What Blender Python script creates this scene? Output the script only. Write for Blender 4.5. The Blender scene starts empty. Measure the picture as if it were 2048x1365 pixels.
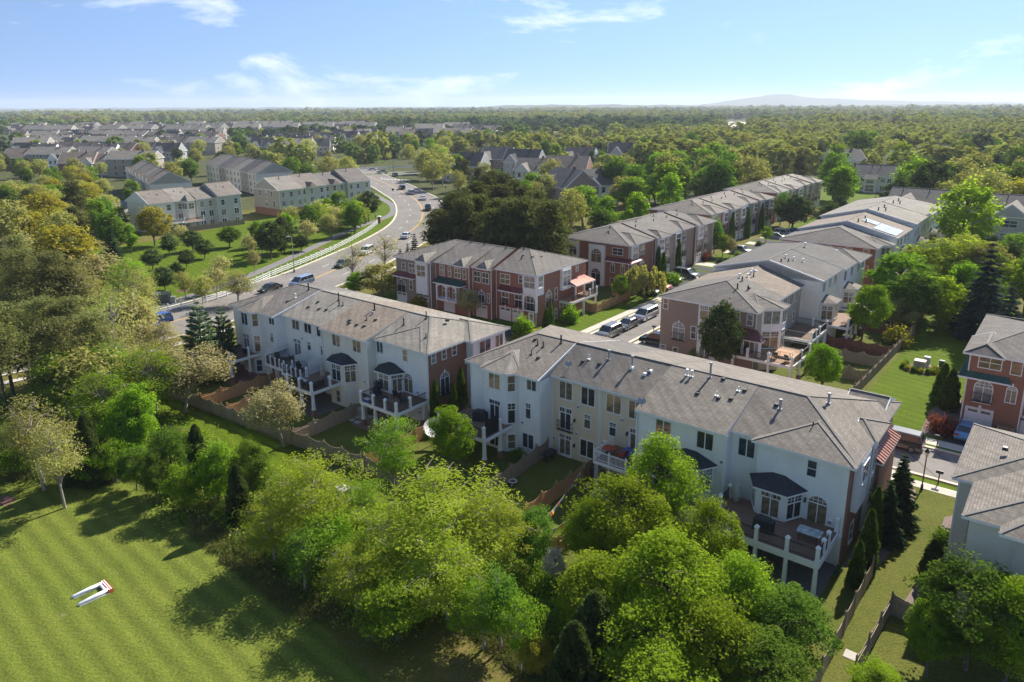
import bpy, math, random
import numpy as np
from mathutils import Matrix, Vector
R_ = math.radians
random.seed(7)
SC = bpy.context.scene
COL = SC.collection
# ---------------------------------------------------------------- camera
FPX, HY, CY, CAMH = 1449., 206., 587., 34.5
ROLL = math.atan(12/2048.)
PIT = math.atan((CY-HY)/FPX)
cam = bpy.data.cameras.new('camera'); camo = bpy.data.objects.new('camera', cam); COL.objects.link(camo)
cam.sensor_width = 36; cam.lens = FPX/2048*36; cam.shift_y = -(682.5-CY)/2048; cam.clip_start = .5; cam.clip_end = 60000
fw = Vector((0, math.cos(PIT), -math.sin(PIT))); up0 = Vector((0, math.sin(PIT), math.cos(PIT))); rt0 = Vector((1, 0, 0))
rt = rt0*math.cos(ROLL)-up0*math.sin(ROLL); up = rt0*math.sin(ROLL)+up0*math.cos(ROLL)
camo.matrix_world = Matrix(((rt.x, up.x, -fw.x, 0), (rt.y, up.y, -fw.y, 0), (rt.z, up.z, -fw.z, CAMH), (0, 0, 0, 1)))
SC.camera = camo
# ---------------------------------------------------------------- light
SUN_AZ, SUN_EL = 50., 40.          # degrees ccw from +x, elevation
sl = bpy.data.lights.new('sun', 'SUN'); so = bpy.data.objects.new('sun', sl); COL.objects.link(so)
sl.energy = 4.4; sl.angle = R_(.53); sl.color = (1., .94, .84)
sd = Vector((math.cos(R_(SUN_EL))*math.cos(R_(SUN_AZ)), math.cos(R_(SUN_EL))*math.sin(R_(SUN_AZ)), math.sin(R_(SUN_EL))))
so.rotation_euler = sd.to_track_quat('Z', 'Y').to_euler(); so.location = (60, 60, 200)
wd = bpy.data.worlds.new('World'); SC.world = wd; wd.use_nodes = True
nt = wd.node_tree; nt.nodes.clear()
def N(nt, t, **k):
    n = nt.nodes.new(t)
    for a, b in k.items(): setattr(n, a, b)
    return n
def sky_world():
    L = nt.links.new
    o = N(nt, 'ShaderNodeOutputWorld'); bg = N(nt, 'ShaderNodeBackground'); bg.inputs[1].default_value = SKY_S
    sk = N(nt, 'ShaderNodeTexSky', sky_type='NISHITA'); sk.sun_disc = False
    sk.sun_elevation = R_(SUN_EL); sk.sun_rotation = R_(90-SUN_AZ); sk.air_density = 1.0; sk.dust_density = .05; sk.ozone_density = 5.; sk.altitude = 1500
    tc = N(nt, 'ShaderNodeTexCoord'); sp = N(nt, 'ShaderNodeSeparateXYZ'); L(tc.outputs['Generated'], sp.inputs[0])
    va = N(nt, 'ShaderNodeVectorMath', operation='ADD'); L(tc.outputs['Generated'], va.inputs[0]); va.inputs[1].default_value = (0, 0, SKY_Z); vn = N(nt, 'ShaderNodeVectorMath', operation='NORMALIZE'); L(va.outputs[0], vn.inputs[0]); L(vn.outputs[0], sk.inputs[0])
    tint = N(nt, 'ShaderNodeMixRGB', blend_type='MULTIPLY'); tint.inputs[0].default_value = 1.; L(sk.outputs[0], tint.inputs[1]); tint.inputs[2].default_value = (*SKY_T, 1)
    # thin fair weather clouds
    mp = N(nt, 'ShaderNodeMapping'); L(tc.outputs['Generated'], mp.inputs[0]); mp.inputs['Scale'].default_value = (4.2, 4.2, 15.); mp.inputs['Location'].default_value = CLOUD_OFF
    n1 = N(nt, 'ShaderNodeTexNoise'); L(mp.outputs[0], n1.inputs['Vector']); n1.inputs['Scale'].default_value = 1.; n1.inputs['Detail'].default_value = 9; n1.inputs['Roughness'].default_value = .62; n1.inputs['Distortion'].default_value = .35
    cr = N(nt, 'ShaderNodeValToRGB'); L(n1.outputs[0], cr.inputs[0]); cr.color_ramp.elements[0].position = .575; cr.color_ramp.elements[1].position = .76
    mm = N(nt, 'ShaderNodeMath', operation='MULTIPLY'); L(cr.outputs[0], mm.inputs[0]); mm.inputs[1].default_value = .8
    mix = N(nt, 'ShaderNodeMixRGB'); L(mm.outputs[0], mix.inputs[0]); L(tint.outputs[0], mix.inputs[1]); mix.inputs[2].default_value = (CLOUD_C, CLOUD_C, CLOUD_C, 1)
    L(mix.outputs[0], bg.inputs[0]); L(bg.outputs[0], o.inputs[0])
CLOUD_OFF = (7.9, 8.2, 5); SKY_S, SKY_Z, SKY_T, CLOUD_C = .150, .30, (.91, .79, .68), 4.6
sky_world()
SC.view_settings.view_transform = 'Standard'; SC.view_settings.look = 'None'; SC.view_settings.gamma = 1; SC.view_settings.exposure = 1.13
SC.view_settings.use_curve_mapping = False
SC.cycles.max_bounces = 6; SC.cycles.transparent_max_bounces = 8; SC.cycles.volume_bounces = 0; SC.cycles.diffuse_bounces = 3; SC.cycles.glossy_bounces = 2
# ---------------------------------------------------------------- places
TH = R_(-38.5)                     # the estate's street grid: u along the near rows, v away from the meadow
UX, UY = math.cos(TH), math.sin(TH)
def W(u, v, z=0.): return (u*UX-v*UY, u*UY+v*UX, z)
def at(px, py, z=0.):              # the point at height z seen at a photo pixel
    a = (px-1024)/FPX; b = (CY-py)/FPX
    d = rt*a+up*b+fw
    t = (z-CAMH)/d.z
    return (d.x*t, d.y*t, z)
def gz(x, y):                      # the land falls gently away in the distance
    r = math.hypot(x, y)
    return 0. if r < 700 else -(r-700)/4300.*30
# ---------------------------------------------------------------- materials
MATS = {}
def newmat(name):
    m = bpy.data.materials.new(name); m.use_nodes = True
    t = m.node_tree; b = t.nodes['Principled BSDF']
    MATS[name] = m
    return m, t, b, t.links.new
def coords(t, kind='Object', scale=(1, 1, 1)):
    tc = N(t, 'ShaderNodeTexCoord'); mp = N(t, 'ShaderNodeMapping'); mp.inputs['Scale'].default_value = scale
    t.links.new(tc.outputs[kind], mp.inputs[0]); return mp.outputs[0]
def noise(t, vec, scale, detail=4, rough=.55):
    n = N(t, 'ShaderNodeTexNoise'); t.links.new(vec, n.inputs['Vector']); n.inputs['Scale'].default_value = scale; n.inputs['Detail'].default_value = detail; n.inputs['Roughness'].default_value = rough
    return n.outputs[0]
def ramp(t, fac, stops):
    r = N(t, 'ShaderNodeValToRGB'); t.links.new(fac, r.inputs[0]); e = r.color_ramp.elements
    while len(e) < len(stops): e.new(.5)
    for i, (p, c) in enumerate(stops): e[i].position = p; e[i].color = (*c, 1)
    return r.outputs[0]
def mixc(t, fac, a, b, mode='MIX'):
    m = N(t, 'ShaderNodeMixRGB', blend_type=mode); l = t.links.new
    for s, v in ((0, fac), (1, a), (2, b)):
        if hasattr(v, 'links'): l(v, m.inputs[s])
        elif s == 0: m.inputs[0].default_value = v
        else: m.inputs[s].default_value = (*v, 1)
    return m.outputs[0]
def math_(t, op, a, b=0.):
    m = N(t, 'ShaderNodeMath', operation=op)
    for s, v in ((0, a), (1, b)):
        if hasattr(v, 'links'): t.links.new(v, m.inputs[s])
        else: m.inputs[s].default_value = v
    return m.outputs[0]
def bump(t, b, h, strength=.3, dist=.02):
    n = N(t, 'ShaderNodeBump'); n.inputs['Strength'].default_value = strength; n.inputs['Distance'].default_value = dist
    t.links.new(h, n.inputs['Height']); t.links.new(n.outputs[0], b.inputs['Normal'])
def sc(c, k): return tuple(min(1, x*k) for x in c)
def plain(name, c, rough=.6, var=.15, scale=3., metal=0., spec=.5, bmp=0):
    m, t, b, L = newmat(name)
    n = noise(t, coords(t), scale, 5)
    L(ramp(t, n, [(.3, sc(c, 1-var)), (.7, sc(c, 1+var))]), b.inputs['Base Color'])
    b.inputs['Roughness'].default_value = rough; b.inputs['Metallic'].default_value = metal; b.inputs['Specular IOR Level'].default_value = spec
    if bmp: bump(t, b, n, bmp, .02)
    return m
def siding(name, c):               # lapped boards
    m, t, b, L = newmat(name)
    v = coords(t); sp = N(t, 'ShaderNodeSeparateXYZ'); L(v, sp.inputs[0])
    f = math_(t, 'FRACT', math_(t, 'MULTIPLY', sp.outputs[2], 1/.16))
    dirt = noise(t, coords(t, scale=(.6, .6, .25)), 1.5, 6, .6)
    col = ramp(t, dirt, [(.25, sc(c, .87)), (.7, c)])
    line = ramp(t, f, [(0, (.55,)*3), (.14, (1,)*3)])
    L(mixc(t, 1., col, line, 'MULTIPLY'), b.inputs['Base Color'])
    bump(t, b, f, .5, .02); b.inputs['Roughness'].default_value = .55
    return m
def bricks(name, c, c2, mortar):
    m, t, b, L = newmat(name)
    v = coords(t); sp = N(t, 'ShaderNodeSeparateXYZ'); L(v, sp.inputs[0])
    cb = N(t, 'ShaderNodeCombineXYZ'); L(math_(t, 'ADD', sp.outputs[0], sp.outputs[1]), cb.inputs[0]); L(sp.outputs[2], cb.inputs[1])
    br = N(t, 'ShaderNodeTexBrick'); L(cb.outputs[0], br.inputs['Vector']); br.inputs['Scale'].default_value = 1.
    br.inputs['Brick Width'].default_value = .3; br.inputs['Row Height'].default_value = .1; br.inputs['Mortar Size'].default_value = .012; br.inputs['Bias'].default_value = -.1
    br.inputs['Color1'].default_value = (*c, 1); br.inputs['Color2'].default_value = (*c2, 1); br.inputs['Mortar'].default_value = (*mortar, 1)
    n = noise(t, v, 1.2, 5)
    L(mixc(t, .35, br.outputs[0], ramp(t, n, [(.3, sc(c, .8)), (.7, sc(c2, 1.15))])), b.inputs['Base Color'])
    bump(t, b, br.outputs['Fac'], -.3, .01); b.inputs['Roughness'].default_value = .85
    return m
def shingle(name, c):
    m, t, b, L = newmat(name)
    v = coords(t); sp = N(t, 'ShaderNodeSeparateXYZ'); L(v, sp.inputs[0])
    cb = N(t, 'ShaderNodeCombineXYZ'); L(math_(t, 'ADD', sp.outputs[0], sp.outputs[1]), cb.inputs[0]); L(math_(t, 'MULTIPLY', sp.outputs[2], 3.5), cb.inputs[1])
    br = N(t, 'ShaderNodeTexBrick'); L(cb.outputs[0], br.inputs['Vector']); br.inputs['Scale'].default_value = 1.
    br.inputs['Brick Width'].default_value = .42; br.inputs['Row Height'].default_value = .19; br.inputs['Mortar Size'].default_value = .02; br.inputs['Mortar Smooth'].default_value = .4; br.inputs['Bias'].default_value = 0.
    br.inputs['Color1'].default_value = (*sc(c, .86), 1); br.inputs['Color2'].default_value = (*sc(c, 1.16), 1); br.inputs['Mortar'].default_value = (*sc(c, .5), 1)
    n = noise(t, coords(t, scale=(1, 1, 2.5)), .35, 6, .6); n2 = noise(t, v, 14, 3)
    c1 = mixc(t, 1., br.outputs[0], ramp(t, n, [(.25, (.80, .79, .78)), (.75, (1.14, 1.13, 1.1))]), 'MULTIPLY')
    c3 = N(t, 'ShaderNodeCombineXYZ'); L(math_(t, 'MULTIPLY', math_(t, 'ADD', sp.outputs[0], sp.outputs[1]), 1.6), c3.inputs[0]); L(math_(t, 'MULTIPLY', sp.outputs[2], .35), c3.inputs[1]); n3 = noise(t, c3.outputs[0], 1., 4, .6)
    c1 = mixc(t, 1., c1, ramp(t, n3, [(.3, (.78, .77, .76)), (.62, (1.06,)*3)]), 'MULTIPLY')
    L(mixc(t, 1., c1, ramp(t, n2, [(.3, (.82,)*3), (.7, (1.18,)*3)]), 'MULTIPLY'), b.inputs['Base Color'])
    bump(t, b, br.outputs['Fac'], -.35, .01); b.inputs['Roughness'].default_value = .9; b.inputs['Specular IOR Level'].default_value = .25
    return m
def seamroof(name, c, rough=.4):
    m, t, b, L = newmat(name)
    n = noise(t, coords(t), 1.5, 5)
    L(ramp(t, n, [(.3, sc(c, .8)), (.7, sc(c, 1.15))]), b.inputs['Base Color']); b.inputs['Roughness'].default_value = rough; b.inputs['Metallic'].default_value = .25
    return m
def glassm(name, c, rough=.06):
    m, t, b, L = newmat(name)
    n = noise(t, coords(t, 'Object'), 2.2, 2)
    L(ramp(t, n, [(.35, sc(c, .6)), (.65, sc(c, 1.3))]), b.inputs['Base Color'])
    b.inputs['Roughness'].default_value = rough; b.inputs['Specular IOR Level'].default_value = .9
    return m
def wood(name, c, c2):
    m, t, b, L = newmat(name)
    n = noise(t, coords(t, scale=(6, 6, .8)), 2.2, 5); n2 = noise(t, coords(t), .5, 2)
    k = mixc(t, n2, c, c2)
    L(mixc(t, 1., k, ramp(t, n, [(.3, (.7,)*3), (.7, (1.2,)*3)]), 'MULTIPLY'), b.inputs['Base Color']); b.inputs['Roughness'].default_value = .85
    return m
def grass(name, stops, stripes=None, scale=.25, fine=7., bare=None):
    m, t, b, L = newmat(name)
    v = coords(t)
    n = noise(t, v, scale, 6, .62); f = noise(t, v, fine, 4, .7); q = noise(t, v, 1.4, 5, .65)
    mix = math_(t, 'ADD', math_(t, 'MULTIPLY', n, .5), math_(t, 'MULTIPLY', q, .5))
    col = ramp(t, mix, stops)
    col = mixc(t, 1., col, ramp(t, f, [(.3, (.62,)*3), (.72, (1.32,)*3)]), 'MULTIPLY')
    if stripes:
        ang, per, amt = stripes
        mp = N(t, 'ShaderNodeMapping'); mp.inputs['Rotation'].default_value = (0, 0, ang); L(v, mp.inputs[0])
        ds = noise(t, v, .12, 3); sp = N(t, 'ShaderNodeSeparateXYZ'); L(mp.outputs[0], sp.inputs[0])
        y = math_(t, 'ADD', sp.outputs[1], math_(t, 'MULTIPLY', ds, .8))
        s = math_(t, 'SINE', math_(t, 'MULTIPLY', y, 2*math.pi/per))
        s = math_(t, 'MULTIPLY', s, noise(t, v, .3, 3))
        col = mixc(t, 1., col, ramp(t, math_(t, 'ADD', math_(t, 'MULTIPLY', s, .7), .5), [(.15, (1-amt,)*3), (.85, (1+amt, 1+amt, 1+amt*.6))]), 'MULTIPLY')
    if bare:
        bn = noise(t, v, .55, 5, .6)
        col = mixc(t, ramp(t, bn, [(bare[1], (0, 0, 0)), (bare[1]+.1, (1, 1, 1))]), col, bare[0])
    L(col, b.inputs['Base Color']); b.inputs['Roughness'].default_value = .95; b.inputs['Specular IOR Level'].default_value = .1
    bump(t, b, f, .9, .12)
    return m
def leaf(name, c1, c2, trans=.45, nscale=.55):
    m = bpy.data.materials.new(name); m.use_nodes = True; t = m.node_tree; t.nodes.clear(); MATS[name] = m
    L = t.links.new
    o = N(t, 'ShaderNodeOutputMaterial'); d = N(t, 'ShaderNodeBsdfDiffuse'); tr = N(t, 'ShaderNodeBsdfTranslucent'); mx = N(t, 'ShaderNodeMixShader')
    v = coords(t); n = noise(t, v, nscale, 3); n2 = noise(t, v, 3.5, 2)
    oi = N(t, 'ShaderNodeObjectInfo')
    col = ramp(t, math_(t, 'ADD', math_(t, 'MULTIPLY', n, .65), math_(t, 'MULTIPLY', n2, .35)), [(.34, c1), (.66, c2)])
    hs = N(t, 'ShaderNodeHueSaturation'); L(col, hs.inputs['Color'])
    L(math_(t, 'ADD', math_(t, 'MULTIPLY', oi.outputs['Random'], .022), .493), hs.inputs['Hue'])
    L(math_(t, 'ADD', math_(t, 'MULTIPLY', oi.outputs['Random'], .36), .82), hs.inputs['Value'])
    L(hs.outputs[0], d.inputs[0])
    yl = mixc(t, 1., hs.outputs[0], (1.08, 1.12, .6), 'MULTIPLY'); L(yl, tr.inputs[0])
    mx.inputs[0].default_value = trans; L(d.outputs[0], mx.inputs[1]); L(tr.outputs[0], mx.inputs[2]); L(mx.outputs[0], o.inputs[0])
    return m
SID_W = siding('siding_white', (.94, .925, .88)); SID_C = siding('siding_cream', (.78, .74, .62)); SID_B = siding('siding_beige', (.82, .67, .46)); SID_T = siding('siding_tan', (.42, .38, .31)); SID_G = siding('siding_grey', (.45, .45, .42)); SID_E = siding('siding_greige', (.58, .55, .49)); SID_I = siding('siding_ivory', (.90, .86, .74))
BR_R = bricks('brick_red', (.33, .135, .075), (.25, .10, .058), (.28, .21, .16)); BR_T = bricks('brick_tan', (.32, .24, .185), (.24, .175, .135), (.35, .30, .25)); BR_D = bricks('brick_dark', (.24, .10, .075), (.18, .075, .055), (.33, .27, .24))
SH_G = shingle('shingle_grey', (0.213, 0.188, 0.162)); SH_B = shingle('shingle_brown', (.245, .202, .163)); SH_D = shingle('shingle_dark', (0.132, 0.125, 0.117)); SH_L = shingle('shingle_light', (0.259, 0.237, 0.205)); SH_X = shingle('shingle_slate', (0.172, 0.157, 0.143)); SH_K = shingle('shingle_charcoal', (.055, .06, .068))
CAP = plain('ridge_cap_shingle', (.20, .185, .165), .9, .2, 6, spec=.2)
TRIM = plain('white_trim', (.80, .80, .79), .45, .05, 2); TRIMC = plain('stone_trim', (.62, .58, .50), .7, .1, 3)
M_RED = seamroof('metal_red', (.20, .06, .05)); M_COP = seamroof('metal_copper', (.42, .20, .15)); M_GRN = seamroof('metal_green', (.035, .10, .08))
GL = [glassm('glass_dark', (.05, .05, .045)), glassm('glass_tan_reflection', (.20, .155, .09)), glassm('glass_blue', (.05, .065, .085)), glassm('glass_blind', (.24, .24, .23), .12)]  # tan pane colour paints in the reflection of sunlit meadow and trees
GARD = plain('garage_paint', (.72, .71, .68), .5, .06, 2); IRON = plain('black_iron', (.018, .018, .02), .45, .2)
DECK = wood('deck_boards', (.20, .115, .075), (.24, .15, .105)); DECKG = wood('deck_grey', (.13, .115, .105), (.17, .15, .14)); DECKO = wood('deck_orange', (.42, .24, .13), (.38, .24, .15))
F_OLD = wood('fence_weathered', (.36, .275, .185), (.27, .22, .17)); F_NEW = wood('fence_cedar', (.56, .31, .14), (.46, .27, .14)); F_RED = wood('fence_redwood', (.28, .10, .065), (.22, .085, .06))
VINYL = plain('white_vinyl', (.82, .82, .82), .35, .04)
def asphalt(name, c):
    m, t, b, L = newmat(name)
    v = coords(t); big = noise(t, v, .12, 5, .6); mid = noise(t, v, 1.1, 5, .65); fine = noise(t, v, 22, 2)
    vo = N(t, 'ShaderNodeTexVoronoi', feature='DISTANCE_TO_EDGE'); L(v, vo.inputs['Vector']); vo.inputs['Scale'].default_value = .16
    col = ramp(t, math_(t, 'ADD', math_(t, 'MULTIPLY', big, .6), math_(t, 'MULTIPLY', mid, .4)), [(.32, sc(c, .76)), (.5, c), (.68, sc(c, 1.16))])
    col = mixc(t, 1., col, ramp(t, fine, [(.3, (.85,)*3), (.7, (1.15,)*3)]), 'MULTIPLY')
    col = mixc(t, 1., col, ramp(t, vo.outputs[0], [(.0, (.55,)*3), (.014, (1,)*3)]), 'MULTIPLY')
    L(col, b.inputs['Base Color']); b.inputs['Roughness'].default_value = .9; b.inputs['Specular IOR Level'].default_value = .2
    return m
ASPH = asphalt('asphalt', (.20, .182, .165)); ASPHD = plain('asphalt_dark', (.05, .05, .052), .9, .2, 1.2, spec=.25, bmp=.15); CONC = plain('concrete', (.46, .41, .34), .9, .12, 1.1); KERB = plain('kerb_concrete', (.52, .46, .37), .9, .14, 1.5); PATHM = plain('path_asphalt', (.16, .15, .15), .9, .15, 1.)
YEL = plain('road_paint_yellow', (.62, .34, .07), .7, .15, 3); WHI = plain('road_paint_white', (.62, .62, .60), .7, .12, 3)
MULCH = plain('mulch', (.13, .065, .045), .95, .4, 9, bmp=.6); MULCHG = plain('mulch_grey', (.17, .125, .105), .95, .35, 9, bmp=.6); PAVER = plain('patio_paver', (.13, .12, .11), .9, .3, 5); STONE = plain('slab_stone', (.42, .39, .34), .9, .15, 4); TERRA = plain('patio_clay', (.20, .11, .085), .9, .25, 6)
G_WILD = grass('ground_rough', [(.28, (0.077, 0.089, 0.015)), (.5, (0.128, 0.121, 0.027)), (.72, (0.211, 0.147, 0.064))], None, .18, 6, ((.20, .15, .105), .60))
G_LAWN = grass('lawn_grass', [(.3, (.066, .105, .003)), (.7, (.105, .155, .008))], (R_(50), 1.5, .10), .15, 6)
G_SIDE = grass('lawn_pale', [(.3, (.075, .10, .012)), (.7, (.15, .145, .034))], None, .2, 6)
G_YARD = grass('lawn_yard', [(.3, (0.070, 0.100, 0.015)), (.7, (0.141, 0.142, 0.029))], None, .3, 6)
G_MEAD = grass('meadow_grass', [(.3, (0.090, 0.131, 0.017)), (.7, (0.160, 0.173, 0.031))], (R_(42), 1.5, .17), .12, 5, ((.19, .175, .075), .64))
G_FAR = grass('far_ground', [(.3, (.05, .065, .022)), (.7, (.09, .09, .035))], None, .01, .3)
BARK = plain('bark', (.13, .10, .075), .95, .35, 5); BARKP = plain('bark_pale', (.30, .26, .21), .95, .25, 5)
LF = {
 'maple': leaf('leaf_maple', (.20, .295, .016), (.37, .455, .038), .6),
 'locust': leaf('leaf_locust', (.26, .325, .024), (.43, .46, .058), .62),
 'green': leaf('leaf_green', (.085, .165, .018), (.19, .29, .04), .5),
 'fresh': leaf('leaf_fresh', (.15, .27, .016), (.30, .41, .036), .58),
 'dark': leaf('leaf_dark', (.055, .088, .028), (.12, .155, .052), .35),
 'tan': leaf('leaf_tan', (.36, .31, .13), (.48, .44, .21), .4),
 'bud': leaf('leaf_bud', (.31, .31, .085), (.43, .405, .14), .45),
 'gold': leaf('leaf_gold', (.30, .27, .03), (.42, .36, .05), .45),
 'pine': leaf('needle_pine', (.15, .165, .055), (.28, .27, .11), .4),
 'pined': leaf('needle_dark_pine', (.085, .10, .032), (.17, .17, .062), .3),
 'wpine': leaf('needle_white_pine', (.075, .125, .060), (.17, .225, .12), .3),
 'spruce': leaf('needle_spruce', (.030, .056, .022), (.070, .10, .042), .15),
 'bspruce': leaf('needle_blue_spruce', (.040, .064, .045), (.080, .11, .085), .15),
 'arb': leaf('leaf_arborvitae', (.060, .115, .016), (.15, .22, .030), .25),
 'red': leaf('leaf_red', (.13, .028, .026), (.26, .07, .055), .35),
 'white': leaf('leaf_blossom', (.55, .50, .42), (.72, .68, .60), .3),
}
# ---------------------------------------------------------------- mesh helpers
class MB:
    def __init__(s): s.v = []; s.f = []; s.m = []
    def poly(s, pts, mi=0):
        i = len(s.v); s.v += [tuple(p) for p in pts]; s.f.append(tuple(range(i, i+len(pts)))); s.m.append(mi)
    def hexa(s, p, mi=0):          # 4 bottom + 4 top points
        i = len(s.v); s.v += [tuple(q) for q in p]
        for f in ((3, 2, 1, 0), (4, 5, 6, 7), (0, 1, 5, 4), (1, 2, 6, 5), (2, 3, 7, 6), (3, 0, 4, 7)): s.f.append(tuple(i+k for k in f)); s.m.append(mi)
    def box(s, x0, x1, y0, y1, z0, z1, mi=0, tx=0., ty=0.):
        s.hexa([(x0, y0, z0), (x1, y0, z0), (x1, y1, z0), (x0, y1, z0), (x0+tx, y0+ty, z1), (x1-tx, y0+ty, z1), (x1-tx, y1-ty, z1), (x0+tx, y1-ty, z1)], mi)
    def prism(s, poly, z0, z1, mi=0, top=None):
        n = len(poly); i = len(s.v)
        s.v += [(x, y, z0) for x, y in poly]+[(x, y, z1) for x, y in (top or poly)]
        s.f.append(tuple(i+k for k in range(n-1, -1, -1))); s.m.append(mi)
        s.f.append(tuple(i+n+k for k in range(n))); s.m.append(mi)
        for k in range(n):
            q = (k+1) % n; s.f.append((i+k, i+q, i+n+q, i+n+k)); s.m.append(mi)
    def tube(s, pts, rad, n=6, mi=0, cap=True):
        pts = [Vector(p) for p in pts]; i0 = len(s.v)
        for k, p in enumerate(pts):
            d = (pts[min(k+1, len(pts)-1)]-pts[max(k-1, 0)])
            d = d.normalized() if d.length > 1e-6 else Vector((0, 0, 1))
            a = d.cross(Vector((0, 0, 1)) if abs(d.z) < .95 else Vector((1, 0, 0))).normalized(); b = d.cross(a)
            r = rad[k] if isinstance(rad, (list, tuple)) else rad
            for j in range(n):
                t = 2*math.pi*j/n; s.v.append(tuple(p+a*(r*math.cos(t))+b*(r*math.sin(t))))
        for k in range(len(pts)-1):
            for j in range(n):
                q = (j+1) % n; s.f.append((i0+k*n+j, i0+k*n+q, i0+(k+1)*n+q, i0+(k+1)*n+j)); s.m.append(mi)
        if cap:
            s.f.append(tuple(i0+j for j in range(n-1, -1, -1))); s.m.append(mi)
            e = i0+(len(pts)-1)*n; s.f.append(tuple(e+j for j in range(n))); s.m.append(mi)
    def bar(s, a, b, w, h, mi=0):  # box along a-b
        a = Vector(a); b = Vector(b); d = (b-a).normalized(); x = d.cross(Vector((0, 0, 1)))
        x = x.normalized()*(w/2) if x.length > 1e-5 else Vector((w/2, 0, 0)); y = x.cross(d).normalized()*(h/2)
        s.hexa([a-x-y, a+x-y, b+x-y, b-x-y, a-x+y, a+x+y, b+x+y, b-x+y], mi)
    def mesh(s, name, mats, smooth=False):
        me = bpy.data.meshes.new(name); me.from_pydata(s.v, [], s.f)
        for m in mats if isinstance(mats, (list, tuple)) else [mats]: me.materials.append(m)
        me.polygons.foreach_set('material_index', s.m)
        if smooth: me.polygons.foreach_set('use_smooth', [True]*len(s.f))
        me.update(); return me
    def obj(s, name, mats, parent=None, loc=(0, 0, 0), rz=0., smooth=False):
        return mobj(name, s.mesh(name, mats, smooth), parent, loc, rz)
def mobj(name, me, parent=None, loc=(0, 0, 0), rz=0., scale=None):
    o = bpy.data.objects.new(name, me); COL.objects.link(o); o.parent = parent; o.location = loc; o.rotation_euler = (0, 0, rz)
    if scale: o.scale = scale
    return o
def tag(o, label=None, cat=None, group=None, kind=None):
    if label: o['label'] = label
    if cat: o['category'] = cat
    if group: o['group'] = group
    if kind: o['kind'] = kind
    return o
def thing(name, label, cat, loc=(0, 0, 0), rz=0., group=None):
    o = bpy.data.objects.new(name, None); COL.objects.link(o); o.location = loc; o.rotation_euler = (0, 0, rz); o.empty_display_size = .3
    return tag(o, label, cat, group)
def copy_tree(o, parent=None):
    c = o.copy(); COL.objects.link(c); c.parent = parent
    for ch in o.children: copy_tree(ch, c)
    return c
# ---------------------------------------------------------------- windows and doors (x along the wall, -y outward)
WC = {}
def winmesh(kind, w, h, tm):
    k = (kind, round(w, 2), round(h, 2), tm.name)
    if k in WC: return WC[k]
    f = MB(); p = MB(); x = w/2; t = .085
    arch = kind[0] == 'a'
    def bar(x0, x1, z0, z1, d=.05): f.box(x0, x1, -d, .0, z0, z1)
    if kind == 'g':                 # garage door: panels, a strip of panes
        f.box(-x, x, -.03, 0, 0, h); f.box(-x-.12, -x, -.07, 0, 0, h+.12); f.box(x, x+.12, -.07, 0, 0, h+.12); f.box(-x, x, -.07, 0, h, h+.12); f.box(-.13, .13, -.1, 0, h+.1, h+.45)
        for r in range(1, 4): f.box(-x, x, -.04, -.03, h*r/4-.02, h*r/4+.02)
        for s in (-1, 1): p.box(s*x*.5-x*.36, s*x*.5+x*.36, -.045, -.03, h*.80, h*.92)
    elif kind == 'p':
        bar(-x, x, 0, h, .04); bar(-x-.08, -x, 0, h+.08); bar(x, x+.08, 0, h+.08); bar(-x, x, h, h+.08); p.box(-x*.5, x*.5, -.055, -.04, h*.5, h*.9)
    else:
        ha = h if not arch else h-w*.42
        bar(-x-t, -x, -.03, ha); bar(x, x+t, -.03, ha); bar(-x-t, x+t, -t-.03, -.03, .075)
        if arch:
            n = 9; P = [(x*math.cos(math.pi*i/n), ha+w*.42*math.sin(math.pi*i/n)) for i in range(n+1)]; O = [((x+t)*math.cos(math.pi*i/n), ha+(w*.42+t)*math.sin(math.pi*i/n)) for i in range(n+1)]
            for i in range(n):
                a, b, c, d = P[i], P[i+1], O[i+1], O[i]
                f.hexa([(a[0], 0, a[1]), (b[0], 0, b[1]), (c[0], 0, c[1]), (d[0], 0, d[1]), (a[0], -.05, a[1]), (b[0], -.05, b[1]), (c[0], -.05, c[1]), (d[0], -.05, d[1])])
            p.poly([(-x, -.02, 0), (x, -.02, 0)]+[(q[0], -.02, q[1]) for q in P])
            bar(-x, x, ha-.05, ha+.03)
            for i in (-1, 0, 1): bar(i*x*.5-.02, i*x*.5+.02, ha, ha+w*.42*(.97 if i == 0 else .82), .04)
            bar(-x, x, ha+w*.2-.02, ha+w*.2+.02, .04)
            bar(-.035, .035, 0, ha)
            f.box(-.1, .1, -.09, 0, h+.02, h+.34)
        else:
            bar(-x-t, x+t, h, h+t)
            p.poly([(-x, -.02, 0), (x, -.02, 0), (x, -.02, h), (-x, -.02, h)])
            if kind in 'dft': bar(-.045, .045, 0, h) if w > .95 else None
            if kind in 'ft':
                zt = h*(.80 if kind == 'f' else .68); bar(-x, x, zt-.05, zt+.05); n = max(2, int(w/.28))
                for i in range(1, n): bar(-x+2*x*i/n-.018, -x+2*x*i/n+.018, zt, h, .04)
                if kind == 't': bar(-x, x, (zt+h)/2-.018, (zt+h)/2+.018, .04)
                if kind == 'f':
                    bar(-x, -x+.1, 0, zt, .045); bar(x-.1, x, 0, zt, .045); bar(-x, x, 0, .16, .045)
            if kind == 's': bar(-x, x, h*.5-.03, h*.5+.03, .04)
            if kind == 'm':
                bar(-.03, .03, 0, h, .04); bar(-x, x, h*.48, h*.54, .045)
    WC[k] = (f.mesh('window', tm), p)
    WC[k] = (WC[k][0], [p.mesh('pane', g) for g in GL])
    return WC[k]
NAMES = {'g': 'garage_door', 'p': 'door', 'f': 'patio_door'}
DIM = {}
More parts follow.
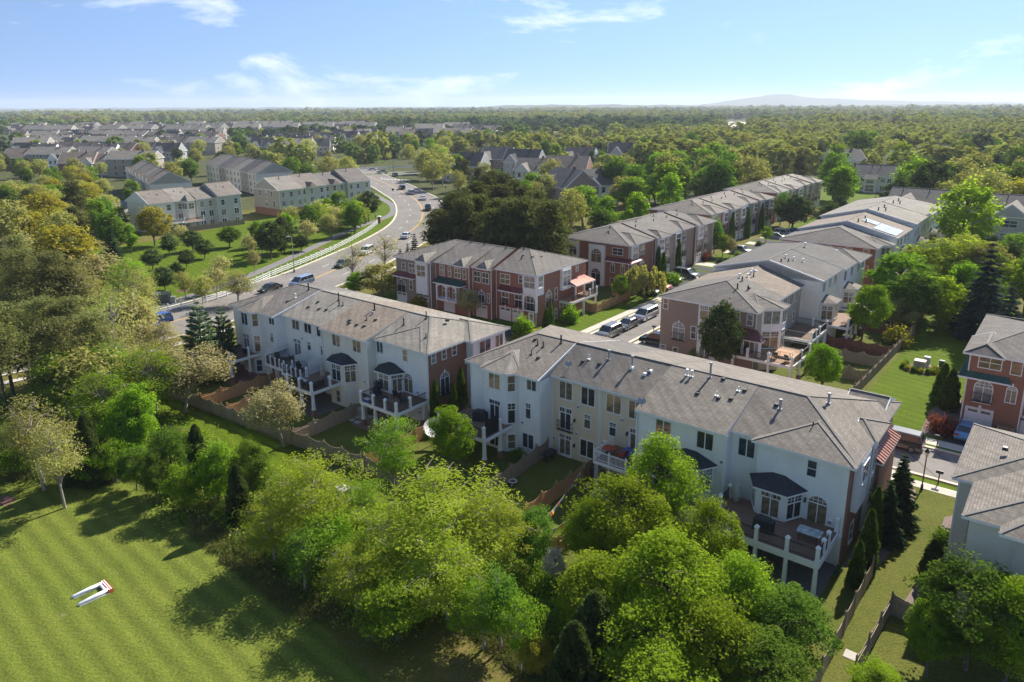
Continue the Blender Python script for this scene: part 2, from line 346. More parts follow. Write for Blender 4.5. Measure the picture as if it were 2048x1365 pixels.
def win(par, face, s, z, w, h, kind='d', off=0., tm=None, g=None):
    L, D = DIM[par.name]; tm = tm or (GARD if kind == 'g' else TRIM)
    fm, ps = winmesh(kind, w, h, tm)
    loc, rz = {'y0': ((s, -off, z), 0.), 'x1': ((L+off, s, z), R_(90)), 'y1': ((s, D+off, z), R_(180)), 'x0': ((-off, s, z), R_(-90))}[face]
    o = mobj(NAMES.get(kind, 'window'), fm, par, loc, rz)
    mobj('pane', ps[g if g is not None else random.choice((0, 1, 1, 1, 2, 3))], o)
    return o
def winat(par, x, y, z, w, h, kind, rzdeg, tm=None, g=None):
    fm, ps = winmesh(kind, w, h, tm or TRIM); o = mobj(NAMES.get(kind, 'window'), fm, par, (x, y, z), R_(rzdeg)); mobj('pane', ps[g if g is not None else random.choice((0, 1, 1, 1, 2, 3))], o); return o
# ---------------------------------------------------------------- roofs: materials 0 shingle, 1 fascia, 2 gable wall, 3 cap
def hip(mb, x0, x1, y0, y1, e, yr, zr, hl=0., hr=0., t=.2, axis=0, rk=(True, True), caps=True):
    def T(x, y, z): return (x, y, z) if axis == 0 else (y, x, z)
    A, B, C, D = T(x0, y0, e), T(x1, y0, e), T(x1, y1, e), T(x0, y1, e); P, Q = T(x0+hl, yr, zr), T(x1-hr, yr, zr)
    def pl(p, m):
        mb.poly(p if axis == 0 else p[::-1], m)
    pl([A, B, Q, P], 0); pl([C, D, P, Q], 0)
    pl([D, A, P], 0 if hl else 2); pl([B, C, Q], 0 if hr else 2)
    lo = lambda p: (p[0], p[1], p[2]-t)
    for a, b in ((A, B), (B, C), (C, D), (D, A)): pl([lo(a), lo(b), b, a], 1)
    pl([lo(D), lo(C), lo(B), lo(A)], 1)
    if caps:
        z = Vector((0, 0, .02)); V_ = Vector
        if (V_(P)-V_(Q)).length > .3: mb.bar(V_(P)+z, V_(Q)+z, .22, .035, 3)
        for c, r, on in ((A, P, hl), (D, P, hl), (B, Q, hr), (C, Q, hr)):
            if on: mb.bar(V_(c)+z, V_(r)+z, .22, .035, 3)
    for a, b, c, on in ((A, P, D, not hl and rk[0]), (B, Q, C, not hr and rk[1])):       # rake boards on open gables
        if on:
            dx = Vector((0, 0, -.1))
            mb.bar(Vector(a)+dx, Vector(b)+dx, .07, .2, 1); mb.bar(Vector(b)+dx, Vector(c)+dx, .07, .2, 1)
def roofz(y, y0, e, yr, zr, y1): return e+(zr-e)*((y-y0)/(yr-y0) if y < yr else (y1-y)/(y1-yr))
RP = {}
def unit(name, label, u, v, face, L, D, e, yr, zr, mats, roofm, hl=0., hr=0., ov=.42, group=None, cat='townhouse', endov=(0., 0.), trim=True, rk=None):
    """local x along the facade, y into the house; facade y=0 faces -v (face 0) or +u (face 90). mats: y0, x1, y1, x0 walls"""
    t = thing(name, label, cat, W(u, v), TH+R_(face), group); DIM[t.name] = (L, D)
    mb = MB(); g = .012; P = [(g, 0), (L-g, 0), (L-g, D), (g, D)]
    for k in range(4):
        a, b = P[k], P[(k+1) % 4]; mb.poly([(a[0], a[1], -.3), (b[0], b[1], -.3), (b[0], b[1], e-.05), (a[0], a[1], e-.05)], k)
    zc = zr-.12
    if not hl: mb.poly([(g, D, e-.1), (g, 0, e-.1), (g, yr, zc)], 3)
    if not hr: mb.poly([(L-g, 0, e-.1), (L-g, D, e-.1), (L-g, yr, zc)], 1)
    mb.obj('wall', mats, t)
    rb = MB(); el, er = endov
    hip(rb, g-el if not hl else -ov, L-g+er if not hr else L+ov, -ov, D+ov, e, yr, zr, (hl+ov) if hl else 0, (hr+ov) if hr else 0, rk=rk or (el > 0, er > 0))
    ro = rb.obj('roof', [roofm, TRIM, mats[3], CAP], t); RP[t.name] = (ro, -ov, e, yr, zr, D+ov)
    if trim:
        for x in (.05, L-.05): c = MB(); c.box(x-.06, x+.06, -.03, .02, 0, e-.2); c.obj('corner_board', TRIM, t)
    return t
def pipe(t, x, y, h=.7, r=.07, m=None, cap=False, dz=0.):
    ro, y0, e, yr, zr, y1 = RP[t.name]; z = roofz(y, y0, e, yr, zr, y1)+dz
    b = MB(); b.tube([(x, y, z-.1), (x, y, z+h)], r, 8); b.box(x-.16, x+.16, y-.16, y+.16, z-.07, z+.03)
    if cap: b.tube([(x, y, z+h), (x, y, z+h+.1)], [r*1.9, r*1.6], 8)
    b.obj('vent_pipe', m or IRON, ro)
def boxvent(t, x, y, dz=0., m=None):
    ro, y0, e, yr, zr, y1 = RP[t.name]; z = roofz(y, y0, e, yr, zr, y1)+dz
    b = MB(); b.box(x-.2, x+.2, y-.2, y+.2, z-.1, z+.14, 0, .05, .05); b.obj('roof_vent', m or IRON, ro)
def dish(t, x, y, z, r=.36):
    b = MB(); b.tube([(x, y, z), (x, y, z+.45)], .03, 6)
    n = 14; ax = Vector((.3, -.75, .55)).normalized(); a = ax.cross(Vector((0, 0, 1))).normalized(); c = ax.cross(a); o = Vector((x, y, z+.55))
    rim = [o+a*(r*math.cos(2*math.pi*i/n))+c*(r*.85*math.sin(2*math.pi*i/n))+ax*.1 for i in range(n)]
    for i in range(n): b.poly([o, rim[i], rim[(i+1) % n]])
    b.bar(o, o+ax*.42-c*.12, .03, .03); b.box(*(q for k in range(3) for q in ((o+ax*.42-c*.12)[k]-.05, (o+ax*.42-c*.12)[k]+.05)))
    b.obj('satellite_dish', MATS['dish_grey'], t)
plain('dish_grey', (.33, .33, .34), .5, .1)
def bay(t, x, w, d, z0, z1, roofm, wallm, rise=.75, wins=('t', 't', 't'), wz=None, wh=None, y=0., ang=.8, roof=True, low=None):
    """half-octagon bay projecting d from the facade at y"""
    P = [(x-w/2, y), (x-w/2+ang, y-d), (x+w/2-ang, y-d), (x+w/2, y)]
    b = MB(); b.prism([(x-w/2, y+.3)]+P+[(x+w/2, y+.3)], z0, z1); o = b.obj('bay', wallm, t)
    if roof:
        e = .38; Q = [(x-w/2-e, y), (x-w/2+ang-e*.5, y-d-e), (x+w/2-ang+e*.5, y-d-e), (x+w/2+e, y)]
        r = MB(); A = [(x-w*.12, y, z1+rise), (x+w*.12, y, z1+rise)]; q = [(a, c, z1+.05) for a, c in Q]
        r.poly([q[0], q[1], A[0]]); r.poly([q[1], q[2], A[1], A[0]]); r.poly([q[2], q[3], A[1]])
        for i in range(3): r.poly([(q[i][0], q[i][1], z1-.1), (q[i+1][0], q[i+1][1], z1-.1), q[i+1], q[i]], 1)
        r.poly([(a, c, z1-.1) for a, c in Q][::-1], 1); r.obj('bay_roof', [roofm, TRIM], o)
    wz = wz if wz is not None else z0+.25; wh = wh or (z1-z0-.6)
    for i, k in enumerate(wins):
        if not k: continue
        a, c = P[i], P[i+1]; mx, my = (a[0]+c[0])/2, (a[1]+c[1])/2; ln = math.hypot(c[0]-a[0], c[1]-a[1]); an = math.degrees(math.atan2(c[1]-a[1], c[0]-a[0]))
        z_, h_ = (wz-.2, wh+.2) if k == 'f' else (wz, wh)
        winat(t, mx, my, z_, min(ln-.34, 1.5), h_, k, an)
    return o
RAILC = {}
def railing(par, a, b, z, h=.95, m=None, step=.13, top=.07):
    mb = MB(); a = Vector((*a, z)); b = Vector((*b, z)); d = b-a; n = max(2, int(d.length/step))
    up = Vector((0, 0, 1))
    mb.bar(a+up*h, b+up*h, top, .06); mb.bar(a+up*.12, b+up*.12, .05, .05)
    for i in range(1, n): p = a+d*(i/n); mb.bar(p+up*.12, p+up*h, .028, .028)
    return mb.obj('railing', m or IRON, par)
def column(par, x, y, z0, z1, w=.3, m=None, pier=True, name='post'):
    mb = MB()
    if pier: mb.box(x-w*.72, x+w*.72, y-w*.72, y+w*.72, z0-.3, z0+.75, 1)
    zb = z0+.75 if pier else z0-.2
    mb.box(x-w*.62, x+w*.62, y-w*.62, y+w*.62, zb, zb+.14); mb.box(x-w/2, x+w/2, y-w/2, y+w/2, zb+.14, z1, 0, w*.1, w*.1)
    return mb.obj(name, [m or TRIM, BR_D], par)
def newel(par, x, y, z, h=1.15, w=.26, m=None):
    mb = MB(); mb.box(x-w/2, x+w/2, y-w/2, y+w/2, z-.3, z+h); mb.box(x-w*.62, x+w*.62, y-w*.62, y+w*.62, z+h, z+h+.08); mb.box(x-w*.5, x+w*.5, y-w*.5, y+w*.5, z+h+.08, z+h+.22, 0, w*.3, w*.3); mb.box(x-w*.6, x+w*.6, y-w*.6, y+w*.6, z+.0, z+.14)
    return mb.obj('rail_post', m or TRIM, par)
def deck(t, x0, x1, y0, y1, z, posts, rails, newels, fm=None, rm=None, beam=.34, pier=True, pw=.3, nw=.26, nh=1.05, pm=None):
    mb = MB(); mb.box(x0+.02, x1-.02, y0+.02, y1, z-.1, z); mb.box(x0, x1, y0-.06, y0+.1, z-beam-.04, z-.02, 1); mb.box(x0-.06, x0+.08, y0+.1, y1, z-beam-.04, z-.02, 1); mb.box(x1-.08, x1+.06, y0+.1, y1, z-beam-.04, z-.02, 1); mb.box(x0+.08, x1-.08, y0+.1, y1, z-.14, z-.1, 1)
    n = int((y1-y0)/.42)
    for i in range(1, n): mb.box(x0, x1, y0+(y1-y0)*i/n-.012, y0+(y1-y0)*i/n+.012, z, z+.003, 2)
    o = mb.obj('deck', [fm or DECK, pm or TRIM, MATS['deck_gap']], t)
    for x, y in posts: column(o, x, y, 0, z-.3, pw, pm or TRIM, pier)
    for a, b in rails: railing(o, a, b, z, .92, rm)
    for x, y in newels: newel(o, x, y, z, nh, nw, pm)
    return o
plain('deck_gap', (.05, .035, .028), .9)
def spout(t, x, y, z1, m=None):
    b = MB(); b.box(x-.05, x+.05, y-.12, y-.02, .1, z1); b.obj('downspout', m or TRIM, t)
def seams(mb, pts_a, pts_b, n, mi=0):   # standing seams between two edges
    a0, a1 = Vector(pts_a[0]), Vector(pts_a[1]); b0, b1 = Vector(pts_b[0]), Vector(pts_b[1])
    for i in range(n+1): f = i/n; mb.bar(a0.lerp(a1, f)+Vector((0, 0, .03)), b0.lerp(b1, f)+Vector((0, 0, .03)), .05, .08, mi)
def shed(t, x0, x1, y0, y1, z0, z1, m, name='porch_roof', hipl=0., hipr=0.):
    """lean-to roof: low edge at y0,z0, high edge at y1,z1"""
    b = MB(); A, B, C, D = (x0, y0, z0), (x1, y0, z0), (x1-hipr, y1, z1), (x0+hipl, y1, z1)
    b.poly([A, B, C, D]); b.poly([(x1, y0, z0), (x1, y1, z0), C]); b.poly([(x0, y1, z0), A, D])
    for a, c in (((x0, y0), (x1, y0)), ((x1, y0), (x1, y1)), ((x0, y1), (x0, y0))): b.poly([(*a, z0-.18), (*c, z0-.18), (*c, z0), (*a, z0)], 1)
    b.poly([(x0, y0, z0-.18), (x0, y1, z0-.18), (x1, y1, z0-.18), (x1, y0, z0-.18)], 1)
    seams(b, (A, B), (D, C), max(3, int((x1-x0)/.45)))
    return b.obj(name, [m, TRIM], t)
UGREY = plain('vent_grey', (.25, .25, .25), .6)
# ---------------------------------------------------------------- the near rows
def tower_roof(t, x, w, d, e, roofm, y=0., ang=.8, deep=3.4, rise=1.15):
    o = .36; Q = [(x-w/2-o, y+.25), (x-w/2+ang-o*.5, y-d-o), (x+w/2-ang+o*.5, y-d-o), (x+w/2+o, y+.25)]; q = [(a, c, e+.03) for a, c in Q]; A = (x, y+deep*.62, e+rise); b0, b1 = (x-w/2-o, y+deep, e+.45), (x+w/2+o, y+deep, e+.45)
    r = MB(); B = (x, y+deep+1.5, e+rise)
    r.poly([q[0], q[1], A]); r.poly([q[1], q[2], A]); r.poly([q[2], q[3], A]); r.poly([q[3], b1, B, A]); r.poly([b0, q[0], A, B])
    for i in range(3): r.poly([(q[i][0], q[i][1], e-.2), (q[i+1][0], q[i+1][1], e-.2), q[i+1], q[i]], 1)
    r.poly([(q[3][0], q[3][1], e-.2), (b1[0], b1[1], e-.2), b1, q[3]], 1); r.poly([(b0[0], b0[1], e-.2), (q[0][0], q[0][1], e-.2), q[0], b0], 1)
    r.poly([(a, c, e-.2) for a, c in Q][::-1], 1)
    z = Vector((0, 0, .02))
    for p in q: r.bar(Vector(p)+z, Vector(A)+z, .26, .05, 2)
    return r.obj('tower_roof', [roofm, TRIM, CAP], t)
def tower(t, x, w, d, e, wallm, roofm, levels, y=0., ang=.8, door=None):
    o = bay(t, x, w, d, -.2, e-.02, None, wallm, wins=(), y=y, ang=ang, roof=False)
    tower_roof(t, x, w, d, e, roofm, y, ang)
    P = [(x-w/2, y), (x-w/2+ang, y-d), (x+w/2-ang, y-d), (x+w/2, y)]
    for z, h, ks in levels:
        for i, k in enumerate(ks):
            if not k: continue
            a, c = P[i], P[i+1]; ln = math.hypot(c[0]-a[0], c[1]-a[1]); an = math.degrees(math.atan2(c[1]-a[1], c[0]-a[0]))
            winat(t, (a[0]+c[0])/2, (a[1]+c[1])/2, z if k != 'f' else z-.25, 1.35 if i == 1 else ln-.5, h if k != 'f' else h+.3, k, an)
def balcony(t, x, z, w, y=0., rz=0.):
    b = MB(); n = int(w/.12)
    b.box(-w/2, w/2, -.32, -.28, .95, 1.0); b.box(-w/2, w/2, -.32, -.28, .02, .06); b.box(-w/2, w/2, -.3, 0, -.04, .02)
    for i in range(n+1): b.box(-w/2+w*i/n-.012, -w/2+w*i/n+.012, -.31, -.29, .02, .98)
    for s in (-1, 1): b.box(s*w/2-.02, s*w/2+.02, -.3, 0, .93, .98); b.box(s*w/2-.02, s*w/2+.02, -.3, 0, .4, .44)
    b.obj('balcony_rail', IRON, t, (x, y, z), rz)
def lamp_wall(t, x, y, z, rz=0.):
    b = MB(); b.box(-.06, .06, -.05, 0, -.05, .12); b.bar((0, -.04, .1), (0, -.16, .1), .03, .03); b.box(-.08, .08, -.24, -.08, -.2, .06, 0, .02, .02); b.box(-.05, .05, -.21, -.11, .06, .16, 0, .03, .03)
    b.obj('wall_lamp', IRON, t, (x, y, z), rz)
GA = 'townhouses in the near left row'; GB = 'townhouses in the near centre row'
# --- row B
b1 = unit('townhouse', 'white sided end townhouse with octagonal bay tower, left end of nearest centre row', -48, 53.3, 0, 9.1, 14.7, 8.5, 6.3, 10.6, [SID_W, SID_W, BR_T, SID_W], SH_G, hl=4.2, group=GB, rk=(False, True))
tower(b1, 4.0, 4.4, .9, 8.5, SID_W, SH_L, [(6.6, 1.6, ('s', 'd', 's')), (3.15, 2.1, ('t', 'f', 't')), (.35, 1.5, ('s', 'd', 's'))])
win(b1, 'y0', 8.0, 7.1, 1.1, 1.0); win(b1, 'y0', 7.6, 4.0, .55, 1.55, 't'); win(b1, 'y0', 7.58, .75, 1.31, 1.5)
deck(b1, -.5, 5.9, -4.8, 0, 3.0, [(5.7, -4.6), (5.7, -2.2), (2.6, -4.6), (-.3, -4.6)], [((-.3, -4.65), (2.6, -4.65)), ((2.6, -4.65), (5.7, -4.65)), ((-.35, -4.6), (-.35, -.3))], [(-.3, -4.65), (2.6, -4.65), (5.7, -4.65), (5.72, -2.2)])
_s = MB(); _s.box(5.68, 5.74, -4.4, -2.4, 3.05, 4.75)
for i in range(9): _s.box(5.66, 5.76, -4.4+i*.24, -4.36+i*.24, 3.05, 4.8)
_s.obj('privacy_screen', IRON, b1)
spout(b1, 8.95, 0, 8.3); spout(b1, 6.3, 0, 8.3)
shed(b1, -2.2, 0, 6.8, 10.5, 5.6, 6.2, M_COP); _c = MB(); _c.box(-2.1, -1.85, 6.9, 7.15, 0, 5.5); _c.box(-2.1, -1.85, 10.1, 10.35, 0, 5.5); _c.obj('porch_column', TRIM, b1)
pipe(b1, 5.4, 4.5, .55); pipe(b1, 6.2, 4.4, .6); pipe(b1, 5.8, 2.9, .4, .05); boxvent(b1, 6.9, 2.6); pipe(b1, 7.6, 5.6, .9, .09); boxvent(b1, 4.6, 5.2)
b2 = unit('townhouse', 'beige sided townhouse with French doors and Juliet balcony, second in nearest centre row', -38.9, 55.3, 0, 5.6, 12.7, 8.5, 4.3, 10.6, [SID_B, SID_B, BR_R, SID_B], SH_X, group=GB)
win(b2, 'y0', 1.62, 6.22, 1.45, 1.75); win(b2, 'y0', 4.2, 6.25, 1.45, 1.72); win(b2, 'y0', 1.63, 2.86, 1.41, 2.35, 'f'); balcony(b2, 1.63, 2.86, 1.75); win(b2, 'y0', 4.19, 3.83, .68, 1.36, 't'); win(b2, 'y0', 1.63, .1, 1.41, 2.25, 'f'); win(b2, 'y0', 4.2, .78, 1.48, 1.7)
for z in (1.6, 4.3): lamp_wall(b2, 2.75, 0, z)
spout(b2, 5.52, 0, 8.3)
boxvent(b2, 2.2, 2.1); boxvent(b2, 4.0, 2.3); pipe(b2, 2.6, 2.6, .5, .05, TRIM); pipe(b2, 4.5, 3.2, .85, .1, MATS['dish_grey'], True); dish(b2, 1.3, .9, 9.0)
b3 = unit('townhouse', 'beige sided townhouse with white railed deck, third in nearest centre row', -33.3, 55.3, 0, 5.1, 12.7, 8.52, 4.3, 10.62, [SID_B, SID_B, BR_T, SID_B], SH_G, group=GB)
win(b3, 'y0', 1.45, 6.23, 1.5, 1.75); win(b3, 'y0', 3.75, 6.25, 1.3, 1.7); win(b3, 'y0', 1.42, 3.86, .68, 1.3, 't'); win(b3, 'y0', 3.7, 2.95, .85, 2.25, 'f'); win(b3, 'y0', 1.5, .7, 1.3, 1.5); lamp_wall(b3, 3.0, 0, 4.6)
deck(b3, 1.7, 5.05, -3.8, 0, 3.0, [(3.2, -3.6), (4.9, -3.6)], [((1.75, -3.75), (3.3, -3.75)), ((3.3, -3.75), (5.0, -3.75)), ((1.72, -3.7), (1.72, -1.9)), ((1.72, -1.9), (1.72, -.1))], [(1.75, -3.75), (3.3, -3.75), (5.0, -3.75), (1.72, -1.9)], DECK, VINYL, .26, False, .16, .12, .98, VINYL)
_s = MB(); _s.box(1.75, 2.15, -3.7, -3.2, -.2, 2.7); _s.obj('storage_wall', STONE, b3)
pipe(b3, 1.6, 3.0, .95, .1, MATS['dish_grey'], True); boxvent(b3, 1.7, 2.75, 0, TRIM); boxvent(b3, 3.6, 2.9, 0, TRIM); boxvent(b3, 3.3, 2.4, 0, TRIM); pipe(b3, 3.5, 2.8, .4, .05)
b4 = unit('townhouse', 'white sided townhouse with dish on roof corner, second from right in nearest centre row', -28.2, 53.0, 0, 8.3, 15., 8.5, 6.6, 10.6, [SID_W, SID_W, BR_R, SID_W], SH_G, group=GB)
win(b4, 'y0', 2.63, 6.55, 1.35, 1.45); win(b4, 'y0', 6.43, 6.55, 1.38, 1.45)
bay(b4, 5.3, 4.1, 1.35, -.2, 5.35, SH_K, SID_W, wins=('t', 'f', 't'), wz=3.15, wh=1.95); win(b4, 'y0', 1.7, 3.0, 1.5, 2.2, 'f'); win(b4, 'y0', 1.9, .6, 1.3, 1.5)
spout(b4, .12, 0, 8.3); spout(b4, 8.15, 0, 8.3); dish(b4, .5, -.1, 8.75, .38)
for x, y in ((4.0, 3.5), (5.9, 3.6), (6.9, 3.9), (7.5, 5.4), (5.2, 6.2)): boxvent(b4, x, y)
pipe(b4, 4.0, 6.1, 1.3, .1, MATS['dish_grey'], True); pipe(b4, 5.6, 3.9, .42, .05, TRIM); pipe(b4, 7.0, 5.2, .4, .06, TRIM)
for dx in (0, .45): pipe(b4, 2.0+dx, 5.6, .5, .09, TRIM, True)
b5 = unit('townhouse', 'white sided end townhouse with dark-roofed bay over long deck, right end of nearest centre row', -19.9, 54.1, 0, 9.3, 13.9, 8.5, 5.5, 10.6, [SID_W, BR_R, BR_R, SID_W], SH_G, hr=5.2, group=GB)
_w = MB(); _w.prism([(2.4, .2), (2.4, -.7), (9.3, -.7), (9.3, .2)], -.3, 8.45); _w.box(9.25, 9.34, -.72, 0, -.3, 8.4, 1); _w.obj('wall', [SID_W, BR_R], b5)
_r = MB(); hip(_r, -1.12, 5.3, 1.95, 9.74, 8.505, 5.85, 9.72, 3.9, 0, axis=1); _r.obj('roof', [SH_G, TRIM, SID_W, CAP], b5)
win(b5, 'y0', 1.25, 6.4, 1.3, 1.5); win(b5, 'y0', 6.6, 6.71, .65, 1.28, 's', .7); win(b5, 'y0', 7.3, 2.96, 1.36, 2.25, 'a', .7)
bay(b5, 4.2, 3.9, 1.5, 2.9, 5.35, SH_K, SID_W, wins=('t', 'f', 't'), wz=3.2, wh=1.9, y=-.7); lamp_wall(b5, 6.38, -.7, 4.7)
deck(b5, .5, 9.0, -5.9, -.7, 3.0, [(8.85, -5.75), (6.75, -5.75), (4.5, -5.75), (2.4, -5.75)], [((.6, -5.8), (2.4, -5.8)), ((2.4, -5.8), (4.5, -5.8)), ((4.5, -5.8), (6.75, -5.8)), ((6.75, -5.8), (8.85, -5.8)), ((8.9, -5.7), (8.9, -4.4)), ((8.9, -4.4), (8.9, -2.4)), ((.6, -5.7), (.6, -.9))], [(.6, -5.8), (2.4, -5.8), (4.5, -5.8), (6.75, -5.8), (8.88, -5.8), (8.9, -4.5), (8.9, -3.3), (8.9, -1.0), (.6, -3.2), (.6, -1.2)], DECK, IRON, .5, False, .3)
_w = MB(); _w.box(9.0, 9.25, -.9, -.7, 0, 2.6); _w.box(2.5, 9.2, -.78, -.72, 0, 2.5); _w.obj('lower_wall', [SID_W], b5)
# right side: brick with white bay panels, metal roof
_w = MB(); _w.box(9.3, 9.75, .7, 3.6, 4.2, 8.3); _w.box(9.3, 9.75, .7, 3.6, 4.0, 4.2, 0, .05, .05); _w.box(9.3, 9.6, 5.2, 7.0, 0, 8.3); _w.obj('side_bay', TRIM, b5)
win(b5, 'x1', 2.2, 6.2, 1.6, 1.5, 'd', .45); win(b5, 'x1', 6.1, 5.4, 1.1, 2.0, 'd', .3); win(b5, 'x1', 6.1, 2.9, 1.1, 2.0, 'd', .3); win(b5, 'x1', 4.4, 3.0, .8, 1.8, 's'); win(b5, 'x1', 2.0, .8, 1.0, 1.6, 's'); win(b5, 'x1', 10.5, 2.9, 1.4, 2.2, 'd'); balcony(b5, 9.6, 2.9, 1.4, 6.1, R_(90))
_r = MB(); A, B, C, D = (10.2, 6.6, 5.8), (10.2, 13.3, 5.8), (9.3, 13.0, 6.4), (9.3, 6.6, 6.4); _r.poly([A, B, C, D]); seams(_r, (A, B), (D, C), 13); _r.box(9.3, 10.2, 6.6, 13.3, 5.62, 5.78, 1); _r.obj('side_roof', [M_COP, TRIM], b5)
_w = MB(); _w.prism([(9.3, 6.9), (9.9, 6.9), (9.9, 13.2), (9.3, 13.2)], -.2, 5.6); _w.obj('side_wall', BR_R, b5)
_r = MB(); hip(_r, 8.0, 9.95, 4.4, 9.0, 8.52, 6.7, 9.3, 0, 1.6, axis=0); hip(_r, 5.8, 9.1, 10.6, 14.9, 8.52, 12.6, 9.4, 0, 0, axis=0); _r.obj('roof', [SH_G, TRIM, SID_W, CAP], b5)
boxvent(b5, 2.2, 3.6); pipe(b5, 2.6, 3.3, .75, .1, MATS['dish_grey'], True); pipe(b5, 5.6, 6.2, .8, .1, MATS['dish_grey'], True, -.3); boxvent(b5, 6.9, 8.6, -.6); boxvent(b5, 5.0, 1.2, -.15); pipe(b5, 5.6, 2.2, .6, .05, IRON, False, -.1); boxvent(b5, 8.1, 9.4, -.9)
# --- row A
a1 = unit('townhouse', 'white sided end townhouse with bay tower and corner deck, left end of near left row', -88, 50.2, 0, 9.7, 14.1, 8.5, 7.4, 10.5, [SID_W, SID_W, BR_R, SID_W], SH_X, hl=4.5, group=GA, rk=(False, True))
tower(a1, 4.0, 4.3, .85, 8.5, SID_W, SH_G, [(6.6, 1.6, ('s', 'd', 's')), (3.1, 2.1, ('t', 'f', 't')), (.4, 1.5, ('s', None, 's'))])
win(a1, 'y0', 8.9, 7.3, 1.1, .95); win(a1, 'y0', 8.6, 4.9, .6, 1.1, 't'); win(a1, 'y0', 8.5, .7, 1.0, 1.4)
deck(a1, .6, 6.0, -4.7, 0, 2.95, [(5.8, -4.5), (3.2, -4.5), (.8, -4.5), (5.8, -1.9), (.8, -1.9)], [((.8, -4.55), (3.2, -4.55)), ((3.2, -4.55), (5.8, -4.55)), ((5.85, -4.5), (5.85, -1.9)), ((.75, -4.5), (.75, -1.6))], [(.8, -4.55), (3.2, -4.55), (5.8, -4.55), (5.85, -1.9), (.75, -1.6)])
spout(a1, 9.55, 0, 8.3); boxvent(a1, 7.9, 3.2); pipe(a1, 8.0, 4.4, .5, .08, TRIM, True); pipe(a1, 7.9, 6.6, 1.0, .09)
a2 = unit('townhouse', 'white sided townhouse with two grey decks and lattice screens, second in near left row', -78.3, 51.5, 0, 8.4, 12.8, 8.5, 6.1, 10.4, [SID_W, SID_W, BR_R, SID_W], SH_L, group=GA)
for x in (2.4, 4.9, 7.4): win(a2, 'y0', x, 6.95, 1.35, 1.33)
win(a2, 'y0', 2.45, 3.0, 1.42, 2.6, 'f'); win(a2, 'y0', 4.9, 4.7, .6, 1.0, 't'); win(a2, 'y0', 7.55, 4.6, .6, 1.1, 't'); win(a2, 'y0', 2.4, .5, 1.4, 1.9); win(a2, 'y0', 6.2, .5, 1.4, 1.9)
deck(a2, .3, 4.3, -3.5, 0, 3.0, [(.6, -3.3), (2.3, -3.3), (4.1, -3.3)], [((.4, -3.4), (2.3, -3.4)), ((2.3, -3.4), (4.2, -3.4)), ((.4, -3.4), (.4, -.2))], [(.4, -3.4), (1.4, -3.4), (2.4, -3.4), (3.3, -3.4), (4.2, -3.4)], DECKG, IRON, .3, False, .18, .16, .95)
deck(a2, 4.4, 8.2, -3.9, 0, 2.85, [(5.3, -3.7), (7.9, -3.7)], [((4.5, -3.8), (6.3, -3.8)), ((6.3, -3.8), (8.1, -3.8))], [(4.5, -3.8), (5.4, -3.8), (6.3, -3.8), (7.2, -3.8), (8.1, -3.8), (4.5, -2.4), (4.5, -1.2)], DECKG, IRON, .3, False, .18, .16, .95)
for y0, y1, x in ((-3.3, -.2, .36), (-2.2, -.3, 4.9), (-2.6, -.2, 8.15)):
    _s = MB(); _s.box(x-.03, x+.03, y0, y1, 4.5, 4.6); _s.box(x-.03, x+.03, y0, y1, 3.0, 3.1); n = int((y1-y0)/.16)
    for i in range(n+1): _s.box(x-.025, x+.025, y0+(y1-y0)*i/n-.045, y0+(y1-y0)*i/n+.045, 3.1, 4.5)
    _s.obj('lattice_screen', TRIM, a2)
for x, y in ((2.2, 2.2), (2.4, 3.6), (4.2, 2.4)): boxvent(a2, x, y)
pipe(a2, 4.9, 5.0, 1.0, .08); pipe(a2, 6.2, 4.0, .9, .08); pipe(a2, 6.7, 4.2, .5, .05); boxvent(a2, 5.4, 2.6)
a3 = unit('townhouse', 'cream sided townhouse with brown shingle roof and dark bay, third in near left row', -69.9, 50.9, 0, 8.3, 13.4, 8.5, 6.7, 10.4, [SID_I, SID_I, BR_R, SID_I], SH_B, group=GA)
win(a3, 'y0', 2.78, 6.71, 1.37, 1.37); win(a3, 'y0', 6.5, 6.75, 1.38, 1.35)
bay(a3, 4.1, 4.2, 1.3, -.2, 5.3, SH_K, SID_I, wins=('f', 't', 't'), wz=3.1, wh=2.0); win(a3, 'y0', 7.3, .4, 1.2, 1.45); winat(a3, 4.2, -1.31, .4, .7, 1.4, 's', 0)
deck(a3, -.1, 4.6, -5.3, 0, 2.95, [(.2, -5.1), (2.4, -5.1), (4.5, -5.1)], [((.05, -5.2), (2.3, -5.2)), ((2.3, -5.2), (4.5, -5.2)), ((4.55, -5.1), (4.55, -2.7))], [(.05, -5.2), (2.3, -5.2), (4.5, -5.2), (4.55, -2.7), (.1, -2.6)])
spout(a3, .12, 0, 8.3)
for x, y in ((2.6, 2.3), (3.1, 1.8), (4.4, 1.9), (5.6, 2.0), (5.8, 3.6)): boxvent(a3, x, y)
pipe(a3, 3.6, 5.4, .9, .09); pipe(a3, 4.2, 4.6, .3, .12, MATS['dish_grey']); pipe(a3, 4.6, 3.2, .5, .05)
a4 = unit('townhouse', 'white sided brick-ended townhouse with hipped roof, right end of near left row', -61.6, 52.2, 0, 8.4, 12.1, 8.5, 5.4, 10.4, [SID_W, BR_R, BR_R, SID_I], SH_L, hr=4.8, group=GA)
_r = MB(); hip(_r, -.46, 4.6, .1, 7.95, 8.505, 4.0, 9.75, 3.9, 0, axis=1); _r.obj('roof', [SH_L, TRIM, SID_W, CAP], a4)
win(a4, 'y0', .7, 6.89, 1.0, 1.3); win(a4, 'y0', 4.85, 6.76, .62, 1.28, 's'); win(a4, 'y0', 5.2, 3.15, 1.3, 2.15, 'a'); lamp_wall(a4, 4.35, 0, 4.6)
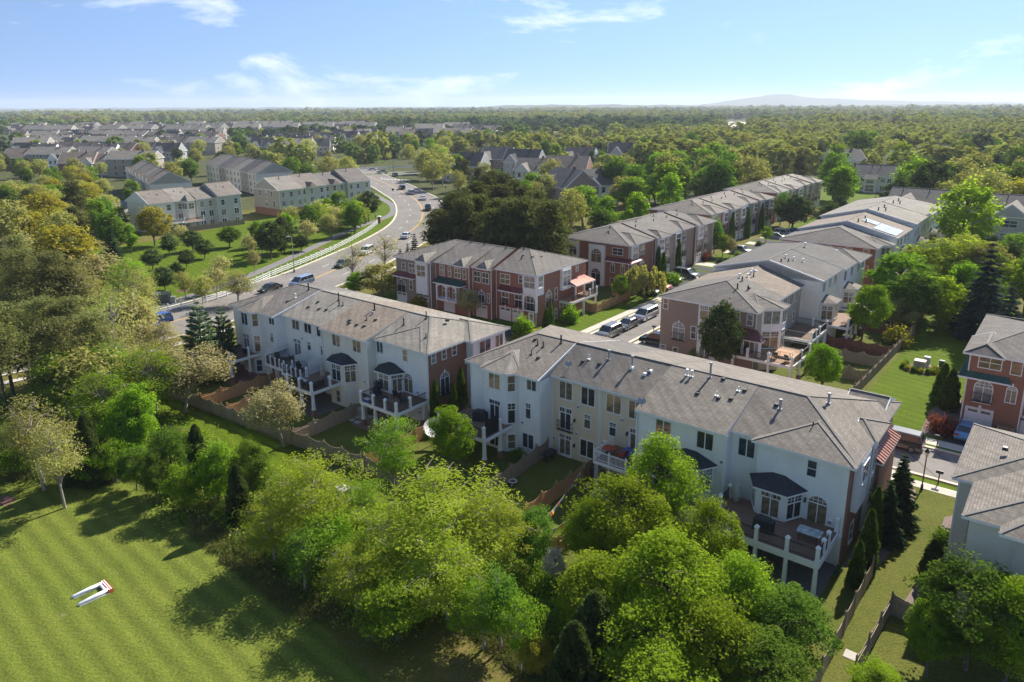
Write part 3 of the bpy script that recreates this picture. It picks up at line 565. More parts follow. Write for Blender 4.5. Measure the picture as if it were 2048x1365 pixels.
bay(a4, 2.6, 3.7, 1.35, 2.9, 5.3, SH_K, SID_W, wins=('t', 't', 'f'), wz=3.2, wh=1.9)
for y in (.85, 2.5, 4.15): win(a4, 'x1', y, 7.1, .62, 1.05, 's')
win(a4, 'x1', 2.5, 2.95, 1.33, 2.5, 'a'); balcony(a4, 8.4, 2.9, 1.6, 2.5, R_(90)); win(a4, 'x1', 4.4, .4, .5, 1.3, 's')
deck(a4, 2.4, 8.2, -4.7, 0, 2.95, [(2.6, -4.5), (4.6, -4.5), (8.0, -4.5), (8.0, -.5)], [((2.5, -4.6), (4.5, -4.6)), ((4.5, -4.6), (6.4, -4.6)), ((6.4, -4.6), (8.1, -4.6)), ((8.1, -4.5), (8.1, -.2)), ((2.5, -4.5), (2.5, -.3))], [(2.5, -4.6), (4.5, -4.6), (6.4, -4.6), (8.1, -4.6), (8.1, -2.6)], DECK, IRON)
spout(a4, 8.3, 0, 8.3); shed(a4, 8.4, 10.6, 5.8, 12.0, 5.7, 6.3, M_COP); _w = MB(); _w.prism([(8.4, 6.2), (9.4, 6.2), (9.4, 12), (8.4, 12)], -.2, 8.45); _w.obj('side_wall', SID_W, a4)
_r = MB(); hip(_r, 5.0, 9.9, 5.4, 12.52, 8.51, 8.9, 9.6, 0, 3.4, axis=0); _r.obj('roof', [SH_L, TRIM, SID_W, CAP], a4); winat(a4, 9.41, 8.3, 6.5, 1.9, 1.4, 'd', 90); winat(a4, 9.41, 10.9, 6.5, 1.3, 1.4, 'd', 90)
pipe(a4, 1.6, 3.0, .8, .07); pipe(a4, 3.4, 4.9, .9, .07); boxvent(a4, 4.2, 2.0, -.2); pipe(a4, 6.3, 1.9, .5, .06); boxvent(a4, 5.5, 6.2, -.1)
# --- row C, garages towards the camera
GC = 'brick townhouses with garages across the court'
def porch(t, x0, x1, z0, z1, d=.25, m=None, n=2, y=0.):          # arched white porch frame in front of a recess
    b = MB(); w = (x1-x0)/n
    for i in range(n+1): b.box(x0+i*w-.14, x0+i*w+.14, y-d, y, z0, z1)
    for i in range(n):
        a = x0+i*w+.14; c = x0+(i+1)*w-.14; k = 6; r = (c-a)/2
        for j in range(k):
            t0, t1 = math.pi*j/k, math.pi*(j+1)/k; xa, xb = (a+c)/2-r*math.cos(t0), (a+c)/2-r*math.cos(t1); za = z1-.75+min(.6, r*.6)*math.sin(t0); zb = z1-.75+min(.6, r*.6)*math.sin(t1)
            b.hexa([(xa, y-d, za), (xb, y-d, zb), (xb, y, zb), (xa, y, za), (xa, y-d, z1), (xb, y-d, z1), (xb, y, z1), (xa, y, z1)])
    b.box(x0-.14, x1+.14, y-d-.03, y, z0-.2, z0)
    return b.obj('porch', m or TRIM, t)
c1 = unit('townhouse', 'tan brick end townhouse with red metal roof and white bay, left end of court row', -94, 85.3, 0, 8.5, 16.7, 8.5, 8.4, 10.9, [BR_T, BR_T, BR_T, BR_T], SH_X, hl=6.5, group=GC)
_w = MB(); _w.box(5.2, 7.9, -.35, 0, 2.6, 8.2); _w.obj('front_bay', TRIM, c1); win(c1, 'y0', 6.55, 5.8, 2.0, 1.9, 'm', .35); win(c1, 'y0', 6.55, 2.5, 1.8, 2.2, 'a'); balcony(c1, 6.55, 2.5, 2.2)
shed(c1, -.5, 5.0, -.9, .0, 5.2, 5.9, M_RED, hipl=.8); win(c1, 'y0', 4.0, 6.0, 1.4, 1.6, 'm'); win(c1, 'y0', 1.9, 6.3, .8, 1.2, 's')
win(c1, 'y0', 1.2, 2.3, 1.9, 2.1, 'a'); balcony(c1, 1.2, 2.3, 2.2); win(c1, 'y0', 3.6, 3.0, .6, 1.5, 's'); win(c1, 'y0', 1.2, 0, 2.3, 2.1, 'g'); win(c1, 'y0', 6.6, 0, 2.3, 2.1, 'g')
c2 = unit('townhouse', 'red brick townhouse with green metal porch roof in court row', -85.5, 86.5, 0, 7.7, 15.5, 8.5, 7.2, 10.9, [BR_R, BR_R, BR_R, BR_R], SH_X, group=GC)
for x, w in ((1.6, 1.0), (3.3, .55), (5.1, 1.3), (6.7, .6)): win(c2, 'y0', x, 6.3, w, 1.6, 'm' if w > .9 else 's')
shed(c2, .6, 6.9, -1.4, 0, 5.2, 5.9, M_GRN); porch(c2, 1.2, 5.6, 2.4, 5.0, .25, None, 2, -.9); _w = MB(); _w.box(1.0, 5.8, -.95, 0, 2.0, 2.4); _w.obj('porch_floor', TRIM, c2)
win(c2, 'y0', 2.3, 2.5, 1.5, 2.2, 'm'); win(c2, 'y0', 4.6, 2.5, 1.3, 2.2, 'm'); win(c2, 'y0', 3.1, 0, 2.3, 2.1, 'g'); win(c2, 'y0', 6.8, 2.9, .8, 1.7, 's')
c3 = unit('townhouse', 'narrow red brick townhouse with arched window in court row', -77.8, 87.3, 0, 4.1, 14.7, 8.5, 6.4, 10.9, [BR_R, BR_R, BR_R, BR_R], SH_X, group=GC)
for x in (1.05, 2.85): win(c3, 'y0', x, 6.0, 1.3, 1.7, 'm')
win(c3, 'y0', 1.95, 2.6, 1.3, 1.9, 'a'); win(c3, 'y0', .5, 2.8, .4, 1.5, 's'); win(c3, 'y0', 3.4, 2.8, .4, 1.5, 's'); win(c3, 'y0', 1.95, 0, 2.2, 2.1, 'g')
c4 = unit('townhouse', 'red brick corner townhouse with white turret and two garages, right end of court row', -73.7, 88.5, 0, 8.2, 13.8, 8.5, 6.6, 10.8, [BR_R, BR_R, BR_R, BR_R], SH_X, hr=6.2, group=GC)
_w = MB(); _w.box(5.75, 8.5, -.35, 1.6, 5.1, 8.2); _w.obj('turret', TRIM, c4); win(c4, 'y0', 7.1, 6.3, 2.1, 1.8, 'm', .36, g=3); winat(c4, 8.51, .7, 6.3, 1.1, 1.8, 'm', 90)
porch(c4, 5.85, 8.35, 2.6, 5.2, .3, None, 1, -.05); win(c4, 'y0', 7.0, 2.7, 1.4, 2.1, 'm'); balcony(c4, 7.1, 2.7, 2.1, -.1)
shed(c4, 1.0, 5.7, -.9, 0, 5.2, 5.9, M_RED); win(c4, 'y0', 1.9, 6.2, 1.9, 1.5, 'm'); win(c4, 'y0', 5.1, 6.8, .7, 1.2, 's'); win(c4, 'y0', 1.9, 2.75, 1.4, 2.2, 'm'); win(c4, 'y0', 4.65, 2.75, 1.4, 2.2, 'm'); balcony(c4, 1.9, 2.75, 1.7); balcony(c4, 4.65, 2.75, 1.7)
win(c4, 'y0', 1.9, 0, 2.2, 2.2, 'g'); win(c4, 'y0', 4.5, 0, 2.0, 2.2, 'g'); win(c4, 'y0', 7.2, 0, 1.0, 2.1, 'p')
_w = MB(); _w.box(8.2, 8.7, 6.4, 9.0, 4.7, 8.25); _w.obj('side_bay', TRIM, c4); win(c4, 'x1', 7.7, 5.3, 2.1, 2.6, 't', .5); win(c4, 'x1', 11.5, 7.1, .75, 1.15, 's'); win(c4, 'x1', 3.3, 2.75, 1.5, 2.4, 'a'); balcony(c4, 8.2, 2.7, 1.7, 3.3, R_(90)); win(c4, 'x1', 5.4, 3.4, .6, 1.9, 's'); win(c4, 'x1', 7.4, 1.8, 1.9, .9, 'd'); win(c4, 'x1', 5.4, .2, .55, 1.6, 's')
b = MB(); A, B, C, D = (10.2, 8.4, 5.3), (10.2, 14.2, 5.3), (8.2, 13.6, 6.0), (8.2, 8.6, 6.0); b.poly([A, B, C, D]); seams(b, (A, B), (D, C), 11); b.box(8.2, 10.2, 8.4, 14.2, 5.1, 5.28, 1); b.obj('porch_roof', [M_COP, TRIM], c4)
deck(c4, 8.2, 10.6, 6.4, 14.2, 3.0, [(10.4, 6.6), (10.4, 10.3), (10.4, 14.0)], [((10.5, 10.3), (10.5, 14.1)), ((8.4, 14.15), (10.5, 14.15)), ((10.5, 6.5), (10.5, 10.3))], [(10.5, 14.1), (10.5, 12.0)], DECKO, IRON, .34, False, .3)
for y in (8.6, 11.2, 13.9): column(c4, 9.9, y, 3.0, 5.1, .25, TRIM, False, 'porch_column')
_w = MB(); _w.prism([(-7.5, 13.2), (8.2, 13.2), (8.2, 14.2), (-7.5, 14.2)], -.2, 8.4); _w.obj('rear_wall', BR_R, c4)
for t, ps in ((c1, ((5.5, 8.0, .8), (3.6, 7.2, .3))), (c2, ((2.0, 7.0, 1.0), (5.2, 6.8, .6))), (c3, ((2.4, 5.9, .8),)), (c4, ((1.0, 6.2, .9), (2.6, 3.5, .4), (4.6, 7.2, .4)))):
    for x, y, h in ps: pipe(t, x, y, h, .08)
for t, x in ((c4, 4.1), (c4, 2.2)): boxvent(t, x, 4.4)
for t, x0, x1 in ((c1, 5.3, 7.9), (c2, 4.6, 7.1), (c3, 1.2, 3.8)):      # small cross gables over the fronts
    r = MB(); hip(r, -.7, 5.2, x0, x1, 8.52, (x0+x1)/2, 9.6, 0.9, 0, axis=1, caps=False); r.obj('roof', [SH_L, TRIM, BR_R, CAP], t)

for t, y, xs in ((b5, -.7, ((8.3, 3.25), (7.9, .9))), (b1, 0, ((6.9, 3.2), (8.7, 1.3))), (b2, 0, ((.35, 1.5), (3.0, 2.75), (3.1, 5.6))), (b3, 0, ((.5, 2.7), (2.4, 5.6))), (b4, 0, ((.6, 3.2), (8.0, 5.7))), (a4, 0, ((6.7, 3.3), (6.9, 1.0))), (a3, 0, ((7.6, 3.2),)), (a2, 0, ((3.6, 5.8), (.6, 2.6)))):
    for x, z in xs: q = MB(); q.box(x-.16, x+.16, y-.1, y, z, z+.32); q.box(x-.12, x+.12, y-.12, y-.1, z+.05, z+.27, 1); q.obj('wall_vent', [TRIM, UGREY], t)
# --- row D, end wall towards the camera, backs to the right
GD = 'townhouses in the row behind the side lawn'
d1 = unit('townhouse', 'tan brick end townhouse with white stair window and red porch roof, behind nearest centre row', -30.8, 88.9, 90, 9.4, 13.4, 8.5, 6.4, 10.6, [SID_T, SID_T, BR_T, BR_T], SH_X, hl=5.6, group=GD)
# x0 end wall: local y runs from the back (u=-30.8) to the street (u=-44.2)
def ux(u): return -30.8-u
for u, z, w, h, k in ((-43.5, 6.8, .66, 1.35, 's'), (-41.4, 2.7, 1.7, 2.4, 'a'), (-39.2, 3.3, .65, 1.65, 's'), (-43.6, .5, .8, .95, 's'), (-41.7, .5, .7, .9, 's')): win(d1, 'x0', ux(u), z, w, h, k)
balcony(d1, 0, 2.65, 1.9, ux(-41.4), R_(-90))
_w = MB(); _w.box(-.35, 0, ux(-35.6), ux(-38.5), -.2, 8.2); _w.obj('stair_bay', TRIM, d1)
winat(d1, -.36, ux(-37.1), 6.35, 2.3, 1.85, 't', -90, None, 1); winat(d1, -.36, ux(-37.5), 4.3, 1.4, 1.7, 'd', -90, None, 1); winat(d1, -.36, ux(-37.3), .9, 1.4, 1.6, 'd', -90, None, 3)
b = MB(); b.poly([(-1.4, ux(-34.6), 5.0), (-1.4, ux(-29.4), 5.0), (0, ux(-30.6), 6.1), (0, ux(-34.6), 6.1)][::-1]); b.box(-1.4, 0, ux(-34.6), ux(-29.4), 4.85, 4.98, 1) if False else None
b.prism([(-1.4, ux(-29.4)), (-1.4, ux(-34.6)), (0, ux(-34.6)), (0, ux(-29.4))], 4.84, 4.99, 1); b.poly([(-1.4, ux(-29.4), 5.0), (0, ux(-29.4), 5.0), (0, ux(-30.6), 6.1)]); seams(b, ((-1.4, ux(-34.6), 5.0), (-1.4, ux(-29.4), 5.0)), ((0, ux(-34.6), 6.1), (0, ux(-30.6), 6.1)), 11); b.obj('porch_roof', [M_RED, TRIM], d1)
for u in (-33.9, -31.9, -29.7): column(d1, -1.15, ux(u), 2.95, 4.85, .3, TRIM, False, 'porch_column')
win(d1, 'x0', ux(-33.3), 6.6, .7, 1.35, 's'); win(d1, 'x0', ux(-31.6), 6.6, .7, 1.35, 's'); win(d1, 'x0', ux(-32.2), 3.0, 1.5, 2.2, 'd')
deck(d1, -2.0, 4.9, -5.6, .0, 2.95, [(-1.8, -5.4), (1.6, -5.4), (4.7, -5.4), (-1.8, -2.6)], [((-1.9, -5.5), (1.6, -5.5)), ((1.6, -5.5), (4.8, -5.5)), ((-1.95, -5.4), (-1.95, -.3)), ((4.85, -5.4), (4.85, -.3))], [(-1.9, -5.5), (1.6, -5.5), (4.8, -5.5), (-1.95, -2.6)], DECKO, IRON)
deck(d1, -2.0, 0, .05, 4.2, 2.95, [(-1.8, 2.0), (-1.8, 4.0)], [((-1.95, .1), (-1.95, 4.1))], [(-1.95, .1), (-1.95, 4.1)], DECKO, IRON)
tower(d1, 4.6, 5.0, 2.0, 8.5, SID_W, SH_G, [(6.4, 1.7, ('d', 'd', 'd')), (3.1, 2.2, ('t', 'f', 't'))], ang=1.6)
pipe(d1, 4.3, 4.4, .8, .1); pipe(d1, 5.4, 3.4, .7, .06); pipe(d1, 6.0, 3.5, .6, .06); pipe(d1, 8.0, 5.2, .7, .1); boxvent(d1, 6.6, 3.6); pipe(d1, 8.9, 5.9, .5, .1, TRIM, True)
d2 = unit('townhouse', 'low tan sided townhouse between brick end and cream gable wall, behind nearest centre row', -30.8, 98.3, 90, 8.7, 13.4, 8.5, 6.4, 10.6, [SID_T, SID_T, BR_R, SID_T], SH_B, group=GD)
for x in (1.6, 4.2, 6.6): win(d2, 'y0', x, 6.5, 1.3, 1.5)
win(d2, 'y0', 2.2, 3.0, 1.6, 2.2, 'f'); win(d2, 'y0', 6.0, 3.6, .8, 1.4, 's'); win(d2, 'y0', 2.2, .5, 1.5, 1.8)
deck(d2, .4, 7.6, -4.4, 0, 2.9, [(.7, -4.2), (4.0, -4.2), (7.4, -4.2)], [((.5, -4.3), (4.0, -4.3)), ((4.0, -4.3), (7.5, -4.3)), ((7.55, -4.2), (7.55, -.2)), ((.45, -4.2), (.45, -.2))], [(.5, -4.3), (2.4, -4.3), (4.0, -4.3), (7.5, -4.3), (7.55, -2.4)], DECK, IRON)
for x, y in ((1.2, 5.4), (3.0, 5.6), (4.0, 5.8)): pipe(d2, x, y, .4, .1, TRIM, True)
pipe(d2, 2.4, 5.0, .9, .09); boxvent(d2, 5.2, 5.7, 0, TRIM)
d3 = unit('townhouse', 'cream sided taller townhouse with big blank gable wall and bay windows', -28.2, 107, 90, 10, 16, 9.45, 7.8, 11.6, [SID_I, SID_I, BR_R, SID_I], SH_D, group=GD, rk=(True, False))
for x in (1.8, 4.8, 7.6): win(d3, 'y0', x, 7.5, 1.1, 1.4)
bay(d3, 3.4, 4.2, 1.6, -.2, 5.9, SH_G, SID_I, wins=('t', 't', 't'), wz=3.4, wh=2.0); win(d3, 'y0', 8.0, 3.4, 1.4, 2.0)
deck(d3, .6, 9.4, -4.2, 0, 3.0, [(.9, -4.0), (3.4, -4.0), (6.0, -4.0), (9.1, -4.0)], [((.7, -4.1), (4.0, -4.1)), ((4.0, -4.1), (9.2, -4.1))], [(.7, -4.1), (4.0, -4.1), (6.4, -4.1), (9.2, -4.1)], DECK, IRON)
for x, y in ((1.5, 6.4), (3.0, 5.8), (4.2, 6.6), (4.6, 5.5), (5.6, 4.4)): pipe(d3, x, y, .4, .1, TRIM if x > 4 else IRON, x > 4)
d4 = unit('townhouse', 'white sided end townhouse with hipped roof, far end of second row', -27.8, 117, 90, 14, 16.4, 9.4, 8.0, 11.6, [SID_W, BR_R, BR_R, SID_W], SH_D, hr=6.5, group=GD)
bay(d4, 3.6, 4.2, 1.6, 2.9, 6.0, SH_G, SID_I, wins=('t', 't', 't'), wz=3.4, wh=2.0)
for x in (1.6, 5.5, 9.6, 12.4): win(d4, 'y0', x, 7.3, 1.2, 1.5)
_r = MB(); hip(_r, -.9, 6.0, 6.6, 14.4, 9.41, 10.5, 10.7, 3.9, 0, axis=1); _r.obj('roof', [SH_D, TRIM, SID_W, CAP], d4); deck(d4, 1, 8, -4.2, 0, 3.0, [(1.2, -4), (4.5, -4), (7.8, -4)], [((1.1, -4.1), (7.9, -4.1))], [(1.1, -4.1), (4.5, -4.1), (7.9, -4.1)])
pipe(d4, 4.2, 7.2, .6, .12, TRIM, True); boxvent(d4, 9, 3.5, 0, TRIM)
# --- row H further along
GH = 'townhouses in the far right row'
h1 = unit('townhouse', 'brown brick end townhouse with stone-trimmed windows, first in row with solar panels', -28.6, 142.2, 90, 9.2, 17, 8.6, 8.2, 10.9, [SID_C, SID_C, BR_R, BR_R], SH_X, hl=6, group=GH)
for y, z, w, h, k in ((15.4, 6.6, 1.2, 1.5, 'd'), (9.4, 6.6, 2.6, 1.5, 'm'), (4.6, 6.6, 1.0, 1.5, 's'), (1.6, 6.6, .9, 1.5, 's'), (1.4, 3.2, .9, 1.9, 's'), (9.0, 3.0, 2.0, 2.2, 'm'), (5.0, 3.0, 1.2, 2.0, 's')): win(h1, 'x0', y, z, w, h, k)
_w = MB(); _w.box(-.3, 0, 7.6, 11.4, -.2, 8.2); _w.box(-.3, 0, 13.6, 17, -.2, 8.2); _w.obj('stair_bay', SID_C, h1); winat(h1, -.31, 9.5, 6.4, 2.6, 1.6, 't', -90)
tower(h1, 5.6, 4.6, 1.6, 8.6, SID_C, SH_G, [(6.4, 1.7, ('d', 'd', 'd')), (3.1, 2.2, ('t', 't', 't'))], ang=1.3)
deck(h1, 0, 8, -4.6, 0, 3.0, [(.3, -4.4), (4, -4.4), (7.8, -4.4)], [((.1, -4.5), (7.9, -4.5)), ((.05, -4.4), (.05, -.3))], [(.1, -4.5), (4, -4.5), (7.9, -4.5)])
h2 = unit('townhouse', 'white sided townhouse with pale reflecting solar panels on its roof', -27.2, 151.4, 90, 14.6, 18, 9.3, 9., 11.8, [SID_W, SID_W, BR_R, SID_W], SH_B, group=GH, rk=(True, False))
h3 = unit('townhouse', 'white sided townhouse above the solar panels with plain brown roof', -26.8, 166, 90, 13, 18.4, 10.1, 9.2, 12.5, [SID_W, SID_W, BR_R, SID_W], SH_L, group=GH, rk=(True, False))
h4 = unit('townhouse', 'white sided townhouse with hipped end, last in row with solar panels', -26.6, 179, 90, 20, 18.6, 10.1, 9.3, 12.6, [SID_W, SID_W, BR_R, SID_W], SH_L, hr=7, group=GH)
for t in (h2, h3, h4):
    for x in (2.0, 5.0, 8.5, 11.5): win(t, 'y0', x, 7.2, 1.2, 1.5); win(t, 'y0', x, 3.4, 1.2, 1.8, 't')
    bay(t, 6.5, 4.2, 1.6, -.2, 5.9, SH_D, SID_W, wins=('t', 't', 't'), wz=3.4, wh=2.0)
    for x, y in ((2, 7.5), (4, 6.5), (7, 7.4)): pipe(t, x, y, .7, .12)
b = MB()
def rz2(y): return roofz(y, -.42, 9.3, 9., 11.8, 18.42)
for (y0, y1, x0, x1) in ((.2, 4.4, .6, 7.6), (4.5, 7.4, 4.4, 7.6)):
    nx, ny = int((x1-x0)/1.0), max(2, int((y1-y0)/1.6))
    for i in range(nx):
        for j in range(ny):
            xa, xb = x0+(x1-x0)*i/nx+.02, x0+(x1-x0)*(i+1)/nx-.02; ya, yb = y0+(y1-y0)*j/ny+.02, y0+(y1-y0)*(j+1)/ny-.02
            q = MB(); q.hexa([(xa, ya, rz2(ya)+.06), (xb, ya, rz2(ya)+.06), (xb, yb, rz2(yb)+.06), (xa, yb, rz2(yb)+.06), (xa, ya, rz2(ya)+.12), (xb, ya, rz2(ya)+.12), (xb, yb, rz2(yb)+.12), (xa, yb, rz2(yb)+.12)]); q.obj('solar_panel', glassm('solar_glass_sheen', (.42, .46, .52), .2) if 'solar_glass_sheen' not in MATS else MATS['solar_glass_sheen'], RP[h2.name][0])  # pale panel colour has the reflective sheen painted in
# --- rows E, F, G: brick fronts on the left of the side street
def front(t, L, wall, seed, e):
    r = random.Random(seed); x = 1.9
    k = 0
    while x < L-1.2:
        if k % 2 == 0:
            b = MB(); b.box(x-1.35, x+1.35, -.4, 0, 5.3, e-.2); b.obj('front_bay', TRIM if r.random() < .7 else TRIMC, t); win(t, 'y0', x, 5.9, 1.9, 2.0, 'm', .4)
        else: win(t, 'y0', x, 6.1, 1.6, 1.7, 'm')
        win(t, 'y0', x, 2.8, 1.5, 2.1, 'a' if r.random() < .6 else 'm'); balcony(t, x, 2.75, 1.9)
        win(t, 'y0', x, 0, 2.3, 2.1, 'g'); x += 3.4; k += 1
    for i in range(int(L/3.2)): pipe(t, 1.2+i*3, 5.2+(i % 2)*1.6, .5, .09)
ROWS = [('E', -65.8, 118., 15.2, 8.6, [(9.6, BR_R), (9.0, BR_T), (9.8, BR_T), (9.2, BR_T)], SH_X, 'brick fronted row beside the weeping tree'),
        ('F', -69.6, 163.5, 16., 8.6, [(10.2, BR_R), (10.3, BR_T), (10.4, BR_T), (10.6, BR_R)], SH_G, 'second brick row up the side street'),
        ('G', -71.2, 214., 16., 8.7, [(10.5, BR_R), (10.5, BR_R), (10.5, BR_T), (11, BR_T)], SH_L, 'farthest brick row up the side street')]
POSW = ['nearest', 'second', 'third', 'farthest']
for nm, u, v, D, e0, us, sm, ph in ROWS:
    for i, (L, wl) in enumerate(us):
        cw = 'red' if wl is BR_R else 'tan'
        e = e0+(0, .06, .0, .08)[i]; t = unit('townhouse', f'{cw} brick townhouse, {POSW[i]} unit of the {ph}', u+(0, .5, -.2, .4)[i], v, 90, L, D, e, D/2, e+2.2, [wl, wl, BR_R, BR_R], sm, hl=6.0 if i == 0 else 0, hr=6.0 if i == 3 else 0, group='townhouses of the '+ph)
        front(t, L, wl, hash((nm, i)) % 97 if False else ord(nm)*7+i, e)
        r = MB(); hw = (3.4, 2.2, 2.9, 3.6)[i]; xc = L*(.5, .3, .62, .55)[i]; hip(r, -1.1 if i % 2 else -.8, 7.0, xc-hw, xc+hw, e+.01, xc, e+.3*hw+.35, hw, 0, axis=1); r.obj('roof', [sm, TRIM, wl, CAP], t)
        if i == 0:                  # entrance end: tall white arched porch, windows, red side roof
            _w = MB(); _w.box(-.5, 0, 5.0, 8.6, 0, 8.0); _w.box(-.4, 0, 11.0, 13.6, 4.2, 8.2); _w.obj('entry_bay', TRIM, t)
            winat(t, -.51, 6.8, 4.6, 2.2, 2.6, 'a', -90); winat(t, -.51, 6.8, .1, 2.0, 3.2, 'a', -90, None, 0); winat(t, -.41, 12.3, 5.4, 1.7, 1.9, 'a', -90)
            for y, z in ((1.2, 3.0), (3.4, 3.0), (1.2, .5), (3.4, .5)): win(t, 'x0', y, z, .85, 1.7 if z > 1 else 1.2, 'a' if z > 1 else 's')
            b = MB(); A, B, C, D_ = (-1.0, 4.6, 5.3), (-1.0, -1.0, 5.3), (0, -1.0, 5.9), (0, 4.6, 5.9); b.poly([A, B, C, D_]); b.poly([(-1., -1., 5.3), (3.4, -1., 5.3), (3.4, 0, 6.0), (0, 0, 6.0)]); b.box(-1., 3.4, -1., 0, 5.12, 5.29, 1); b.box(-1., 0, 0, 4.6, 5.12, 5.29, 1); seams(b, (A, B), (D_, C), 10); seams(b, ((-1., -1., 5.3), (3.4, -1., 5.3)), ((0, 0, 6.), (3.4, 0, 6.)), 9); b.obj('corner_roof', [M_RED if nm != 'F' else SH_D, TRIM], t)
            win(t, 'x0', 2.4, 6.5, 2.2, 1.2, 'm')
        if i == 3:
            b = MB(); b.box(L, L+2.0, 2, 8, 5.2, 5.4); b.poly([(L+2, 2, 5.4), (L+2, 8, 5.4), (L, 8, 6.0), (L, 2, 6.0)], 1); b.obj('porch_roof', [TRIM, M_COP], t)
            for y in (2.2, 7.8): column(t, L+1.8, y, 0, 5.2, .3, TRIM, False, 'porch_column')
        v += L
# --- J, K on the right edge
j1 = unit('townhouse', 'brick townhouse with green metal roof and white garages beside the side lawn', -7.3, 88.4, 0, 5.3, 17, 8.4, 8., 10.7, [BR_R, BR_R, BR_R, BR_R], SH_X, hl=6, group='townhouses at the right edge')
win(j1, 'y0', 1.65, 0, 2.4, 2.1, 'g'); win(j1, 'y0', 1.7, 2.9, 1.6, 2.4, 'a'); balcony(j1, 1.7, 3.0, 1.9); win(j1, 'y0', 4.2, 3.55, .85, 1.75, 'a'); win(j1, 'y0', 4.25, 6.7, .9, 1.5, 'd')
_w = MB(); _w.box(.5, 3.2, .3, .9, 5.6, 8.3); _w.obj('dormer_wall', TRIM, j1)
b = MB(); A, B, C, D = (-.8, -.45, 5.6), (4.0, -.45, 5.6), (3.4, .3, 6.6), (.6, .3, 6.6); E_, F_ = (-.8, 7.2, 5.6), (.0, 6.6, 6.6)
b.poly([A, B, C, D]); b.poly([E_, A, D, F_]); b.prism([(-.8, -.45), (4.0, -.45), (4.0, 0), (0, 0), (0, 7.2), (-.8, 7.2)], 5.42, 5.59, 1); seams(b, (A, B), (D, C), 11); seams(b, (E_, A), (F_, D), 14); b.obj('green_roof', [M_GRN, TRIM], j1)
win(j1, 'y0', 1.9, 6.85, 2.0, 1.2, 'm')
_r = MB(); hip(_r, -.9, 6, -.6, 3.2, 8.42, 1.3, 9.3, 1.6, 0, axis=1); _r.obj('roof', [SH_X, TRIM, BR_R, CAP], j1)
j2 = unit('townhouse', 'brick townhouse cut by the right edge, next to the green metal roof', -2.0, 88.9, 0, 9, 16.5, 8.4, 8., 10.7, [BR_R, BR_R, BR_R, BR_R], SH_X, group='townhouses at the right edge')
for x in (-.1, 3.2): win(j2, 'y0', x+1.1, 0, 2.3, 2.1, 'g'); win(j2, 'y0', x+1.2, 3.4, 1.1, 1.9, 'a'); win(j2, 'y0', x+1.2, 6.6, 1.1, 1.5, 'd')
k1 = unit('townhouse', 'townhouse with light siding and brick side wall, lower right corner', -4.1, 56.4, 0, 14, 10.4, 8.5, 5.2, 10.1, [SID_C, SID_C, BR_R, BR_T], SH_G, hl=5.0, group='townhouses at the right edge')
_w = MB(); _w.prism([(1.3, .3), (1.3, -5.3), (3.9, -5.3), (4.9, -6.2), (8, -6.2), (8, .3)], -.3, 8.4); _w.box(1.24, 1.32, -5.32, .2, -.3, 8.4, 1); _w.obj('wall', [SID_C, BR_T], k1)
_r = MB(); hip(_r, -5.75, 3.0, .88, 14, 8.51, 6.2, 10.0, 5.0, 0, axis=1, rk=(False, False)); hip(_r, 3.0, 9.2, -6.7, .5, 8.53, -3.2, 9.7, 2.8, 0, axis=0, rk=(False, False)); _r.obj('roof', [SH_G, TRIM, SID_C, CAP], k1)
winat(k1, 1.23, -3.6, 3.2, 1.1, 1.7, 's', -90, None, 0); winat(k1, 1.23, -3.6, 6.4, 1.1, 1.5, 's', -90, None, 0); winat(k1, 6.3, -6.22, 6.2, .8, 1.6, 's', 0); winat(k1, 6.3, -6.22, 3.1, 1.2, 2.0, 'd', 0)
for x in (2.2, 5.2): boxvent(k1, x, 4.0)
pipe(k1, 6.5, 4.6, .8, .09, MATS['dish_grey'])
# --- tan row I beyond, lone house
GI = 'tan townhouses at the far right'
for i, (u, L) in enumerate(((-41, 12), (-29, 11), (-18, 12), (-6, 12), (6, 14))):
    t = unit('townhouse', f'tan sided townhouse with projecting gable, number {["one","two","three","four","five"][i]} from the left in the far right row' if False else f'{["tan","taupe","grey green","pale tan","grey"][i]} sided gabled townhouse, {["leftmost","second from left","middle","second from right","rightmost"][i]} of far right row', u, 207+(i % 2)*.8-i*.6, 0, L, 14, 8.5, 7, 12.4, [SID_T, SID_T, SID_T, SID_T], SH_D, group=GI)
    w = [SID_T, SID_T, SID_G, SID_C, SID_G][i]
    _w = MB(); _w.prism([(1.5, .3), (1.5, -4.5), (8.2, -4.5), (8.2, .3)], -.3, 8.4); _w.obj('wing', w, t); _r = MB(); hip(_r, -5.0, 7, 1.0, 8.7, 8.4, 4.85, 11.4, 0, 0, axis=1, caps=False); _r.obj('roof', [SH_L, TRIM, w, CAP], t)
    for z in (6.0, 3.0): win(t, 'y0', 4.8, z, 3.0, 1.5, 'm', 4.5); win(t, 'y0', 10, z, 1.2, 1.5, 'd')
    pipe(t, 3, 5.5, .9, .1); pipe(t, 9, 5.8, .9, .1)
lh = unit('house', 'cream detached house with rear gable porch beyond the far lawn', -74, 309, 0, 15.5, 12, 6.2, 6, 10.2, [SID_C, SID_C, SID_C, SID_C], SH_D, cat='house', ov=.5)
for x in (1.8, 4, 11.2, 13.5):
    win(lh, 'y0', x, 3.9, 1.4, 1.5, 'd'); win(lh, 'y0', x, .8, 1.4, 1.7, 'd')
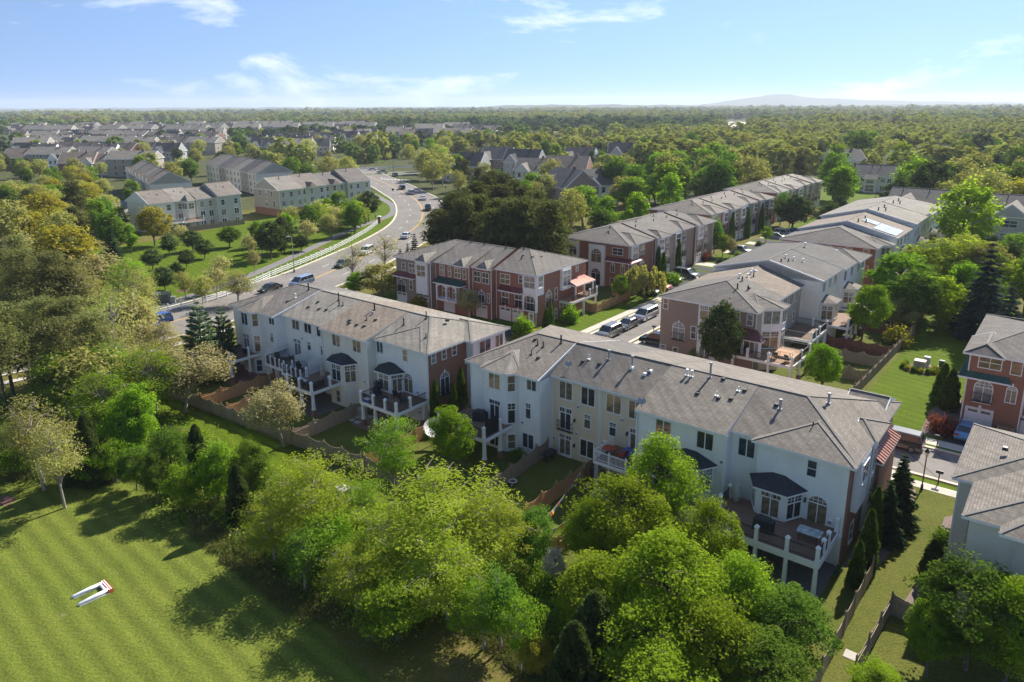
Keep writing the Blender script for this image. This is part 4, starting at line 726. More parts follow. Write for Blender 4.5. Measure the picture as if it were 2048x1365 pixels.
_w = MB(); _w.prism([(5, .2), (5, -2.4), (9.5, -2.4), (9.5, .2)], 0, 5.2); _w.obj('rear_bay', SID_C, lh); shed(lh, 4.7, 9.8, -2.8, 1.8, 5.3, 7.4, SH_D, 'rear_roof'); win(lh, 'y0', 7.2, .5, 3.0, 2.4, 'm', 2.4); win(lh, 'y0', 7.2, 3.6, 2.6, 1.2, 'm', 2.4)
pipe(lh, 6, 4.5, .9, .12); pipe(lh, 9, 4.7, .9, .12)
# --- rows beyond the curving road on the left
GL_ = 'beige townhouses beyond the boulevard'
lu = [(-200.5, 93, 7, SID_I, SH_G, 11.3, 'left end unit with white deck'), (-200.5, 100, 6.2, SID_E, SH_L, 11.4, 'second unit with projecting window bay'), (-199.8, 106.2, 5.8, SID_E, SH_G, 11.0, 'third unit set low'), (-198.6, 112, 7.4, SID_E, SH_G, 12., 'right end unit with taller roof')]
for i, (u, v, L, w, s, zr, ph) in enumerate(lu):
    t = unit('townhouse', 'beige townhouse beyond the boulevard, '+ph, u, v, 90, L, 13, 8.3+(.4 if i == 3 else 0), 6.5, zr, [w, w, w, w], s, group=GL_, endov=(.35 if i == 0 else 0, .35 if i == 3 else 0))
    for x in (1.6, L-1.6): win(t, 'y0', x, 6.0, 1.1, 1.5, 's'); win(t, 'y0', x, 3.0, 1.3, 1.7, 'd'); win(t, 'y0', x, .4, 1.3, 1.6, 'd')
    pipe(t, 3, 4.6, .6, .12, TRIM); boxvent(t, 4.4, 3.8)
    if i == 0: deck(t, 3.0, 6.9, -4, 0, 2.9, [(3.2, -3.8), (6.7, -3.8)], [((3.1, -3.9), (6.8, -3.9)), ((3.05, -3.8), (3.05, -.2))], [(3.1, -3.9), (6.8, -3.9)], DECKG, VINYL, .3, False, .2, .15, .95); bay(t, 1.6, 2.8, .8, -.2, 5.6, SH_K, w, wins=('s', 'd', 's'), wz=3.2, wh=1.6)
    if i == 1: bay(t, 3.9, 3.6, 2.0, -.2, 8.2, SH_L, SID_I, rise=1.6, wins=('d', 'm', 'd'), wz=6.0, wh=1.5); deck(t, .2, 6, -4.4, 0, 2.8, [(.4, -4.2), (5.8, -4.2)], [((.3, -4.3), (5.9, -4.3))], [(.3, -4.3), (5.9, -4.3)], DECKO, IRON, .3, False, .2)
GM = 'grey townhouses with gable end beyond the boulevard'
for i, (u, v, L, s, zr, ph) in enumerate(((-199, 133, 9, SH_L, 12., 'near end unit with full gable'), (-200.6, 142, 10, SH_G, 12., 'second unit with dormer'), (-201.4, 152, 9, SH_X, 11.6, 'third unit'), (-200, 161, 10, SH_X, 12.4, 'far end unit'))):
    t = unit('townhouse', 'grey townhouse with brick base beyond the boulevard, '+ph, u, v, 90, L, 14, 8.3, 7, zr, [SID_E, SID_E, SID_E, SID_T], s, group=GM, endov=(.4 if i == 0 else 0, .4 if i == 3 else 0))
    for x in (1.5, 4.5, L-1.5): win(t, 'y0', x, 6.0, 1.1, 1.5, 's'); win(t, 'y0', x, 3.2, 1.2, 1.6, 'd')
    if i == 0:
        for y, z in ((4, 6), (10.5, 6), (7, 5.8), (3, 3), (7, 2.8)): win(t, 'x0', y, z, 1.0, 1.7, 'a' if y == 7 else 's')
        _w = MB(); _w.box(-.06, 0, -.05, 14, -.2, 2.3); _w.box(-.05, L, -.06, 0, -.2, 2.3); _w.obj('brick_base', BR_R, t)
    if i in (1, 2): _r = MB(); hip(_r, -1.8, 5, 2.6, 5.4, 8.3, 4, 9.8, 0.6, 0, axis=1, caps=False); _r.obj('dormer_roof', [SH_B, TRIM, SID_T, CAP], t)
    pipe(t, 4, 5.4, .9, .12)
def farrow(lab, u, v, rot, n, L, D, e, zr, walls, roofs, group, dorm=False):
    for i in range(n):
        x = u+i*L*math.cos(R_(rot)); y = v+i*L*math.sin(R_(rot))
        w = walls[i % len(walls)]
        t = unit('townhouse', f'{lab}, {["first","second","third","fourth","fifth","sixth","seventh","eighth"][i]} unit from the left', x, y, rot, L, D, e, D/2, zr+(i % 2)*.35, [w, w, w, w], roofs[i % len(roofs)], group=group, trim=False)
        for s in (.25, .75):
            for z in (5.9, 3.1, .6): win(t, 'y0', L*s, z, 1.3, 1.6, 'd')
        if dorm: _r = MB(); hip(_r, -.2, 4, L*.5-1.2, L*.5+1.2, e+.3, L*.5, e+1.9, 0, 0, axis=1, caps=False); _r.obj('dormer_roof', [roofs[i % len(roofs)], TRIM, SID_W, CAP], t); win(t, 'y0', L*.5, e+.1, .9, 1.0, 's', .21)
farrow('grey townhouse in the row above the beige townhouses', -318, 175.5, -13, 7, 9.2, 15, 8.3, 12.4, [SID_C, SID_I, SID_T], [SH_G, SH_L, SH_D], 'row above the beige townhouses')
farrow('dormered townhouse in the row left of the beige townhouses', -322, 141.5, -18, 7, 9.6, 14, 7.6, 11.6, [SID_C, SID_T, BR_T], [SH_B, SH_L, SH_G], 'row left of the beige townhouses', True)
# ---------------------------------------------------------------- ground, roads
def sheet(name, pts, m, z=.004, kind='structure', uv=True):
    b = MB(); P = [W(*p) for p in pts] if uv else [(p[0], p[1], 0) for p in pts]
    b.poly([(x, y, z) for x, y, _ in P]); o = b.obj(name, m); return tag(o, kind=kind)
def ground():
    b = MB(); rs = [0, 60, 140, 260, 420, 700, 1100, 1700, 2600, 3800, 5200, 7000, 9500]; n = 72
    for k, r in enumerate(rs):
        for j in range(n): a = 2*math.pi*j/n; x, y = r*math.cos(a), r*math.sin(a); b.v.append((x, y, gz(x, y) if r < 5200 else gz(x, y)))
    for k in range(len(rs)-1):
        for j in range(n):
            q = (j+1) % n
            b.f.append((k*n+j, (k+1)*n+j, (k+1)*n+q, k*n+q)); b.m.append(0 if rs[k+1] <= 260 else 1)
    tag(b.obj('ground', [G_WILD, G_FAR]), kind='structure')
ground()
def catmull(P, n=8):
    out = []
    for i in range(len(P)-1):
        p0 = P[max(i-1, 0)]; p1 = P[i]; p2 = P[i+1]; p3 = P[min(i+2, len(P)-1)]
        for k in range(n):
            t = k/n
            out.append(tuple(.5*((2*p1[d])+(-p0[d]+p2[d])*t+(2*p0[d]-5*p1[d]+4*p2[d]-p3[d])*t*t+(-p0[d]+3*p1[d]-3*p2[d]+p3[d])*t**3) for d in (0, 1)))
    out.append(tuple(P[-1][:2])); return out
def offs(P, d):
    r = []
    for i, p in enumerate(P):
        a = P[max(i-1, 0)]; c = P[min(i+1, len(P)-1)]; dx, dy = c[0]-a[0], c[1]-a[1]; l = math.hypot(dx, dy) or 1
        r.append((p[0]-dy/l*d, p[1]+dx/l*d))
    return r
def ribbon(name, P, d0, d1, m, z=.008, z0=None, kind='structure'):
    A, B = offs(P, d0), offs(P, d1); b = MB()
    for i in range(len(P)-1):
        b.poly([(*A[i], z), (*A[i+1], z), (*B[i+1], z), (*B[i], z)])
        if z0 is not None:
            b.poly([(*A[i], z0), (*A[i+1], z0), (*A[i+1], z), (*A[i], z)]); b.poly([(*B[i+1], z0), (*B[i], z0), (*B[i], z), (*B[i+1], z)])
    return tag(b.obj(name, m), kind=kind)
def walk(P, step, start=0.):
    d = -start; out = []; nxt = 0.
    acc = 0.
    for i in range(len(P)-1):
        l = math.dist(P[i], P[i+1])
        while nxt <= acc+l+1e-9:
            f = (nxt-acc)/l if l else 0
            out.append((P[i][0]+(P[i+1][0]-P[i][0])*f, P[i][1]+(P[i+1][1]-P[i][1])*f, math.atan2(P[i+1][1]-P[i][1], P[i+1][0]-P[i][0]))); nxt += step
        acc += l
    return out
ROAD = catmull([(-118, 62), (-92, 80), (-72, 97), (-59, 110), (-50, 124), (-43.5, 137), (-39.5, 147), (-34.8, 165), (-30.2, 186), (-27.6, 208), (-28.2, 228), (-31.3, 250), (-36, 270), (-42.6, 289), (-50.5, 311), (-60, 335), (-72, 365), (-84, 400)], 8)
ribbon('road', ROAD, -8.2, 8.2, ASPH, .012)
ribbon('kerb', ROAD, 8.2, 8.75, KERB, .14, -.05); ribbon('kerb', ROAD, -8.7, -8.2, KERB, .14, -.05)
for d in (-.14, .14): ribbon('centre_line', ROAD, d-.07, d+.07, YEL, .018)
for d in (-4., 4.):
    b = MB(); Q = offs(ROAD, d)
    for x, y, a in walk(Q, 12.4):
        c, s = math.cos(a)*1.55, math.sin(a)*1.55; nx, ny = -math.sin(a)*.075, math.cos(a)*.075
        b.poly([(x-c-nx, y-s-ny, .018), (x+c-nx, y+s-ny, .018), (x+c+nx, y+s+ny, .018), (x-c+nx, y-s+ny, .018)])
    tag(b.obj('lane_dashes', WHI), kind='structure')
ribbon('sidewalk', ROAD[:96], -12.4, -10.9, CONC, .02)
# junction in the distance
JN = [(-120, 352), (-60, 372), (0, 395), (60, 420)]
ribbon('cross_road', catmull(JN), -9, 9, ASPH, .02); ribbon('median', catmull(JN), -1.5, 1.5, G_LAWN, .05)
b = MB()
for i in range(9):
    x, y = -61+i*1.75, 344-i*.9; b.poly([(x, y, .03), (x+.9, y-.45, .03), (x-.6, y+3.2, .03), (x-1.5, y+3.6, .03)])
tag(b.obj('crosswalk', WHI), kind='structure')
# park, verge, path
PK = catmull([(-150, 70), (-110, 84), (-84, 104), (-68, 120), (-58, 134), (-51, 150), (-45, 175), (-42.5, 200), (-42, 225), (-45, 250), (-50, 268)], 6)
Q = offs(ROAD, 8.75)
b = MB(); vg = [p for p in Q if 60 < p[1] < 292]
b.poly([(x, y, .006) for x, y in vg]+[(-60, 290, .006), (-72, 262, .006), (-78, 225, .006), (-92, 190, .006), (-105, 172, .006), (-118, 158, .006), (-112, 140, .006), (-104, 118, .006), (-118, 90, .006)]); tag(b.obj('park_lawn', G_LAWN), kind='structure')
PATH = catmull([(-118, 84), (-95, 99), (-80, 110), (-70, 118), (-63.5, 124), (-58, 135), (-54, 150), (-50.5, 170), (-47.5, 190), (-44.5, 208), (-40.8, 220), (-38.9, 230), (-39.2, 241), (-42, 254), (-46, 265), (-56, 290)], 6)
ribbon('path', PATH, -1.25, 1.25, PATHM, .016)
# estate streets (grid coordinates)
def rect(name, u0, u1, v0, v1, m, z, kind='structure'): return sheet(name, [(u0, v0), (u1, v0), (u1, v1), (u0, v1)], m, z, kind)
rect('street', -56.3, -50.1, 79.4, 262, ASPH, .012); rect('street', -96, 40, 73, 79.4, ASPH, .014)
rect('court', -94, -57.2, 70.5, 73, ASPHD, .013); rect('court', -94, -66, 79.4, 84.6, ASPHD, .013)
def kerbs(u0, u1, v0, v1): b = MB(); P = [W(u0, v0), W(u1, v0), W(u1, v1), W(u0, v1)]; b.prism([(p[0], p[1]) for p in P], -.05, .13); tag(b.obj('kerb', KERB), kind='structure')
kerbs(-56.85, -56.35, 80.0, 262); kerbs(-50.1, -49.6, 80, 262); kerbs(-49.4, 40, 79.45, 79.85); kerbs(-48, 40, 72.55, 72.95); kerbs(-65.5, -56.9, 79.45, 79.85)
rect('sidewalk', -58.7, -57.3, 80, 262, CONC, .02); rect('sidewalk', -49.4, -46.6, 80.5, 262, CONC, .02); rect('sidewalk', -46.6, 40, 80.6, 82.2, CONC, .02); rect('sidewalk', -48, 40, 70.2, 71.5, CONC, .02)
for v in (90.5, 101, 110.5, 121, 146, 157, 170, 184): rect('driveway', -46.6, -44.2, v-2.4, v+2.4, CONC if v < 95 else ASPH, .018)
for v in (121, 125.5, 129.5, 134, 139, 143.5, 148, 153, 164, 168.5, 173, 178, 183, 188, 193, 198, 203): rect('driveway', -65.6, -56.9, v-1.7, v+1.7, ASPHD if int(v) % 2 else CONC, .024)
for u in (-42, -36, -30, -24, -17, -12): rect('driveway', u-1.6, u+1.6, 67.5, 72.6, CONC, .018)
rect('driveway', -8, 6, 82.2, 88.6, ASPHD, .018)
# lawns
rect('lawn', -17.4, -7.4, 82.3, 138, G_LAWN, .006); rect('lawn', -50, -17.4, 82.4, 88, G_LAWN, .006) if False else None
rect('lawn', -65.4, -58.8, 88, 117, G_LAWN, .006); rect('lawn', -65.4, -58.8, 117, 260, G_LAWN, .006); rect('verge', -57.3, -56.9, 80, 262, G_LAWN, .008); rect('verge', -48, 40, 71.5, 72.5, G_LAWN, .007); rect('verge', -46.6, 40, 79.9, 80.6, G_LAWN, .007)
rect('lawn', -10.4, 20, 30, 70.2, G_SIDE, .006); rect('lawn', -30.8, -17.6, 86, 138, G_YARD, .006); rect('lawn', -100, -10.6, 39.4, 57, G_YARD, .0065); rect('lawn', -100, -66, 84.6, 88.6, G_LAWN, .0065)
rect('lawn', -85, 30, 256, 306, G_LAWN, .006); sheet('lawn', [(-97, 40), (-97, 36)]+[(-96+i*2.2, 34.3+.9*math.sin(i*1.3)+.6*math.sin(i*2.9)+(.8 if i % 5 == 0 else 0)) for i in range(22)]+[(-47, 38.5), (-46, 40)], G_LAWN, .006); rect('lawn', -110, -64, 101, 118, G_YARD, .005); rect('lawn', -100, -93.8, 64, 101, G_LAWN, .005); rect('lawn', 5, 30, 82.3, 88, G_LAWN, .006)
sheet('mulch_bed', [(-10.4, 53.5), (-8.4, 54), (-7.6, 60), (-7.8, 66), (-8.2, 69.6), (-9.4, 69.6), (-10.4, 62)], MULCHG, .010); sheet('mulch_bed', [(-6, 50), (-4, 50), (-4, 68), (-5.4, 66), (-5.2, 58)], MULCHG, .010); sheet('mulch_bed', [(-10.2, 83), (-7.4, 83), (-7.4, 96), (-9.8, 95.5), (-10.4, 90)], MULCHG, .010)
def disc(name, u, v, r, m, z=.012, n=14, uv=True):
    x, y, _ = W(u, v) if uv else (u, v, 0)
    return sheet(name, [(x+r*(1+.15*math.sin(3*i+u))*math.cos(2*math.pi*i/n), y+r*(1+.15*math.cos(2*i+v))*math.sin(2*math.pi*i/n)) for i in range(n)], m, z, uv=False)
disc('mulch_bed', -14, 104.3, 2.3, MULCH)
# the meadow: edge runs along the wild belt
MEADOW = [at(*p) for p in ((-900, 1010), (-200, 985), (30, 960), (120, 930), (260, 915), (330, 940), (400, 1010), (480, 1060), (520, 1130), (600, 1210), (680, 1290), (760, 1380), (900, 1500), (1100, 1800), (0, 2600), (-1500, 2000))]
sheet('meadow', [(p[0], p[1]) for p in MEADOW], G_MEAD, .008, uv=False)
sheet('dirt_track', [(p[0], p[1]) for p in [at(*q) for q in ((-200, 1006), (-10, 994), (20, 990), (36, 1000), (14, 1012), (-20, 1014), (-200, 1030))]], MULCH, .012, uv=False)
# patios under the decks
for n_, u0, u1, v0, v1, m in (('patio', -19.3, -10.7, 47.6, 53.4, PAVER), ('patio', -88, -81.6, 45.2, 50.2, TERRA), ('patio', -77.8, -70, 47.6, 51.5, PAVER), ('patio', -60.4, -53.4, 47.0, 52.2, TERRA), ('patio', -69.9, -65, 45.4, 50.9, PAVER)): rect(n_, u0, u1, v0, v1, m, .014)
for i in range(3):
    for j in range(3): rect('paving_slab', -62.6+i*1.0, -61.8+i*1.0, 47.4+j*.9, 48.1+j*.9, STONE, .018)
rect('manhole_slab', -7.8, -7.0, 43.7, 44.5, STONE, .03)
# ---------------------------------------------------------------- fences
def picket(label, pts, m, h=1.75, gap=0.0, scallop=.28, uv=True, group=None, post=2.4, pm=None):
    P = [W(*p)[:2] if uv else p[:2] for p in pts]
    t = thing('fence', label, 'fence', (*P[0], 0), 0, group); ox, oy = P[0]
    pk = MB(); rl = MB()
    for a, c in zip(P[:-1], P[1:]):
        L = math.dist(a, c); dx, dy = (c[0]-a[0])/L, (c[1]-a[1])/L; nb = max(1, round(L/post)); bl = L/nb
        for z in (.4, 1.3): rl.bar((a[0]-ox+dy*.03, a[1]-oy-dx*.03, z), (c[0]-ox+dy*.03, c[1]-oy-dx*.03, z), .04, .09)
        for k in range(nb):
            n = max(4, int(bl/.15))
            for i in range(n):
                s = (k+(i+.5)/n)*bl; f = (i+.5)/n; x, y = a[0]+dx*s-ox, a[1]+dy*s-oy
                hh = h-scallop*math.sin(math.pi*f)+random.uniform(-.03, .03); w = .076; j = random.uniform(-.012, .012)
                pk.hexa([(x-dx*w+dy*(.0+j), y-dy*w-dx*j, 0), (x+dx*w+dy*j, y+dy*w-dx*j, 0), (x+dx*w-dy*.025, y+dy*w+dx*.025, 0), (x-dx*w-dy*.025, y-dy*w+dx*.025, 0), (x-dx*w*.92+dy*j, y-dy*w*.92-dx*j, hh), (x+dx*w*.92+dy*j, y+dy*w*.92-dx*j, hh), (x+dx*w*.92-dy*.025, y+dy*w*.92+dx*.025, hh), (x-dx*w*.92-dy*.025, y-dy*w*.92+dx*.025, hh)])
        for k in range(nb+1):
            x, y = a[0]+dx*bl*k-ox, a[1]+dy*bl*k-oy; q = MB(); q.box(-.06, .06, -.06, .06, 0, h+.1); q.box(-.045, .045, -.045, .045, h+.1, h+.2, 0, .03, .03)
            q.obj('post', pm or m, t, (x, y, 0), math.atan2(dy, dx))
    tag(pk.obj('pickets', m, t), kind='stuff'); rl.obj('rail', m, t)
    return t
YF = 'back yard picket fences'
picket('weathered grey back fence behind the near left row', [(-92.5, 38.3), (-85, 38.5), (-77.6, 38.8), (-69, 39.4), (-61.4, 39.9), (-51.2, 40.7)], F_OLD, group=YF)
picket('cedar picket fence between the two left yards of the near left row', [(-77.7, 39.1), (-77.6, 49.2)], F_NEW, group=YF); picket('orange cedar picket fence below the grey decks', [(-72.8, 39.5), (-72.6, 48.6), (-70.2, 50.6)], F_NEW, group=YF)
picket('weathered picket fence between cream house yard and right end yard of the left row', [(-61.3, 40.2), (-61.5, 50.6)], F_OLD, group=YF); picket('cedar picket fence beside the brick end wall of the near left row', [(-53.0, 51.8), (-51.4, 50.6), (-51.0, 41)], F_NEW, group=YF)
picket('pale fence at left end of near left row beside the corner deck', [(-92.5, 38.4), (-92.6, 52)], F_NEW, group=YF); picket('weathered back fence below the bay tower house', [(-50.8, 40.8), (-38.6, 41.2)], F_OLD, group=YF)
picket('weathered picket fence from bay tower house into the yard', [(-38.9, 54.6), (-38.5, 48), (-38.2, 41.4)], F_OLD, group=YF); picket('cedar fence beside the strings of flags', [(-33.3, 54.8), (-33.2, 43.5)], F_NEW, group=YF)
picket('dark weathered fence at the end of the beige house yard', [(-38.0, 41.2), (-33.4, 41.1)], F_OLD, group=YF); picket('orange cedar back fence below the strings of flags', [(-33.0, 41.1), (-28.2, 41.1), (-28.2, 52.8)], F_NEW, group=YF)
picket('long fence along the side lawn left of lower right house', [(-8.3, 53.4), (-8.3, 43.2), (-8.3, 38)], F_OLD, group=YF); picket('grey fence at lower right corner with gate', [(-6.7, 42), (-6.3, 49.8), (-3.9, 49.8)], F_OLD, group=YF)
picket('long weathered fence edging the side lawn with utility boxes', [(-18.5, 86.5), (-18.2, 94.5), (-18, 102), (-17.8, 110), (-17.6, 121)], F_OLD, group=YF); picket('grey cross fence nearest the lawn corner behind second row', [(-25, 94.8), (-18.3, 94.8)], F_OLD, group=YF); picket('grey cross fence, second from lawn corner behind second row', [(-25, 101.6), (-18.1, 101.6)], F_OLD, group=YF); picket('dark red cross fence behind second row', [(-26.5, 106.8), (-17.9, 106.8)], F_RED, group=YF); picket('dark red fence below the cream gable house', [(-25.5, 118), (-17.7, 118)], F_RED, group=YF)
picket('cedar picket fence with gate around the deck yard beside parked cars', [(-64.4, 100.9), (-62.1, 101), (-62.2, 112.5), (-66, 112.8)], F_NEW, group=YF)
picket('grey fence along the foot of the beige townhouses beyond the boulevard', [(-196, 92), (-195.5, 118)], F_OLD, group=YF)
# white rail fence along the boulevard
FN = catmull([(-96, 92), (-82, 102.5), (-68, 112.2), (-61.4, 117.6), (-57.6, 122.4), (-53, 130.6), (-48.9, 149), (-46.1, 159.5), (-43.4, 172), (-41.3, 186), (-40, 199), (-39.5, 213)], 10)
t = thing('rail_fence', 'white three-rail fence curving along the boulevard', 'fence', (*FN[0], 0)); ox, oy = FN[0]
pm = MB(); pm.box(-.075, .075, -.075, .075, 0, 1.35); pm.box(-.1, .1, -.1, .1, 1.35, 1.4); pm.box(-.09, .09, -.09, .09, 1.4, 1.5, 0, .07, .07); pme = pm.mesh('post', VINYL)
ps = walk(FN, 2.44)
for x, y, a in ps: mobj('post', pme, t, (x-ox, y-oy, 0), a)
for z in (.35, .75, 1.15):
    b = MB()
    for p, q in zip(ps[:-1], ps[1:]): b.bar((p[0]-ox, p[1]-oy, z), (q[0]-ox, q[1]-oy, z), .05, .15)
    b.obj('rail', VINYL, t)
fb = [(-90, 392), (-40, 408), (20, 430)]
t = thing('rail_fence', 'distant white fence across the far junction lawn', 'fence', (-90, 392, 0)); b = MB()
for z in (.4, .8, 1.2): b.bar((0, 0, z), (110, 38, z), .06, .2)
for i in range(46): b.box(110*i/45-.08, 110*i/45+.08, 38*i/45-.08, 38*i/45+.08, 0, 1.4)
b.obj('rails', VINYL, t)
def pier(x, y, label):
    b = MB(); b.box(-.45, .45, -.45, .45, 0, 1.9); b.box(-.55, .55, -.55, .55, 1.9, 2.05, 1); b.box(-.5, .5, -.5, .5, 2.05, 2.2, 1, .25, .25); o = b.obj('brick_pier', [BR_R, TRIM], None, (x, y, 0)); tag(o, label, 'pier')
pier(-39.4, 214.3, 'brick pier with white cap ending the white rail fence'); pier(-21.5, 268, 'brick pier across the boulevard near the yellow sign')
# ---------------------------------------------------------------- street furniture
def lamp_post(x, y, label, h=3.9):
    t = thing('street_lamp', label, 'street lamp', (x, y, 0)); b = MB(); b.tube([(0, 0, 0), (0, 0, .5), (0, 0, .55), (0, 0, h-.6)], [.13, .11, .06, .05], 10); b.obj('pole', IRON, t)
    b = MB(); b.tube([(0, 0, h-.62), (0, 0, h-.5), (0, 0, h-.1)], [.08, .13, .2], 8); b.obj('lantern', MATS['lamp_glass'], t); b = MB(); b.tube([(0, 0, h-.1), (0, 0, h+.12), (0, 0, h+.3)], [.25, .1, .02], 8); b.obj('lantern_cap', IRON, t)
glassm('lamp_glass', (.6, .6, .55), .2)
lamp_post(*W(-7.8, 69.9)[:2], 'black lantern street lamp on the side lawn near street')
lamp_post(*W(-59.6, 73.2)[:2], 'black lantern lamp beside dark court driveway', 3.4)
p = at(589, 545); t = thing('street_lamp', 'tall grey shoebox light pole beside the white rail fence', 'street lamp', p); b = MB(); b.tube([(0, 0, 0), (0, 0, .6)], .28, 10); b.tube([(0, 0, .6), (0, 0, 7.6)], [.11, .07], 8); b.obj('pole', plain('pole_grey', (.32, .31, .29), .6), t); b = MB(); b.bar((0, 0, 7.6), (-.5, 0, 7.65), .08, .08); b.box(-1.1, -.35, -.2, .2, 7.55, 7.75); b.obj('lamp_head', MATS['pole_grey'], t)
def mailbox(x, y, label, a=0.):
    t = thing('mailbox', label, 'mailbox', (x, y, 0), a); b = MB(); b.box(-.05, .05, -.05, .05, 0, 1.1); b.obj('post', IRON, t); b = MB(); b.prism([(-.3, -.12), (.3, -.12), (.3, .12), (-.3, .12)], 1.1, 1.24); b.tube([(-.3, 0, 1.24), (.3, 0, 1.24)], .12, 10); b.obj('box', IRON, t)
mailbox(*W(-6.8, 72)[:2], 'black mailbox beside street lamp on near verge', TH); mailbox(*W(-8.2, 80.3)[:2], 'mailbox near red shrub across the street', TH); mailbox(*W(-49.0, 96.5)[:2], 'black mailbox opposite the parked cars', TH); mailbox(*W(-57.1, 119)[:2], 'mailbox beside driveway near weeping tree', TH); mailbox(*W(-57.1, 131)[:2], 'mailbox further up the left sidewalk', TH)
p = W(-57.1, 109.4); b = MB(); b.tube([(0, 0, 0), (0, 0, .1), (0, 0, .55), (0, 0, .72)], [.16, .11, .11, .05], 10); b.tube([(-.2, 0, .42), (.2, 0, .42)], .06, 8); tag(b.obj('fire_hydrant', M_COP, None, p), 'small red fire hydrant on verge above silver minivan', 'hydrant')
UB = plain('utility_green', (.10, .13, .10), .6); UG = plain('utility_grey', (.33, .34, .33), .6); UT = plain('utility_tan', (.40, .37, .30), .6)
def ubox(name, x, y, sx, sy, h, m, label, a=TH, cat='utility box'):
    t = thing(name, label, cat, (x, y, 0), a); b = MB(); b.box(-sx/2-.1, sx/2+.1, -sy/2-.1, sy/2+.1, 0, .12); b.obj('pad', CONC, t); b = MB(); b.box(-sx/2, sx/2, -sy/2, sy/2, .12, h); b.box(-.01, .01, -sy/2-.015, -sy/2, .2, h-.1, 1); b.obj('cabinet', [m, IRON], t); b = MB(); b.box(-sx/2-.06, sx/2+.06, -sy/2-.06, sy/2+.06, h, h+.1, 0, .04, .04); b.obj('lid', m, t)
ubox('utility_box', -63.2, 126, 3.0, 2.0, 1.7, UB, 'big green utility cabinet on the park lawn behind white fence', .15); ubox('utility_box', -60.6, 125.2, .7, .5, 1.3, UG, 'small grey utility pedestal beside big green cabinet', .15)
ubox('utility_box', *W(-14.0, 104.2)[:2], 1.3, 1.1, 1.2, UT, 'large tan transformer box inside ring hedge on side lawn'); ubox('utility_box', *W(-13.5, 106.3)[:2], .7, .6, 1.2, UG, 'slim grey box behind large transformer on side lawn'); ubox('utility_box', *W(-11.8, 106.8)[:2], .6, .5, .9, UB, 'small dark green box standing alone on side lawn')
ubox('utility_box', *W(-48.4, 36.2)[:2], 1.2, 1.0, 1.1, UT, 'pale transformer box at edge of wild belt behind yards')
for i, (u, v, lb) in enumerate(((-61.0, 49.2, 'grey air conditioner under the right end deck of left row'), (-12.2, 52.6, 'air conditioner under the long deck'))): ubox('air_conditioner', *W(u, v)[:2], .8, .8, .95, UG, lb, cat='air conditioner')
def sign(x, y, label, m, h=2.6):
    t = thing('road_sign', label, 'road sign', (x, y, 0), .3); b = MB(); b.tube([(0, 0, 0), (0, 0, h)], .04, 6); b.obj('post', IRON, t); b = MB(); s = .55; b.hexa([(0, -.02, h-s), (s, -.02, h), (s, .0, h), (0, .0, h-s), (-s, -.02, h), (0, -.02, h+s), (0, .0, h+s), (-s, .0, h)]); b.poly([(0, -.02, h-s), (s, -.02, h), (0, -.02, h+s), (-s, -.02, h)]); b.obj('panel', m, t)
sign(-44.5, 273, 'dark diamond sign seen from behind at the path corner', IRON, 3.2); sign(-25.6, 283, 'yellow diamond warning sign beside the boulevard', plain('sign_yellow', (.75, .62, .02), .4), 3.0)
for i, (x, y) in enumerate(((-75, 352), (-62, 385), (-44, 352), (-30, 372))):
    t = thing('signal_pole', ['first','second','third','fourth'][i]+' thin dark pole from left at the far junction', 'pole', (x, y, 0), 0, 'poles at the far junction'); b = MB(); b.tube([(0, 0, 0), (0, 0, 7)], [.12, .08], 6); b.bar((0, 0, 6.6), (-3, .5, 6.8), .1, .1); b.obj('pole', IRON, t)
# ---------------------------------------------------------------- cars
PAINT = {}
def paint(c):
    k = tuple(c)
    if k not in PAINT:
        m, tt, b, L = newmat('car_paint'); b.inputs['Base Color'].default_value = (*c, 1); b.inputs['Roughness'].default_value = .28; b.inputs['Metallic'].default_value = .3; b.inputs['Coat Weight'].default_value = .6
        PAINT[k] = m
    return PAINT[k]
CGL = glassm('car_glass', (.02, .025, .03), .05); TYRE = plain('tyre', (.02, .02, .02), .8); RIM = plain('rim', (.4, .4, .42), .3, .1, 3, .8); HL = plain('headlight', (.7, .7, .68), .15); TL = plain('taillight', (.35, .02, .02), .25)
KINDS = {  # length, width, body side outline (x,z), cabin: bottom x0,x1, top x0,x1, z top
 'sedan': (4.7, 1.8, [(-2.35, .3), (2.35, .3), (2.35, .62), (2.2, .8), (.95, .95), (-1.6, 1.0), (-2.3, .92), (-2.35, .6)], (-1.75, 1.2, -1.0, .35, 1.43)),
 'suv': (4.8, 1.92, [(-2.4, .35), (2.4, .35), (2.4, .8), (2.25, 1.0), (1.0, 1.12), (-2.38, 1.15), (-2.4, .6)], (-2.36, 1.25, -2.1, .55, 1.78)),
 'van': (5.1, 1.98, [(-2.55, .3), (2.55, .3), (2.55, .7), (2.4, .9), (1.5, 1.1), (-2.5, 1.12), (-2.55, .6)], (-2.48, 1.85, -2.3, .85, 1.76)),
 'pickup': (5.6, 1.98, [(-2.8, .4), (2.8, .4), (2.8, .9), (2.6, 1.08), (1.2, 1.15), (-2.75, 1.12), (-2.8, .7)], (-.7, 1.45, -.55, .75, 1.88)),
}
CM = {}
